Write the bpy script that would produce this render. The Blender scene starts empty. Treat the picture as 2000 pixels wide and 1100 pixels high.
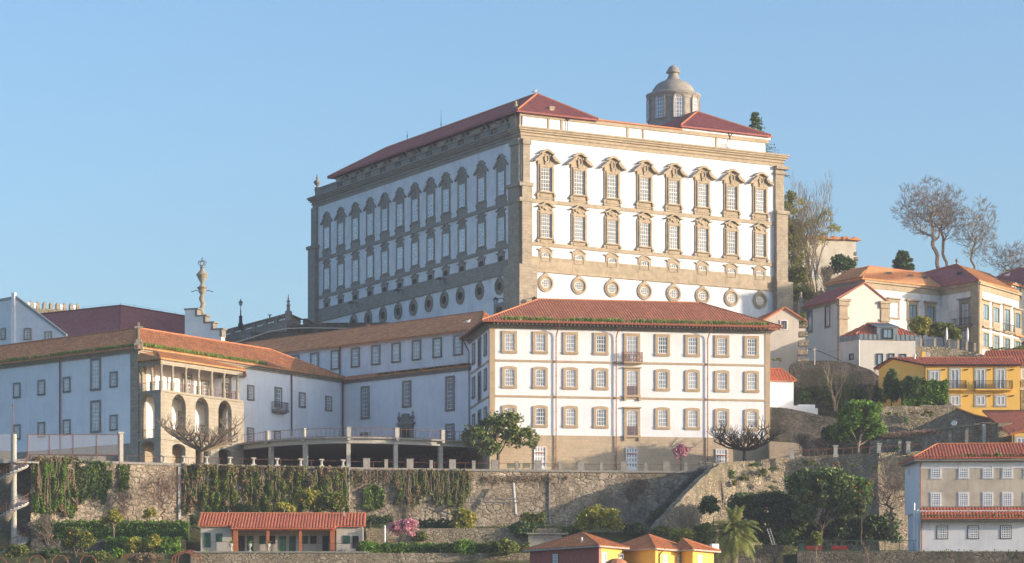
import bpy, math, random
import numpy as np
from mathutils import Vector, Matrix
random.seed(7)
rng = np.random.default_rng(11)
SC = bpy.context.scene
COL = SC.collection
# ---------------------------------------------------------------- camera, sky, sun, exposure
F, CX, HY = 5650.0, 1000.0, 1350.0          # focal length, optical axis (in pixels of the 2000 px wide photo)
cam = bpy.data.cameras.new('camera')
cam.sensor_width = 36.0
cam.lens = F / 2000.0 * 36.0
cam.shift_x = 0.0
cam.shift_y = (HY - 550.0) / 2000.0
cam.clip_start = 1.0
cam.clip_end = 9000.0
camo = bpy.data.objects.new('camera', cam)
camo.location = (0, 0, 0)
camo.rotation_euler = (math.radians(90), 0, 0)
COL.objects.link(camo)
SC.camera = camo

SUN_DIR = Vector((0.966, -0.259, 0.0)).normalized()
SUN_EL = math.radians(10.5)
SUN_AZ = math.atan2(SUN_DIR.x, SUN_DIR.y)      # clockwise from +Y
W = bpy.data.worlds.new('World')
SC.world = W
W.use_nodes = True
nt = W.node_tree
nt.nodes.clear()
wo = nt.nodes.new('ShaderNodeOutputWorld')
bg = nt.nodes.new('ShaderNodeBackground')
sky = nt.nodes.new('ShaderNodeTexSky')
sky.sky_type = 'NISHITA'
sky.sun_disc = False
sky.sun_elevation = SUN_EL
sky.sun_rotation = SUN_AZ
sky.altitude = 100
sky.air_density = 1.0
sky.dust_density = 2.5
sky.ozone_density = 3.2
bg.inputs[1].default_value = 0.121
nt.links.new(sky.outputs[0], bg.inputs[0])
nt.links.new(bg.outputs[0], wo.inputs[0])
sd = bpy.data.lights.new('sun', 'SUN')
sd.energy = 2.4
sd.angle = math.radians(0.6)
sd.color = (1.0, 0.82, 0.65)
so = bpy.data.objects.new('sun', sd)
COL.objects.link(so)
v = SUN_DIR * math.cos(SUN_EL) + Vector((0, 0, math.sin(SUN_EL)))
so.rotation_euler = (-v).to_track_quat('-Z', 'Y').to_euler()
so.location = (60, 200, 120)
SC.view_settings.view_transform = 'Standard'
SC.view_settings.look = 'None'
SC.view_settings.exposure = 1.40
SC.view_settings.gamma = 1.0
SC.cycles.max_bounces = 6
SC.cycles.diffuse_bounces = 3
SC.cycles.transparent_max_bounces = 8
SC.cycles.volume_bounces = 0

# ---------------------------------------------------------------- helpers: points, facades
def P(px, py, Y):
    return Vector(((px - CX) * Y / F, Y, (HY - py) * Y / F))
def XY(px, Y):
    return ((px - CX) * Y / F, Y)

class Fac:
    """vertical plane: s runs to the right in the picture, d out of the wall, z up"""
    def __init__(self, O, u):
        l = math.hypot(u[0], u[1])
        self.O = (O[0], O[1]); self.u = (u[0] / l, u[1] / l)
        if self.u[0] < 0: self.u = (-self.u[0], -self.u[1])
        self.n = (self.u[1], -self.u[0])
        self.rot = math.atan2(self.u[1], self.u[0])
    def s(self, px):
        k = (px - CX) / F
        return (k * self.O[1] - self.O[0]) / (self.u[0] - k * self.u[1])
    def Y(self, px):
        return self.O[1] + self.s(px) * self.u[1]
    def z(self, px, py):
        return (HY - py) * self.Y(px) / F
    def W(self, s, d, z):
        return Vector((self.O[0] + self.u[0] * s + self.n[0] * d, self.O[1] + self.u[1] * s + self.n[1] * d, z))
    def off(self, d):
        w = self.W(0, d, 0)
        return Fac((w.x, w.y), self.u)
def fac_vp(px, Y, vx):
    return Fac(XY(px, Y), ((vx - CX) / F, 1.0))
def fac_perp(px, Y, other):
    """plane at right angles to another one"""
    return Fac(XY(px, Y), other.n)
LOC = Fac((0, 0), (1, 0))

# ---------------------------------------------------------------- mesh builder
class MB:
    def __init__(self):
        self.v = []; self.f = []
    def face(self, pts):
        b = len(self.v)
        self.v += [tuple(p) for p in pts]
        self.f.append(tuple(range(b, b + len(pts))))
    def raw(self, vs, fs):
        b = len(self.v)
        self.v += [tuple(p) for p in vs]
        self.f += [tuple(b + i for i in f) for f in fs]
    def box(self, fac, s0, s1, d0, d1, z0, z1):
        if s0 > s1: s0, s1 = s1, s0
        if d0 > d1: d0, d1 = d1, d0
        if z0 > z1: z0, z1 = z1, z0
        w = fac.W
        v = [w(s0, d1, z0), w(s1, d1, z0), w(s1, d0, z0), w(s0, d0, z0), w(s0, d1, z1), w(s1, d1, z1), w(s1, d0, z1), w(s0, d0, z1)]
        self.raw(v, [(0, 1, 5, 4), (1, 2, 6, 5), (2, 3, 7, 6), (3, 0, 4, 7), (4, 5, 6, 7), (3, 2, 1, 0)])
    def cube(self, x0, x1, y0, y1, z0, z1):
        self.box(LOC, x0, x1, -y1, -y0, z0, z1)
    def poly(self, fac, pts, d0, d1):
        """outline (s,z), counter-clockwise seen from outside, extruded from d0 to d1"""
        a = sum(pts[i][0] * pts[(i + 1) % len(pts)][1] - pts[(i + 1) % len(pts)][0] * pts[i][1] for i in range(len(pts)))
        if a < 0: pts = pts[::-1]
        n = len(pts)
        v = [fac.W(s, d1, z) for s, z in pts] + [fac.W(s, d0, z) for s, z in pts]
        fs = [tuple(range(n)), tuple(range(2 * n - 1, n - 1, -1))]
        for i in range(n):
            j = (i + 1) % n
            fs.append((i, n + i, n + j, j))
        self.raw(v, fs)
    def ring(self, fac, outer, inner, d0, d1):
        """frame between two outlines with the same number of points"""
        n = len(outer)
        for i in range(n):
            j = (i + 1) % n
            q = [outer[i], outer[j], inner[j], inner[i]]
            self.face([fac.W(s, d1, z) for s, z in q])
            self.face([fac.W(*p) for p in ((outer[i][0], d0, outer[i][1]), (outer[j][0], d0, outer[j][1]), (outer[j][0], d1, outer[j][1]), (outer[i][0], d1, outer[i][1]))])
            self.face([fac.W(*p) for p in ((inner[j][0], d0, inner[j][1]), (inner[i][0], d0, inner[i][1]), (inner[i][0], d1, inner[i][1]), (inner[j][0], d1, inner[j][1]))])
    def prism(self, pts, z0, z1):
        """footprint (x,y) extruded up; z may be lists"""
        n = len(pts)
        a = sum(pts[i][0] * pts[(i + 1) % n][1] - pts[(i + 1) % n][0] * pts[i][1] for i in range(n))
        if a < 0: pts = pts[::-1]
        v = [(x, y, z0) for x, y in pts] + [(x, y, z1) for x, y in pts]
        fs = [tuple(range(n - 1, -1, -1)), tuple(range(n, 2 * n))]
        for i in range(n):
            j = (i + 1) % n
            fs.append((i, j, n + j, n + i))
        self.raw(v, fs)
    def slab(self, pts, th):
        """sloping slab under a polygon of 3-D points"""
        n = len(pts)
        pts = [Vector(p) for p in pts]
        nn = poly_normal(pts)
        if nn.z < 0: pts = pts[::-1]
        lo = [p - Vector((0, 0, th)) for p in pts]
        v = pts + lo
        fs = [tuple(range(n)), tuple(range(2 * n - 1, n - 1, -1))]
        for i in range(n):
            j = (i + 1) % n
            fs.append((i, n + i, n + j, j))
        self.raw(v, fs)
    def tube(self, p0, p1, r0, r1=None, seg=6):
        if r1 is None: r1 = r0
        p0 = Vector(p0); p1 = Vector(p1)
        d = (p1 - p0)
        if d.length < 1e-6: return
        d.normalize()
        a = Vector((0, 0, 1)) if abs(d.z) < .9 else Vector((1, 0, 0))
        e1 = d.cross(a).normalized(); e2 = d.cross(e1)
        v = []
        for p, r in ((p0, r0), (p1, r1)):
            for k in range(seg):
                t = 2 * math.pi * k / seg
                v.append(p + e1 * (r * math.cos(t)) + e2 * (r * math.sin(t)))
        fs = [(k, (k + 1) % seg, seg + (k + 1) % seg, seg + k) for k in range(seg)]
        fs += [tuple(range(seg - 1, -1, -1)), tuple(range(seg, 2 * seg))]
        self.raw(v, fs)
    def path(self, pts, r, seg=6):
        for a, b in zip(pts[:-1], pts[1:]):
            self.tube(a, b, r, r, seg)
    def lathe(self, prof, c, seg=24, a0=0.0):
        cx, cy, cz = c
        n = len(prof)
        v = []
        for r, z in prof:
            for k in range(seg):
                t = a0 + 2 * math.pi * k / seg
                v.append((cx + r * math.cos(t), cy + r * math.sin(t), cz + z))
        fs = []
        for i in range(n - 1):
            for k in range(seg):
                k2 = (k + 1) % seg
                fs.append((i * seg + k, i * seg + k2, (i + 1) * seg + k2, (i + 1) * seg + k))
        fs.append(tuple(range(seg - 1, -1, -1)))
        fs.append(tuple((n - 1) * seg + k for k in range(seg)))
        self.raw(v, fs)
    def ball(self, c, rx, ry=None, rz=None, seg=10, rings=6):
        ry = ry or rx; rz = rz or rx
        v = []; fs = []
        for i in range(1, rings):
            a = math.pi * i / rings
            for k in range(seg):
                t = 2 * math.pi * k / seg
                v.append((c[0] + rx * math.sin(a) * math.cos(t), c[1] + ry * math.sin(a) * math.sin(t), c[2] - rz * math.cos(a)))
        b = len(v)
        v.append((c[0], c[1], c[2] - rz)); v.append((c[0], c[1], c[2] + rz))
        for i in range(rings - 2):
            for k in range(seg):
                k2 = (k + 1) % seg
                fs.append((i * seg + k, i * seg + k2, (i + 1) * seg + k2, (i + 1) * seg + k))
        for k in range(seg):
            k2 = (k + 1) % seg
            fs.append((b, k2, k)); fs.append((b + 1, (rings - 2) * seg + k, (rings - 2) * seg + k2))
        self.raw(v, fs)

def poly_normal(pts):
    n = Vector((0, 0, 0))
    for i in range(len(pts)):
        a = pts[i]; b = pts[(i + 1) % len(pts)]
        n += Vector(((a[1] - b[1]) * (a[2] + b[2]), (a[2] - b[2]) * (a[0] + b[0]), (a[0] - b[0]) * (a[1] + b[1])))
    return n.normalized() if n.length > 1e-9 else Vector((0, 0, 1))

def make_mesh(name, mb, mat, off=(0, 0, 0), smooth=False, uv=True):
    me = bpy.data.meshes.new(name)
    V = np.array(mb.v, dtype=np.float64).reshape(-1, 3)
    me.from_pydata((V - np.array(off)).tolist(), [], mb.f)
    if uv:
        lay = me.uv_layers.new(name='uv')
        data = np.zeros((len(me.loops), 2), dtype=np.float32)
        i = 0
        for f in mb.f:
            pts = [mb.v[k] for k in f]
            n = poly_normal(pts)
            t = Vector((-n.y, n.x, 0))
            if t.length < 1e-3: t = Vector((1, 0, 0))
            t.normalize()
            b = n.cross(t)
            if b.z < 0: b = -b
            for p in pts:
                data[i] = (p[0] * t.x + p[1] * t.y, p[0] * b.x + p[1] * b.y + p[2] * b.z)
                i += 1
        lay.data.foreach_set('uv', data.ravel())
    if smooth:
        me.polygons.foreach_set('use_smooth', [True] * len(me.polygons))
    me.update()
    if mat: me.materials.append(mat)
    return me

def tag(o, label=None, cat=None, group=None, kind=None):
    if label: o['label'] = label
    if cat: o['category'] = cat
    if group: o['group'] = group
    if kind: o['kind'] = kind
    return o
def thing(name, label, cat, loc=(0, 0, 0), group=None, rotz=0):
    o = bpy.data.objects.new(name, None)
    o.empty_display_size = 0.5
    COL.objects.link(o)
    o.location = loc; o.rotation_euler = (0, 0, rotz)
    return tag(o, label, cat, group)
def wloc(o):
    p = Vector(o.location)
    while o.parent:
        o = o.parent; p += Vector(o.location)
    return p
def part(name, mb, mat, parent, smooth=False, uv=True):
    """world-space mesh made a child of an unrotated thing or part"""
    off = wloc(parent) if parent else Vector((0, 0, 0))
    o = bpy.data.objects.new(name, make_mesh(name, mb, mat, off, smooth, uv))
    COL.objects.link(o)
    if parent: o.parent = parent
    return o
def solo(name, mb, mat, label, cat, group=None, smooth=False, uv=True):
    """a top-level thing that is one mesh, its origin at its foot"""
    V = np.array(mb.v)
    off = ((V[:, 0].min() + V[:, 0].max()) / 2, (V[:, 1].min() + V[:, 1].max()) / 2, V[:, 2].min())
    o = bpy.data.objects.new(name, make_mesh(name, mb, mat, off, smooth, uv))
    o.location = off
    COL.objects.link(o)
    return tag(o, label, cat, group)
def struct(name, mb, mat, smooth=False, kind='structure'):
    o = bpy.data.objects.new(name, make_mesh(name, mb, mat, (0, 0, 0), smooth))
    COL.objects.link(o)
    o['kind'] = kind
    return o
def copy_tree(o, parent=None):
    c = o.copy(); COL.objects.link(c)
    if parent: c.parent = parent
    for ch in list(o.children): copy_tree(ch, c)
    return c

# ---------------------------------------------------------------- materials
def newmat(name):
    m = bpy.data.materials.new(name); m.use_nodes = True
    nt = m.node_tree; b = nt.nodes['Principled BSDF']
    b.inputs['Specular IOR Level'].default_value = 0.25
    return m, nt, b
def N(nt, typ, **kw):
    n = nt.nodes.new(typ)
    for k, v in kw.items(): setattr(n, k, v)
    return n
def noise(nt, vec, scale, detail=4, rough=.6):
    n = N(nt, 'ShaderNodeTexNoise'); n.inputs['Scale'].default_value = scale
    n.inputs['Detail'].default_value = detail; n.inputs['Roughness'].default_value = rough
    nt.links.new(vec, n.inputs['Vector']); return n.outputs['Fac']
def ramp(nt, fac, stops):
    r = N(nt, 'ShaderNodeValToRGB')
    els = r.color_ramp.elements
    while len(els) < len(stops): els.new(0.5)
    for e, (p, c) in zip(els, stops):
        e.position = p
        e.color = (c, c, c, 1) if isinstance(c, (int, float)) else (c[0], c[1], c[2], 1)
    nt.links.new(fac, r.inputs[0]); return r.outputs[0]
def mix(nt, a, b, fac, mode='MIX'):
    m = N(nt, 'ShaderNodeMix', data_type='RGBA', blend_type=mode)
    for s, x in ((m.inputs[6], a), (m.inputs[7], b), (m.inputs[0], fac)):
        if isinstance(x, (int, float)): s.default_value = x
        elif isinstance(x, tuple): s.default_value = (x[0], x[1], x[2], 1)
        else: nt.links.new(x, s)
    return m.outputs[2]
def bump(nt, b, h, strength=.5, dist=.05):
    n = N(nt, 'ShaderNodeBump'); n.inputs['Strength'].default_value = strength; n.inputs['Distance'].default_value = dist
    nt.links.new(h, n.inputs['Height']); nt.links.new(n.outputs[0], b.inputs['Normal'])
def coords(nt, uv=False, scale=(1, 1, 1)):
    if uv: o = N(nt, 'ShaderNodeUVMap').outputs[0]
    else: o = N(nt, 'ShaderNodeNewGeometry').outputs['Position']
    if scale != (1, 1, 1):
        m = N(nt, 'ShaderNodeMapping'); m.inputs['Scale'].default_value = scale
        nt.links.new(o, m.inputs['Vector']); o = m.outputs[0]
    return o
def plaster(name, col, dirt=(.35, .34, .32), amount=.35, streak=.5, rough=.85):
    m, nt, b = newmat(name)
    big = noise(nt, coords(nt), .35, 5, .65)
    st = noise(nt, coords(nt, True, (1.6, .12, 1)), 1.0, 5, .7)
    fine = noise(nt, coords(nt), 5, 5, .7)
    f1 = ramp(nt, big, [(.45, 0.0), (.75, 1.0)]); f2 = ramp(nt, st, [(.5, 0.0), (.8, 1.0)])
    c = mix(nt, col, dirt, N_mul(nt, f1, amount))
    c = mix(nt, c, dirt, N_mul(nt, f2, amount * streak))
    c = mix(nt, c, ramp(nt, fine, [(.3, .94), (.7, 1.0)]), .5, 'MULTIPLY')
    nt.links.new(c, b.inputs['Base Color']); b.inputs['Roughness'].default_value = rough
    bump(nt, b, fine, .25, .03)
    return m
def N_mul(nt, a, k):
    n = N(nt, 'ShaderNodeMath', operation='MULTIPLY'); nt.links.new(a, n.inputs[0])
    if isinstance(k, (int, float)): n.inputs[1].default_value = k
    else: nt.links.new(k, n.inputs[1])
    return n.outputs[0]
def ashlar(name, c1, c2, bw=1.1, bh=.45, mort=.02, joint=.6, dirt=(.12, .115, .10), dirtamt=.5):
    m, nt, b = newmat(name)
    br = N(nt, 'ShaderNodeTexBrick'); br.inputs['Scale'].default_value = 1
    br.inputs['Brick Width'].default_value = bw; br.inputs['Row Height'].default_value = bh
    br.inputs['Mortar Size'].default_value = mort; br.inputs['Mortar Smooth'].default_value = .3
    br.inputs['Color1'].default_value = (*c1, 1); br.inputs['Color2'].default_value = (*c2, 1)
    br.inputs['Mortar'].default_value = (c1[0] * joint, c1[1] * joint, c1[2] * joint, 1)
    nt.links.new(coords(nt, True), br.inputs['Vector'])
    n1 = noise(nt, coords(nt), 1.1, 6, .7); n2 = noise(nt, coords(nt), 7, 4, .7)
    c = mix(nt, br.outputs[0], dirt, N_mul(nt, ramp(nt, n1, [(.42, 0.0), (.78, 1.0)]), dirtamt))
    c = mix(nt, c, ramp(nt, n2, [(.25, .72), (.75, 1.0)]), .8, 'MULTIPLY')
    nt.links.new(c, b.inputs['Base Color']); b.inputs['Roughness'].default_value = .9
    mh = N(nt, 'ShaderNodeMath', operation='ADD'); nt.links.new(N_mul(nt, br.outputs['Fac'], -1.0), mh.inputs[0]); nt.links.new(n2, mh.inputs[1])
    bump(nt, b, mh.outputs[0], .5, .04)
    return m
def rubble(name, cols, scale=1.4, gap=.06, mortar=(.12, .11, .09), patch=None, stretch=(1, 1, 1.45), patchamt=.6):
    """irregular stones of mixed size in sandy mortar, weathered"""
    m, nt, b = newmat(name)
    vec = coords(nt, False, stretch)
    nz = N(nt, 'ShaderNodeTexNoise'); nz.inputs['Scale'].default_value = 1.7; nz.inputs['Detail'].default_value = 5; nt.links.new(vec, nz.inputs['Vector'])
    va = N(nt, 'ShaderNodeVectorMath', operation='MULTIPLY_ADD')
    nt.links.new(nz.outputs['Color'], va.inputs[0]); va.inputs[1].default_value = (.75, .75, .75); nt.links.new(vec, va.inputs[2])
    def cells(sc):
        ed = N(nt, 'ShaderNodeTexVoronoi', feature='DISTANCE_TO_EDGE'); ed.inputs['Scale'].default_value = sc
        ce = N(nt, 'ShaderNodeTexVoronoi'); ce.inputs['Scale'].default_value = sc
        nt.links.new(va.outputs[0], ed.inputs['Vector']); nt.links.new(va.outputs[0], ce.inputs['Vector'])
        return ed.outputs['Distance'], N_sep(nt, ce.outputs['Color'])
    d1, c1 = cells(scale); d2, c2 = cells(scale * 1.9)
    sel = ramp(nt, noise(nt, coords(nt), .45, 2, .5), [(.47, 0.0), (.53, 1.0)])
    dd = mix(nt, d1, N_mul(nt, d2, 1.5), sel); cc = mix(nt, c1, c2, sel)
    st = [(i / max(1, len(cols) - 1), q) for i, q in enumerate(cols)]
    c = ramp(nt, N_sep(nt, cc), st)
    g = ramp(nt, N_sep(nt, dd), [(0.0, 0.0), (gap * 1.6, 1.0)])
    n2 = noise(nt, coords(nt), 3.2, 7, .75)
    mo = mix(nt, mortar, tuple(min(1, x * 1.5) for x in mortar), ramp(nt, n2, [(.4, 0.0), (.6, 1.0)]))
    c = mix(nt, mo, c, g)
    c = mix(nt, c, ramp(nt, n2, [(.22, .45), (.72, 1.12)]), .9, 'MULTIPLY')
    n4 = noise(nt, coords(nt, False, (1, 1, .35)), .9, 6, .7)
    c = mix(nt, c, ramp(nt, n4, [(.35, .6), (.6, 1.05)]), .8, 'MULTIPLY')
    if patch:
        n3 = noise(nt, coords(nt), .22, 7, .7)
        c = mix(nt, c, patch, N_mul(nt, ramp(nt, n3, [(.45, 0.0), (.60, 1.0)]), patchamt))
    nt.links.new(c, b.inputs['Base Color']); b.inputs['Roughness'].default_value = .95
    mh = N(nt, 'ShaderNodeMath', operation='MULTIPLY_ADD'); nt.links.new(n2, mh.inputs[0]); mh.inputs[1].default_value = .9
    nt.links.new(ramp(nt, N_sep(nt, dd), [(0.0, 0.0), (gap * 3, 1.0)]), mh.inputs[2])
    bump(nt, b, mh.outputs[0], .8, .16)
    return m
def N_sep(nt, col):
    s = N(nt, 'ShaderNodeSeparateColor'); nt.links.new(col, s.inputs[0]); return s.outputs[0]
def tiles(name, c1, c2, dark, moss=None, mossamt=0.0, row=.42):
    m, nt, b = newmat(name)
    pos = coords(nt)
    n1 = noise(nt, pos, .6, 5, .7); n2 = noise(nt, pos, 3.5, 4, .75)
    br = N(nt, 'ShaderNodeTexBrick'); br.inputs['Scale'].default_value = 1
    br.inputs['Brick Width'].default_value = .40; br.inputs['Row Height'].default_value = row; br.offset = 0.0
    br.inputs['Mortar Size'].default_value = .035; br.inputs['Mortar Smooth'].default_value = .6
    br.inputs['Color1'].default_value = (*c1, 1); br.inputs['Color2'].default_value = (*c2, 1)
    br.inputs['Mortar'].default_value = (*dark, 1)
    nt.links.new(coords(nt, True), br.inputs['Vector'])
    c = mix(nt, br.outputs[0], dark, N_mul(nt, ramp(nt, n1, [(.4, 0.0), (.75, 1.0)]), .4))
    c = mix(nt, c, ramp(nt, n2, [(.3, .6), (.7, 1.1)]), .8, 'MULTIPLY')
    if moss:
        n3 = noise(nt, pos, 1.3, 6, .75)
        c = mix(nt, c, moss, N_mul(nt, ramp(nt, n3, [(.52, 0.0), (.62, 1.0)]), mossamt))
    nt.links.new(c, b.inputs['Base Color']); b.inputs['Roughness'].default_value = .85
    bump(nt, b, n2, .35, .04)
    return m
def plain(name, col, rough=.7, var=.15, metal=0.0, nscale=3.0):
    m, nt, b = newmat(name)
    n = noise(nt, coords(nt), nscale, 4, .7)
    c = mix(nt, col, ramp(nt, n, [(.25, 1 - 2 * var), (.75, 1.0)]), 1.0, 'MULTIPLY')
    nt.links.new(c, b.inputs['Base Color']); b.inputs['Roughness'].default_value = rough
    b.inputs['Metallic'].default_value = metal
    return m
def glass(name, c1, c2, rough=.12, scale=.8):
    """window glass with curtains, reflections of the sky"""
    m, nt, b = newmat(name)
    n = noise(nt, coords(nt, False, (1, 1, .35)), scale * 3, 2, .5)
    oi = N(nt, 'ShaderNodeObjectInfo')
    a = N(nt, 'ShaderNodeMath', operation='MULTIPLY_ADD'); nt.links.new(oi.outputs['Random'], a.inputs[0]); a.inputs[1].default_value = .5
    nt.links.new(n, a.inputs[2])
    c = ramp(nt, a.outputs[0], [(.4, c1), (1.0, c2)])
    nt.links.new(c, b.inputs['Base Color']); b.inputs['Roughness'].default_value = rough
    b.inputs['Specular IOR Level'].default_value = .8
    b.inputs['Coat Weight'].default_value = .6; b.inputs['Coat Roughness'].default_value = .05
    return m
def leafmat(name, cols, trans=.25, rough=.55):
    m, nt, b = newmat(name)
    g = N(nt, 'ShaderNodeNewGeometry')
    n = noise(nt, g.outputs['Position'], .7, 3, .6)
    a = N(nt, 'ShaderNodeMath', operation='MULTIPLY_ADD'); nt.links.new(g.outputs['Random Per Island'], a.inputs[0]); a.inputs[1].default_value = .65
    nt.links.new(N_mul(nt, n, .5), a.inputs[2])
    c = ramp(nt, a.outputs[0], [(.1 + .8 * i / max(1, len(cols) - 1), q) for i, q in enumerate(cols)])
    nt.links.new(c, b.inputs['Base Color']); b.inputs['Roughness'].default_value = rough
    tr = N(nt, 'ShaderNodeBsdfTranslucent'); nt.links.new(c, tr.inputs[0])
    mx = N(nt, 'ShaderNodeMixShader'); mx.inputs[0].default_value = trans
    nt.links.new(b.outputs[0], mx.inputs[1]); nt.links.new(tr.outputs[0], mx.inputs[2])
    nt.links.new(mx.outputs[0], nt.nodes['Material Output'].inputs[0])
    return m

M = {}
M['white'] = plaster('white_plaster', (.88, .87, .87), amount=.20, streak=1.1)
M['white_old'] = plaster('weathered_white_plaster', (.80, .78, .76), (.25, .27, .29), .65, .8)
M['white_mid'] = plaster('aged_white_plaster', (.77, .77, .78), (.36, .38, .40), .42, 1.0)
M['warm'] = plaster('warm_white_plaster', (.66, .62, .55), (.42, .38, .32), .35, 1.0)
M['cream'] = plaster('cream_plaster', (.66, .60, .50), (.33, .28, .2), .55, .9)
M['grey_pl'] = plaster('grey_render', (.56, .50, .42), (.33, .30, .25), .5, .8)
M['yellow'] = plaster('yellow_plaster', (.92, .55, .12), (.74, .44, .13), .3, .7)
M['yellow2'] = plaster('bright_yellow_plaster', (.88, .56, .13), (.66, .42, .12), .4, .7)
M['beige_pl'] = plaster('beige_stained_render', (.62, .54, .42), (.34, .29, .22), .7, .9)
M['stone'] = ashlar('granite_ashlar', (.48, .40, .29), (.41, .34, .25), dirtamt=.62)
M['stone_shade_dk'] = ashlar('dark_shaded_granite', (.37, .335, .28), (.31, .28, .24), dirtamt=.45)  # dark stone, and trim of the shaded fronts with shade painted into its colour
M['stone_lt'] = ashlar('pale_granite', (.47, .41, .31), (.41, .36, .27), dirtamt=.3)
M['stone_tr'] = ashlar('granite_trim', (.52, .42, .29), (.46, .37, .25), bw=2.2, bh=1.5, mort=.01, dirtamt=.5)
M['stone_win'] = ashlar('brown_granite_trim', (.60, .45, .29), (.55, .41, .27), bw=2.5, bh=2.5, mort=.01, dirtamt=.25)
M['dome'] = ashlar('grey_dome_stone', (.40, .37, .32), (.36, .33, .28), bw=1.6, bh=.7, mort=.012, dirtamt=.6)
M['base_st'] = ashlar('basement_granite', (.68, .53, .36), (.60, .47, .32), bw=.9, bh=.38, joint=.8, dirtamt=.28)
M['concrete'] = plain('weathered_concrete', (.40, .37, .32), .9, .25)
M['conc_lt'] = plain('pale_concrete', (.55, .52, .45), .9, .18)
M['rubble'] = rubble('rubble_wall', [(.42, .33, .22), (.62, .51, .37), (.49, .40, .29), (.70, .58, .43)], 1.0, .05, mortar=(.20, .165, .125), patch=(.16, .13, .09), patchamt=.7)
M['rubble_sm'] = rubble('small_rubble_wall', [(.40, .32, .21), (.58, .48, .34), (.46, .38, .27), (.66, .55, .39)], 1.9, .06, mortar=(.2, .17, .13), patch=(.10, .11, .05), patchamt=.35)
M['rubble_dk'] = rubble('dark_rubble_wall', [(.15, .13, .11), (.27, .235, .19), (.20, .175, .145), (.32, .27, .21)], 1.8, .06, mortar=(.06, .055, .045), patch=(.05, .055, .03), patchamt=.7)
M['tile'] = tiles('orange_roof_tiles', (.95, .40, .21), (.70, .26, .13), (.40, .16, .09))
M['tile_old'] = tiles('old_mossy_roof_tiles', (.95, .43, .18), (.68, .27, .11), (.36, .18, .11), (.16, .14, .07), .55)
M['tile_new'] = tiles('new_roof_tiles', (.86, .42, .17), (.74, .33, .13), (.44, .19, .09))
M['tile_or'] = tiles('bright_orange_roof_tiles', (.92, .36, .13), (.80, .28, .10), (.36, .13, .07))
M['tile_dkred'] = tiles('dark_red_roof_tiles', (.50, .18, .15), (.44, .15, .13), (.24, .08, .08), row=.62)
M['tile_red'] = tiles('red_roof_tiles', (.86, .27, .13), (.72, .21, .10), (.28, .09, .06))
M['ridge'] = plain('ridge_tiles', (.60, .25, .12), .85, .2)
M['ridge_rd'] = plain('dark_ridge_tiles', (.33, .12, .09), .85, .2)
M['frame'] = plain('white_painted_wood', (.86, .85, .84), .6, .04)
M['frame_gn'] = plain('green_painted_wood', (.045, .10, .075), .6, .2)
M['frame_br'] = plain('red_brown_painted_wood', (.22, .09, .065), .6, .2)
M['glass_c'] = glass('curtained_glass', (.20, .23, .26), (.50, .50, .50))
M['glass_p'] = glass('palace_glass', (.05, .065, .08), (.18, .205, .23))
_g = M['glass_p'].node_tree.nodes['Principled BSDF']; _g.inputs['Coat Weight'].default_value = .1; _g.inputs['Specular IOR Level'].default_value = .5
M['glass_d'] = glass('dark_glass', (.06, .08, .10), (.26, .30, .34))
M['glass_b'] = glass('blue_glass', (.12, .20, .26), (.26, .36, .42))
M['dark'] = plain('dark_opening', (.035, .035, .035), .9, .2)
M['iron'] = plain('black_iron', (.05, .05, .05), .6, .2)
M['rail'] = plain('rusty_red_railing', (.30, .13, .09), .7, .2)
M['copper'] = plain('red_brown_gutter', (.38, .13, .075), .5, .15)
M['zinc'] = plain('zinc_sheet', (.27, .31, .32), .45, .12, .4)
M['bark'] = plain('grey_bark', (.15, .12, .09), .95, .3, nscale=2)
M['bark_lt'] = plain('pale_bark', (.33, .26, .18), .95, .25, nscale=2)
M['twig'] = plain('brown_twigs', (.30, .24, .185), .95, .3)
M['twig_lt'] = plain('pale_twigs', (.32, .26, .17), .95, .25)
M['twig_rd'] = plain('reddish_twigs', (.30, .19, .145), .95, .25)
M['grass'] = leafmat('roof_grass', [(.10, .17, .03), (.20, .30, .05), (.34, .40, .10)])
M['leaf_dk'] = leafmat('dark_leaves', [(.026, .058, .022), (.062, .115, .031), (.126, .178, .053)], .15)
M['leaf_mag'] = leafmat('glossy_magnolia_leaves', [(.042, .081, .018), (.105, .164, .035), (.303, .303, .105)], .1, .35)
M['leaf_ol'] = leafmat('olive_green_leaves', [(.062, .085, .019), (.139, .171, .031), (.264, .279, .062)], .25)
M['leaf_gn'] = leafmat('fresh_green_leaves', [(.046, .109, .016), (.109, .217, .028), (.248, .388, .054)], .3)
M['leaf_ivy'] = leafmat('ivy_leaves', [(.029, .057, .020), (.098, .155, .035), (.232, .310, .057)], .15)
M['leaf_br'] = leafmat('dry_brown_leaves', [(.139, .093, .054), (.264, .186, .109), (.434, .310, .186)], .2)
M['leaf_pk'] = leafmat('pink_blossom', [(.50, .14, .22), (.66, .27, .34), (.80, .50, .52)], .3)
M['leaf_palm'] = leafmat('palm_fronds', [(.078, .116, .028), (.186, .232, .046), (.403, .388, .124)], .2)
M['leaf_yl'] = leafmat('yellow_green_leaves', [(.139, .155, .031), (.295, .295, .046), (.558, .496, .093)], .3)
M['orange'] = plain('ripe_oranges', (.80, .33, .02), .5, .1)
M['earth'] = plain('garden_soil', (.11, .09, .06), .95, .4, nscale=.8)
M['green_ground'] = plain('hillside_scrub', (.15, .15, .065), .95, .4, nscale=.5)
M['bird'] = plain('white_feathers', (.75, .74, .72), .8, .1)
M['brick_or'] = plain('orange_painted_posts', (.55, .17, .07), .7, .15)
M['green_sh'] = plain('green_shutters', (.05, .16, .10), .6, .2)
M['red_tin'] = plain('red_corrugated_cladding', (.52, .16, .13), .5, .12)

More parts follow.
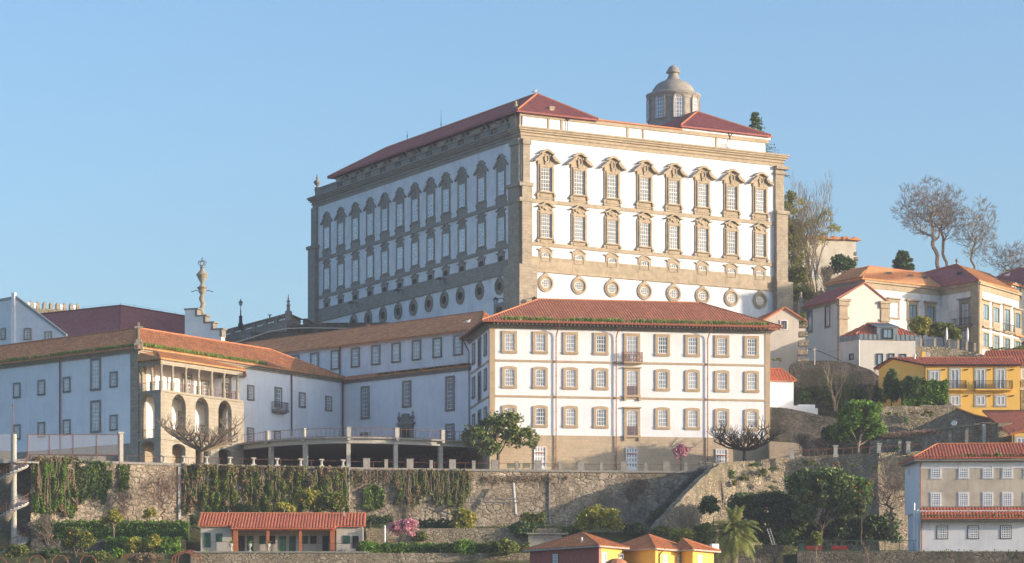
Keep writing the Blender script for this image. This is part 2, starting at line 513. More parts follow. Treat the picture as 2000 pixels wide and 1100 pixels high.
# ---------------------------------------------------------------- roofs
def rolls(mb, poly, pitch=.38, r=.11):
    """rows of barrel tiles running up a convex roof polygon"""
    pts = [Vector(p) for p in poly]
    n = poly_normal(pts)
    if n.z < 0: n = -n
    t = Vector((-n.y, n.x, 0)).normalized(); b = n.cross(t)
    if b.z < 0: b = -b
    O = pts[0]
    q = [((p - O).dot(t), (p - O).dot(b)) for p in pts]
    u0 = min(a for a, _ in q); u1 = max(a for a, _ in q)
    k = max(1, int((u1 - u0) / pitch))
    for i in range(k):
        u = u0 + (i + .5) * (u1 - u0) / k
        vs = []
        for j in range(len(q)):
            (a, c), (d, e) = q[j], q[(j + 1) % len(q)]
            if (a - u) * (d - u) <= 0 and abs(a - d) > 1e-9:
                vs.append(c + (e - c) * (u - a) / (d - a))
        if len(vs) < 2: continue
        v0, v1 = min(vs) - .03, max(vs)
        if v1 - v0 < .15: continue
        base = []
        for vv in (v0, v1):
            for (du, dn) in ((-r, .0), (-r * .6, r * .85), (r * .6, r * .85), (r, .0)):
                base.append(O + t * (u + du) + b * vv + n * dn)
        mb.raw(base, [(0, 1, 5, 4), (1, 2, 6, 5), (2, 3, 7, 6), (3, 2, 1, 0)])
def roof(parent, polys, mat, th=.22, pitch=.38, r=.11, ridges=(), rmat=None, rr=.17, name='roof'):
    mb = MB()
    for p in polys:
        mb.slab(p, th); rolls(mb, p, pitch, r)
    o = part(name, mb, M[mat], parent)
    if ridges:
        rb = MB()
        for a, b in ridges:
            a = Vector(a); b = Vector(b)
            L = (b - a).length; k = max(1, int(L / .5))
            for i in range(k):
                p0 = a.lerp(b, i / k); p1 = a.lerp(b, (i + 1) / k)
                rb.tube(p0 + Vector((0, 0, .05)), p1 + Vector((0, 0, .05)), rr, rr * .82, 6)
        part('ridge_tiles', rb, M[rmat or 'ridge'], o)
    return o
def roof_grass(parent, a, b, n, h=.35, spread=.5, mat='grass', name='moss_growth'):
    """tufts growing along an eave from a to b"""
    a = Vector(a); b = Vector(b)
    mb = MB()
    for i in range(n):
        t = random.random()
        dens = .5 + .5 * math.sin(t * 37) * math.sin(t * 11 + 2)
        if random.random() > dens + .25: continue
        p = a.lerp(b, t) + Vector((random.uniform(-.1, .1), random.uniform(0, spread), random.uniform(-.05, .15)))
        hh = h * random.uniform(.3, 1.0)
        for k in range(3):
            w = random.uniform(.05, .12); an = random.uniform(0, 3.14)
            dx = Vector((math.cos(an) * w, math.sin(an) * w, 0)); top = p + Vector((random.uniform(-.15, .15), random.uniform(-.12, .05), hh))
            mb.face([p - dx, p + dx, top])
    o = part(name, mb, M[mat], parent, uv=False)
    o['kind'] = 'stuff'
    return o

# ---------------------------------------------------------------- windows (prototype meshes are shared by every copy)
PROTO = {}
def arch_pts(w, z0, z1, rise, n=8):
    """outline of a rectangle with a segmental / round head"""
    pts = [(-w / 2, z0), (w / 2, z0)]
    if rise <= 0: return pts + [(w / 2, z1), (-w / 2, z1)]
    for i in range(n + 1):
        t = i / n
        x = w / 2 * math.cos(math.pi * t); y = math.sin(math.pi * t)
        pts.append((x, z1 - rise + rise * y))
    return pts
def window_meshes(key, w, h, jamb=.35, head=.4, sill=.35, cols=3, rows=4, rise=0, proud=.14, mats=('stone_win', 'frame', 'glass_c'),
                  mun=.05, mid=True, extra=None, door=False, inner=None, ys=1.0):
    if key in PROTO: return PROTO[key]
    z0, z1 = -h / 2, h / 2
    out = arch_pts(w + 2 * jamb, z0 - sill, z1 + head, rise * 1.25 if rise else 0)
    inn = arch_pts(w, z0, z1, rise)
    sm = MB()
    if jamb > 0:
        sm.ring(LOC, out, inn, 0, proud)
        # ears at the head and sill corners
        if not door:
            sm.box(LOC, -w / 2 - jamb - .06, w / 2 + jamb + .06, 0, proud + .05, z0 - sill * .55, z0 - .02)
    if extra: extra(sm, w, h)
    if ys != 1.0: sm.v = [(x, y * ys, z) for x, y, z in sm.v]
    fm = MB(); fw = .09
    fm.ring(LOC, inn, arch_pts(w - 2 * fw, z0 + fw, z1 - fw, rise), .02, .07)
    for i in range(1, cols):
        x = -w / 2 + w * i / cols
        fm.box(LOC, x - mun / 2, x + mun / 2, .025, .055, z0 + fw, z1 - fw - (rise * .25 if rise else 0))
    for j in range(1, rows):
        z = z0 + h * j / rows
        t = mun / 2 if not (mid and j == rows // 2) else mun * .85
        fm.box(LOC, -w / 2 + fw, w / 2 - fw, .02, .06, z - t, z + t)
    gm = MB(); gm.poly(LOC, arch_pts(w - .02, z0 + .01, z1 - .01, rise), .004, .018)
    r = [('window' if not door else 'door', make_mesh(key + '_surround', sm if sm.v else fm, M[mats[0]] if sm.v else M[mats[1]])),
         ('sash', make_mesh(key + '_sash', fm, M[mats[1]])), ('pane', make_mesh(key + '_pane', gm, M[mats[2]]))]
    PROTO[key] = r
    return r
def place_window(fac, s, z, proto, parent, d=0.0, panemesh=None):
    p = fac.W(s, d, z) - wloc(parent)
    root = bpy.data.objects.new(proto[0][0], proto[0][1]); COL.objects.link(root)
    root.parent = parent; root.location = p; root.rotation_euler = (0, 0, fac.rot)
    for nm, me in proto[1:]:
        o = bpy.data.objects.new(nm, panemesh if (nm == 'pane' and panemesh) else me); COL.objects.link(o); o.parent = root
    return root
# ================================================================ PALACE
def seglist(a, b, n): return [a + (b - a) * i / n for i in range(n + 1)]
RF = fac_vp(1018, 430, 11000)          # sunlit front
LF = fac_vp(1018, 430, -2190)          # shaded side
sR1 = RF.s(1528); sL1 = LF.s(612)      # far ends (sL1 negative)
C0 = RF.W(0, 0, 0); CR = RF.W(sR1, 0, 0); CL = LF.W(sL1, 0, 0)
CB = CR + (CL - C0)
zp = lambda py, px=1045: RF.z(px, py)
z_ct, z_wt = zp(251), zp(274)          # cornice top, wall top
z_b1, z_b2 = zp(392.5), zp(476.5)      # string courses
z_s1, z_s0 = zp(502), zp(528)          # stone band
z_base = 52.0
palace = thing('palace', 'large white baroque palace with brown granite window surrounds on top of the hill', 'palace', (C0.x + 5, C0.y + 20, z_base))
mb = MB()
mb.prism([(C0.x, C0.y), (CR.x, CR.y), (CB.x, CB.y), (CL.x, CL.y)], z_base, z_ct - .4)
wall = part('wall', mb, M['white_mid'], palace)
sW = LF.s(1000) ; sWl = LF.s(622)
st = MB(); st2 = MB()
# string courses and stone bands on both fronts
for fac, a, b in ((RF, RF.s(1033), RF.s(1512)), (LF, sWl, sW)):
    if fac is LF: st_keep = st; st = st2
    for z in (z_b1, z_b2): st.box(fac, a, b, 0, .16, z - .28, z + .28)
    st.box(fac, a, b, 0, .10, z_s0, z_s1)
    st.box(fac, a, b, 0, .24, z_s0 - .22, z_s0 + .16)
st = st_keep; part('string_courses', st2, M['stone_shade_dk'], palace)
st.box(RF, RF.s(1033), RF.s(1512), 0, .12, z_s1 - .12, z_s1 + .1)
part('string_courses', st, M['stone_tr'], palace)
# cornice: stepped profile
co = MB(); co2 = MB()
steps = [(z_wt, z_wt + .55, .12), (z_wt + .55, z_wt + .75, .28), (z_wt + .75, z_ct - .75, .20), (z_ct - .75, z_ct - .45, .46), (z_ct - .45, z_ct - .18, .70), (z_ct - .18, z_ct + .05, .86)]
for a, b, d in steps:
    co.box(RF, -d, sR1 + d, -2.5, d, a, b)
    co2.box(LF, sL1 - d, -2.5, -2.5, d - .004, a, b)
part('cornice', co, M['stone_tr'], palace); part('cornice', co2, M['stone_shade_dk'], palace)
# corner pilasters
def pil(fac, a, b, d, z0, z1, mb):
    mb.box(fac, a, b, 0, d, z0, z1)
pm = MB()
z_lo = zp(365); z_bt = zp(519)
pil(RF, RF.s(1019.5), RF.s(1033), .35, z_lo, z_wt, pm)
pil(LF, LF.s(1001), LF.s(1017.5), .35, z_lo, z_wt, pm)
pil(RF, RF.s(1017), RF.s(1036.5), .5, z_bt, z_lo, pm)
pil(LF, LF.s(998), LF.s(1017), .5, z_bt, z_lo, pm)
pm.box(RF, -.62, RF.s(1038), 0, .68, z_lo - .1, z_lo + .45)
pm.box(LF, LF.s(996), .2, 0, .676, z_lo - .104, z_lo + .446)
pm.box(RF, -.6, RF.s(1038), 0, .62, z_b1 - .3, z_b1 + .3)
pm.box(LF, LF.s(996), .2, 0, .616, z_b1 - .304, z_b1 + .296)
pm.box(RF, -.75, RF.s(1044.5), 0, .8, z_base, z_bt)
pm.box(LF, LF.s(992), .4, 0, .796, z_base, z_bt - .004)
part('corner_pilaster', pm, M['stone'], palace); pm = MB()
# right hand end
pm.box(RF, RF.s(1512.5), sR1 + .1, -1.5, .35, z_lo - 3.2, z_wt)
zr = RF.z(1515, 418)
pm.box(RF, RF.s(1512), sR1 + .55, -1.8, .75, RF.z(1515, 551), zr)
pm.box(RF, RF.s(1511), sR1 + .8, -2, .98, zr - .1, zr + .45)
pm.box(RF, RF.s(1509.5), sR1 + 1.2, -3, 1.2, z_base, RF.z(1515, 551))
pm.box(RF, RF.s(1511), sR1 + .5, -1.6, .6, z_wt - 1.3, z_wt - .95)
pm.box(RF, RF.s(1511.5), sR1 + .8, -1.7, .8, z_wt - .5, z_wt)
part('corner_pilaster', pm, M['stone'], palace); pm = MB()
# far left end
zl = z_lo
pm.box(LF, sL1 - .1, LF.s(621.5), -1.2, .4, zl, z_wt)
pm.box(LF, sL1 - .6, LF.s(622.5), -1.4, .75, z_base, zl)
pm.box(LF, sL1 - .9, LF.s(624), -1.6, .98, zl - .1, zl + .45)
part('corner_pilaster', pm, M['stone_shade_dk'], palace); pm = MB()
pm.box(RF, RF.s(1018.2), RF.s(1034.5), 0, .55, z_wt - .8, z_wt)
pm.box(LF, LF.s(1000), LF.s(1018), 0, .546, z_wt - .8, z_wt - .004)
part('pilaster_capital', pm, M['stone'], palace)

# --- ornate window surrounds
def volute(mb, s, z, r, d0, d1):
    pts = [(s + r * math.cos(t), z + r * math.sin(t)) for t in [i * math.pi / 4 for i in range(8)]]
    mb.poly(LOC, pts, d0, d1)
def orn_top(mb, w, h):
    hw = w / 2 + .54; z1 = h / 2
    # jamb backing and apron
    mb.box(LOC, -hw, -w / 2, 0, .20, -h / 2 - .2, z1 + .55)
    mb.box(LOC, w / 2, hw, 0, .20, -h / 2 - .2, z1 + .55)
    mb.box(LOC, -w / 2 - .26, -w / 2 - .08, .20, .38, -h / 2, z1 + .3)
    mb.box(LOC, w / 2 + .08, w / 2 + .26, .20, .38, -h / 2, z1 + .3)
    mb.box(LOC, -w / 2 - .3, w / 2 + .3, .0, .34, z1 + .12, z1 + .42)
    mb.poly(LOC, [(-hw - .1, -h / 2 - 1.25), (hw + .1, -h / 2 - 1.25), (hw + .15, -h / 2 - .5), (hw, -h / 2 - .1), (-hw, -h / 2 - .1), (-hw - .15, -h / 2 - .5)], 0, .16)
    mb.box(LOC, -hw + .1, hw - .1, .16, .5, -h / 2 - .28, -h / 2 - .08)
    mb.box(LOC, -hw + .35, hw - .35, .16, .26, -h / 2 - .95, -h / 2 - .5)
    for s in (-1, 1):
        volute(mb, s * (hw + .05), -h / 2 - .6, .24, .1, .42); volute(mb, s * (hw - .1), -h / 2 - .25, .16, .1, .36)
        mb.box(LOC, s * (hw + .0) - .13, s * hw + .13, .0, .3, -h / 2 - 1.3, -h / 2 - 1.0)
        # broken pediment wings: inner end high, outer tip drooping
        a = [(s * .75, z1 + 1.62), (s * .95, z1 + 1.95), (s * 1.55, z1 + 1.45), (s * 2.25, z1 + .92), (s * 2.15, z1 + .70), (s * 1.55, z1 + .95), (s * 1.15, z1 + 1.12)]
        mb.poly(LOC, a, 0, .85)
        b = [(s * .5, z1 + .45), (s * 1.45, z1 + .45), (s * 1.45, z1 + .98), (s * .85, z1 + 1.4), (s * .5, z1 + 1.4)]
        mb.poly(LOC, b, 0, .30)
        # small curled hood on top
        mb.poly(LOC, [(0, z1 + 2.75), (s * .45, z1 + 2.66), (s * .85, z1 + 2.34), (s * 1.35, z1 + 2.14), (s * 1.25, z1 + 1.98), (s * .75, z1 + 2.08), (s * .4, z1 + 2.3), (0, z1 + 2.42)], 0, .75)
        volute(mb, s * .62, z1 + 1.75, .20, .2, .5)
    mb.poly(LOC, [(-.65, z1 + .4), (.65, z1 + .4), (.8, z1 + 1.3), (.6, z1 + 2.3), (-.6, z1 + 2.3), (-.8, z1 + 1.3)], 0, .24)
    el = [(.42 * math.cos(t), z1 + 1.35 + .68 * math.sin(t)) for t in [i * math.pi / 6 for i in range(12)]]
    el2 = [(.24 * math.cos(t), z1 + 1.35 + .45 * math.sin(t)) for t in [i * math.pi / 6 for i in range(12)]]
    mb.ring(LOC, el, el2, .2, .5)
    mb.poly(LOC, el2, .2, .34)
    mb.poly(LOC, [(-.25, z1 + .35), (.25, z1 + .35), (.32, z1 + .7), (0, z1 + .85), (-.32, z1 + .7)], .2, .44)
def orn_mid(mb, w, h):
    hw = w / 2 + .50; z1 = h / 2
    mb.box(LOC, -hw, -w / 2, 0, .20, -h / 2 - .2, z1 + .5)
    mb.box(LOC, w / 2, hw, 0, .20, -h / 2 - .2, z1 + .5)
    mb.box(LOC, -w / 2 - .24, -w / 2 - .07, .20, .36, -h / 2, z1 + .3)
    mb.box(LOC, w / 2 + .07, w / 2 + .24, .20, .36, -h / 2, z1 + .3)
    mb.box(LOC, -w / 2 - .3, w / 2 + .3, .0, .30, z1 + .05, z1 + .3)
    mb.poly(LOC, [(-hw - .1, -h / 2 - 1.1), (hw + .1, -h / 2 - 1.1), (hw + .12, -h / 2 - .45), (hw, -h / 2 - .1), (-hw, -h / 2 - .1), (-hw - .12, -h / 2 - .45)], 0, .16)
    mb.box(LOC, -hw + .1, hw - .1, .16, .46, -h / 2 - .26, -h / 2 - .08)
    mb.box(LOC, -hw + .35, hw - .35, .16, .26, -h / 2 - .85, -h / 2 - .45)
    mb.poly(LOC, [(-1.2, z1 + .3), (1.2, z1 + .3), (1.1, z1 + .95), (.6, z1 + 1.5), (-.6, z1 + 1.5), (-1.1, z1 + .95)], 0, .22)
    for s in (-1, 1):
        volute(mb, s * (hw + .05), -h / 2 - .55, .22, .1, .40)
        mb.poly(LOC, [(0, z1 + 1.86), (s * .4, z1 + 1.76), (s * .8, z1 + 1.42), (s * 1.25, z1 + 1.22), (s * 1.6, z1 + 1.16), (s * 1.45, z1 + .98), (s * 1.05, z1 + 1.02), (s * .7, z1 + 1.2), (s * .35, z1 + 1.5), (0, z1 + 1.56)], 0, .66)
        volute(mb, s * .55, z1 + .95, .22, .15, .42)
        volute(mb, s * .95, z1 + .6, .16, .15, .36)
    el = [(.36 * math.cos(t), z1 + .9 + .36 * math.sin(t)) for t in [i * math.pi / 5 for i in range(10)]]
    mb.poly(LOC, el, .15, .42)
def orn_small(mb, w, h):
    hw = w / 2 + .42; z1 = h / 2
    top = [(hw, z1 + .32)] + [(hw * math.cos(t), z1 + .32 + .42 * math.sin(t)) for t in [i * math.pi / 8 for i in range(1, 8)]] + [(-hw, z1 + .32)]
    n = 9
    mb.box(LOC, -hw, -w / 2, 0, .2, -h / 2 - 1.5, z1 + .32)
    mb.box(LOC, w / 2, hw, 0, .2, -h / 2 - 1.5, z1 + .32)
    mb.box(LOC, -w / 2, w / 2, 0, .2, -h / 2 - 1.5, -h / 2)
    mb.poly(LOC, [(-hw, z1)] + [(hw, z1)] + top, 0, .2)
    for s in (-1, 1):
        mb.poly(LOC, [(0, z1 + 1.02), (s * .22, z1 + .85), (s * .62, z1 + .72), (s * 1.0, z1 + .42), (s * 1.45, z1 + .52), (s * 1.5, z1 + .42), (s * 1.05, z1 + .22), (s * .55, z1 + .55), (0, z1 + .72)], .1, .42)
def oval_pts(a, b, n=20, peak=0):
    p = []
    for i in range(n):
        t = -math.pi / 2 + 2 * math.pi * i / n
        x, z = a * math.cos(t), b * math.sin(t)
        if peak and abs(x) < a * .35 and z > 0: z += peak * (1 - abs(x) / (a * .35))
        p.append((x, z))
    return p
def oval_meshes(key, mats):
    if key in PROTO: return PROTO[key]
    sm = MB()
    sm.ring(LOC, oval_pts(1.32, 1.32, peak=.42), oval_pts(.98, .95), 0, .20)
    sm.ring(LOC, oval_pts(.98, .95), oval_pts(.78, .64), 0, .12)
    sm.ring(LOC, oval_pts(1.12, 1.10), oval_pts(1.0, .98), .2, .27)
    fm = MB(); fm.ring(LOC, oval_pts(.76, .63), oval_pts(.68, .55), .01, .05)
    for x in (-.35, 0, .35): fm.box(LOC, x - .018, x + .018, .01, .045, -.55 if x == 0 else -.47, .55 if x == 0 else .47)
    for z in (-.2, .2): fm.box(LOC, -.62, .62, .012, .043, z - .018, z + .018)
    gm = MB(); gm.poly(LOC, oval_pts(.775, .635), .002, .008)
    PROTO[key] = [('oval_window', make_mesh(key + '_surround', sm, M[mats[0]])), ('sash', make_mesh(key + '_sash', fm, M[mats[1]])), ('pane', make_mesh(key + '_pane', gm, M[mats[2]]))]
    return PROTO[key]
wm = ('stone_tr', 'frame', 'glass_p')
wk = dict(jamb=.24, head=.30, sill=.30, proud=.26)
p_top = window_meshes('palace_top', 1.72, 3.5, cols=4, rows=6, extra=orn_top, mats=wm, mun=.05, ys=.92, **wk)
p_mid = window_meshes('palace_mid', 1.72, 3.5, cols=5, rows=6, extra=orn_mid, mats=wm, mun=.045, ys=.92, **wk)
p_sml = window_meshes('palace_small', 1.45, 1.3, rise=.3, cols=4, rows=2, extra=orn_small, mats=('stone_tr', 'frame', 'glass_p'), mun=.05, jamb=.14, head=.14, sill=.1, proud=.3, ys=.6)
p_ovl = oval_meshes('palace_oval', ('stone_tr', 'frame', 'glass_p'))
for px in (1065.5, 1130.3, 1195, 1258.5, 1315, 1371.5, 1428, 1484):
    s = RF.s(px)
    place_window(RF, s, zp(351, 1065.5), p_top, palace)
    place_window(RF, s, zp(441.3, 1065.5), p_mid, palace)
    place_window(RF, s, zp(502, 1065.5), p_sml, palace)
    place_window(RF, s, zp(553.6, 1065.5), p_ovl, palace)
wl = ('stone_shade_dk', 'frame', 'glass_c')  # shaded side: surrounds use the granite darkened for shade
wd = ('stone_shade_dk', 'iron', 'dark')
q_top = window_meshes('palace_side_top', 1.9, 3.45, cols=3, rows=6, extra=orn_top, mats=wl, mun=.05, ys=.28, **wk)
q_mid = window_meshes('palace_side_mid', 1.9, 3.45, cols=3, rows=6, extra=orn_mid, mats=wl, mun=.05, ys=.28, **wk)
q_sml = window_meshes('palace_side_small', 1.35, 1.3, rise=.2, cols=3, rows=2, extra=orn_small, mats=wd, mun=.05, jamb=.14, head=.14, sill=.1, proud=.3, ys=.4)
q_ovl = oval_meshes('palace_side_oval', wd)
for i, px in enumerate((979, 940.5, 902.7, 871.4, 841.4, 810.9, 781.4, 751.8, 723.2, 694.5, 665.9, 638.6)):
    s = LF.s(px)
    place_window(LF, s, zp(351, 1065.5), q_top, palace)
    place_window(LF, s, zp(441.3, 1065.5), q_mid, palace)
    place_window(LF, s, zp(502, 1065.5), q_sml, palace)
    if i < 10: place_window(LF, LF.s(px - 3), zp(552.5, 1065.5), q_ovl, palace)
mb = MB(); s = LF.s(976); z = LF.z(976, 609)
mb.ring(LF, [(s - 1.6, z - 1.6), (s + 1.6, z - 1.6), (s + 1.6, z + 1.3), (s - 1.6, z + 1.3)], [(s - .9, z - .9), (s + .9, z - .9), (s + .9, z + .7), (s - .9, z + .7)], 0, .15)
lw = part('window', mb, M['stone_shade_dk'], palace)
mb = MB(); mb.box(LF, s - .9, s + .9, 0, .03, z - .9, z + .7); part('pane', mb, M['dark'], lw)

# --- attic and roofs. r(s,t,z): s along the front, t back along the side
uL = Vector((-LF.u[0], -LF.u[1], 0))
def R(s, t, z): return RF.W(s, 0, z) + uL * t
a0, a1 = RF.s(1014.5), RF.s(1499)
z_at = RF.z(1015, 217)                  # attic wall top
mb = MB()
q = [R(a0 + 1.2, .6, 0), R(a1, .6, 0), R(a1, 44, 0), R(a0 + 1.2, 50, 0)]
q = [(p.x, p.y) for p in q]
tL = -LF.s(650)                         # length of the side range
q = [(p.x, p.y) for p in (R(a0 + .9, .6, 0), R(a1, .6, 0), R(a1, 30, 0), R(13, 30, 0), R(13, tL, 0), R(a0 + .9, tL, 0))]
mb.prism(q, z_ct - .3, z_at)
part('attic_wall', mb, M['white'], palace)
AF = Fac((R(0, .6, 0).x, R(0, .6, 0).y), RF.u)
am = MB()
am.box(AF, AF.s(1014), AF.s(1500), 0, .22, z_at - .55, z_at - .02)
for px in (1071, 1097, 1226, 1256, 1399):
    am.box(AF, AF.s(px - 2), AF.s(px + 2), 0, .12, z_ct, z_at - .55)
am.box(AF, AF.s(1014), AF.s(1016.5), 0, .14, z_ct, z_at - .55)
part('attic_trim', am, M['stone_tr'], palace)
fan = MB()
s = AF.s(1413); z = z_ct + .05
fan.ring(AF, [(s + 1.0 * math.cos(t), z + 1.15 * math.sin(t)) for t in seglist(0, math.pi, 10)], [(s + .85 * math.cos(t), z + 1.0 * math.sin(t)) for t in seglist(0, math.pi, 10)], 0, .1)
fo = part('fan_window', fan, M['frame'], palace)
fan = MB(); fan.poly(AF, [(s + .85 * math.cos(t), z + 1.0 * math.sin(t)) for t in seglist(0, math.pi, 10)], 0, .03); part('pane', fan, M['glass_d'], fo)
# left range roof
e = .5; zt = z_at + .05
wB = RF.s(1168)
pk_t = 6.3; pk = R(RF.s(1089), pk_t, 0); zpk = (HY - 184) * pk.y / F; pk.z = zpk
sm_ = RF.s(1089)
endt = tL + .4
rg_t = endt - 8
pk2 = R(sm_, rg_t, zpk)
A = R(a0 - e, -.2, zt); B = R(wB, -.2, zt); Cc = R(wB, endt, zt); D = R(a0 - e, endt, zt)
roof(palace, [[A, B, pk], [D, A, pk, pk2], [Cc, D, pk2], [B, Cc, pk2, pk]], 'tile_dkred', ridges=[(A, pk), (B, pk), (pk, pk2), (pk2, D)], rmat='ridge', rr=.2)
# low coping between the ranges
mb = MB(); mb.box(AF, AF.s(1160), AF.s(1330), -1.2, .35, z_at + .0, z_at + .22); part('coping_tiles', mb, M['ridge'], palace)
# right range roof, one step higher
zt2 = z_at + .55
E = R(RF.s(1328), -.2, zt2); G = R(RF.s(1505), -.2, zt2)
m2 = RF.s(1416); pk3 = R(m2, 8, 0); pk3.z = (HY - 219) * pk3.y / F
pk4 = R(m2, 30, pk3.z)
roof(palace, [[E, G, pk3], [R(RF.s(1328), 38, zt2), E, pk3, pk4], [G, R(RF.s(1505), 38, zt2), pk4, pk3]], 'tile_dkred', ridges=[(E, pk3), (G, pk3), (pk3, pk4)], rr=.2)
mb = MB(); mb.box(AF, AF.s(1330), AF.s(1503), -1.2, .28, z_at, zt2 - .18); part('attic_eave', mb, M['white'], palace)
for px in (1107, 1424):
    mb = MB()
    zz = z_at + (.4 if px > 1400 else 0)
    mb.path([AF.W(AF.s(px) - .45, .4, zz), AF.W(AF.s(px), .25, zz - .6), AF.W(AF.s(px), .25, z_ct)], .07)
    mb.path([AF.W(AF.s(px) + .45, .4, zz), AF.W(AF.s(px), .25, zz - .6)], .07)
    part('drain_pipe', mb, M['iron'], palace)
mb = MB(); mb.box(AF, AF.s(1013), AF.s(1330), .2, .42, z_at - .02, z_at + .16)
mb.box(AF, AF.s(1328), AF.s(1506), .25, .5, zt2 - .14, zt2 + .05)
part('gutter', mb, M['ridge'], palace)
# side parapet with panels
pt = LF.z(1005, 232) ; pb = z_ct
mb = MB()
sa, sb = sL1 + .2, LF.s(1003)
mb.box(LF, sa, sb, -.55, -.15, pb, pb + .45)
mb.box(LF, sa, sb, -.6, -.1, pt - .35, pt)
n = 26
for i in range(n):
    x = sa + (sb - sa) * i / n; w = (sb - sa) / n
    if i % 2 == 0: mb.box(LF, x, x + w * 1.25, -.5, -.2, pb + .45, pt - .35)
    else:
        for k in range(5):
            c = x + w * (.34 + .16 * k); mb.box(LF, c - .06, c + .06, -.42, -.28, pb + .45, pt - .35)
part('parapet', mb, M['stone_shade_dk'], palace)
# lucarnes behind the side parapet
LA = Fac((R(a0 + .9, 0, 0).x, R(a0 + .9, 0, 0).y), LF.u)
for px in (988, 952, 912, 880, 848, 818, 790, 760, 733, 705, 677):
    mb = MB(); s = LA.s(px)
    z = z_at - .75
    for k in (-1, 1): mb.poly(LA, [(s, z + .85), (s + k * 1.3, z - .05), (s + k * 1.3, z - .3), (s + k * .9, z - .3), (s, z + .5)], 0, .6)
    mb.box(LA, s - .9, s + .9, 0, .15, z - .35, z - .2)
    mb.box(LA, s - .9, s - .65, 0, .2, z_ct, z - .2); mb.box(LA, s + .65, s + .9, 0, .2, z_ct, z - .2)
    part('attic_pediment', mb, M['stone_shade_dk'], palace)
for px in (975, 893, 803, 716):
    mb = MB(); s = LA.s(px); mb.path([LA.W(s - .4, .9, z_at + .1), LA.W(s, .25, z_at - .8), LA.W(s, .25, z_ct)], .08)
    part('drain_pipe', mb, M['zinc'], palace)
# pedestal and urns on the corners
mb = MB()
def urn(mb, c, k=1.0):
    mb.lathe([(r * k, z * k) for r, z in ((.45, 0), (.45, .2), (.2, .3), (.18, .5), (.5, .8), (.62, 1.1), (.5, 1.35), (.2, 1.5), (.15, 1.7), (.22, 1.8), (.05, 2.5))], c, 12)
s = LF.s(1004)
mb.box(LF, s - .9, s + .7, -.9, .2, z_ct, pt + .4)
c = LF.W(s, -.3, pt + .4); mb.lathe([(.3, 0), (.3, .1), (.36, .5), (.28, 1.0), (.4, 1.4), (.3, 1.7), (.16, 1.85), (.22, 2.1), (.1, 2.35)], c, 10)
part('corner_statue', mb, M['stone'], palace)
mb = MB(); c = LF.W(sL1 + .7, -.4, pt); urn(mb, c, 1.0); part('urn', mb, M['stone_shade_dk'], palace)
# chimney
mb = MB(); c = R(RF.s(1084), .9, z_at); mb.box(Fac((c.x, c.y), RF.u), -.4, .4, -.8, 0, z_at, z_at + 1.25); mb.box(Fac((c.x, c.y), RF.u), -.5, .5, -.9, .1, z_at + 1.25, z_at + 1.45)
part('chimney', mb, M['stone'], palace)

# --- lantern
LC = P(1315, 240, 462); k = 462 / F
lan = MB()
def zy(y): return (HY - y) * k
lan.lathe([(49 * k, zy(262) - zy(262)), (49 * k, zy(200) - zy(262)), (50.5 * k, zy(198) - zy(262)), (50.5 * k, zy(194) - zy(262)), (53.5 * k, zy(190) - zy(262)), (54 * k, zy(187) - zy(262)), (46 * k, zy(183.5) - zy(262))], (LC.x, LC.y, zy(262)), 48)
lantern = part('lantern', lan, M['dome'], palace, smooth=False)
dm = MB()
prof = [(44, 186), (42.5, 181), (40, 175.5), (35.5, 169), (29, 163.5), (22, 160), (16.5, 158), (12.5, 154), (9.8, 149), (8.8, 144.5), (9.5, 143.5), (13.8, 143), (14.2, 141.5), (12, 138), (10, 133.5), (6.5, 130), (2.5, 128.3), (1, 127.8)]
dm.lathe([(r * k, zy(y) - zy(186)) for r, y in prof], (LC.x, LC.y, zy(186)), 48)
part('dome', dm, M['dome'], lantern, smooth=True)
for i in range(8):
    a = math.radians(-80 + i * 45)
    o = Vector((LC.x + 49 * k * math.cos(a), LC.y + 49 * k * math.sin(a), 0))
    f = Fac((0, 0), (1, 0)); f.O = (o.x, o.y); f.u = (-math.sin(a), math.cos(a)); f.n = (math.cos(a), math.sin(a))
    z0, z1 = zy(238), zy(192.5)
    w = 1.5
    sm = MB()
    inn = [(x, z + (z0 + z1) / 2) for x, z in arch_pts(w, -(z1 - z0) / 2, (z1 - z0) / 2, .75, 10)]
    out = [(x, z + (z0 + z1) / 2) for x, z in arch_pts(w + .5, -(z1 - z0) / 2 - .1, (z1 - z0) / 2 + .25, 1.0, 10)]
    sm.ring(f, out, inn, -.3, .18)
    wo_ = part('arched_window', sm, M['dome'], lantern)
    fm = MB(); inn2 = [(x, z + (z0 + z1) / 2) for x, z in arch_pts(w - .24, -(z1 - z0) / 2 + .1, (z1 - z0) / 2 - .12, .65, 10)]
    fm.ring(f, inn, inn2, -.02, .08)
    for x in (-.4, 0, .4): fm.box(f, x - .035, x + .035, -.02, .06, z0, z1 - .2)
    for j in range(1, 6): fm.box(f, -w / 2, w / 2, -.02, .06, z0 + (z1 - z0) * j / 6 - .03, z0 + (z1 - z0) * j / 6 + .03)
    part('sash', fm, M['frame'], wo_)
    gm = MB(); gm.poly(f, inn, -.02, .03); part('pane', gm, M['glass_d'], wo_)
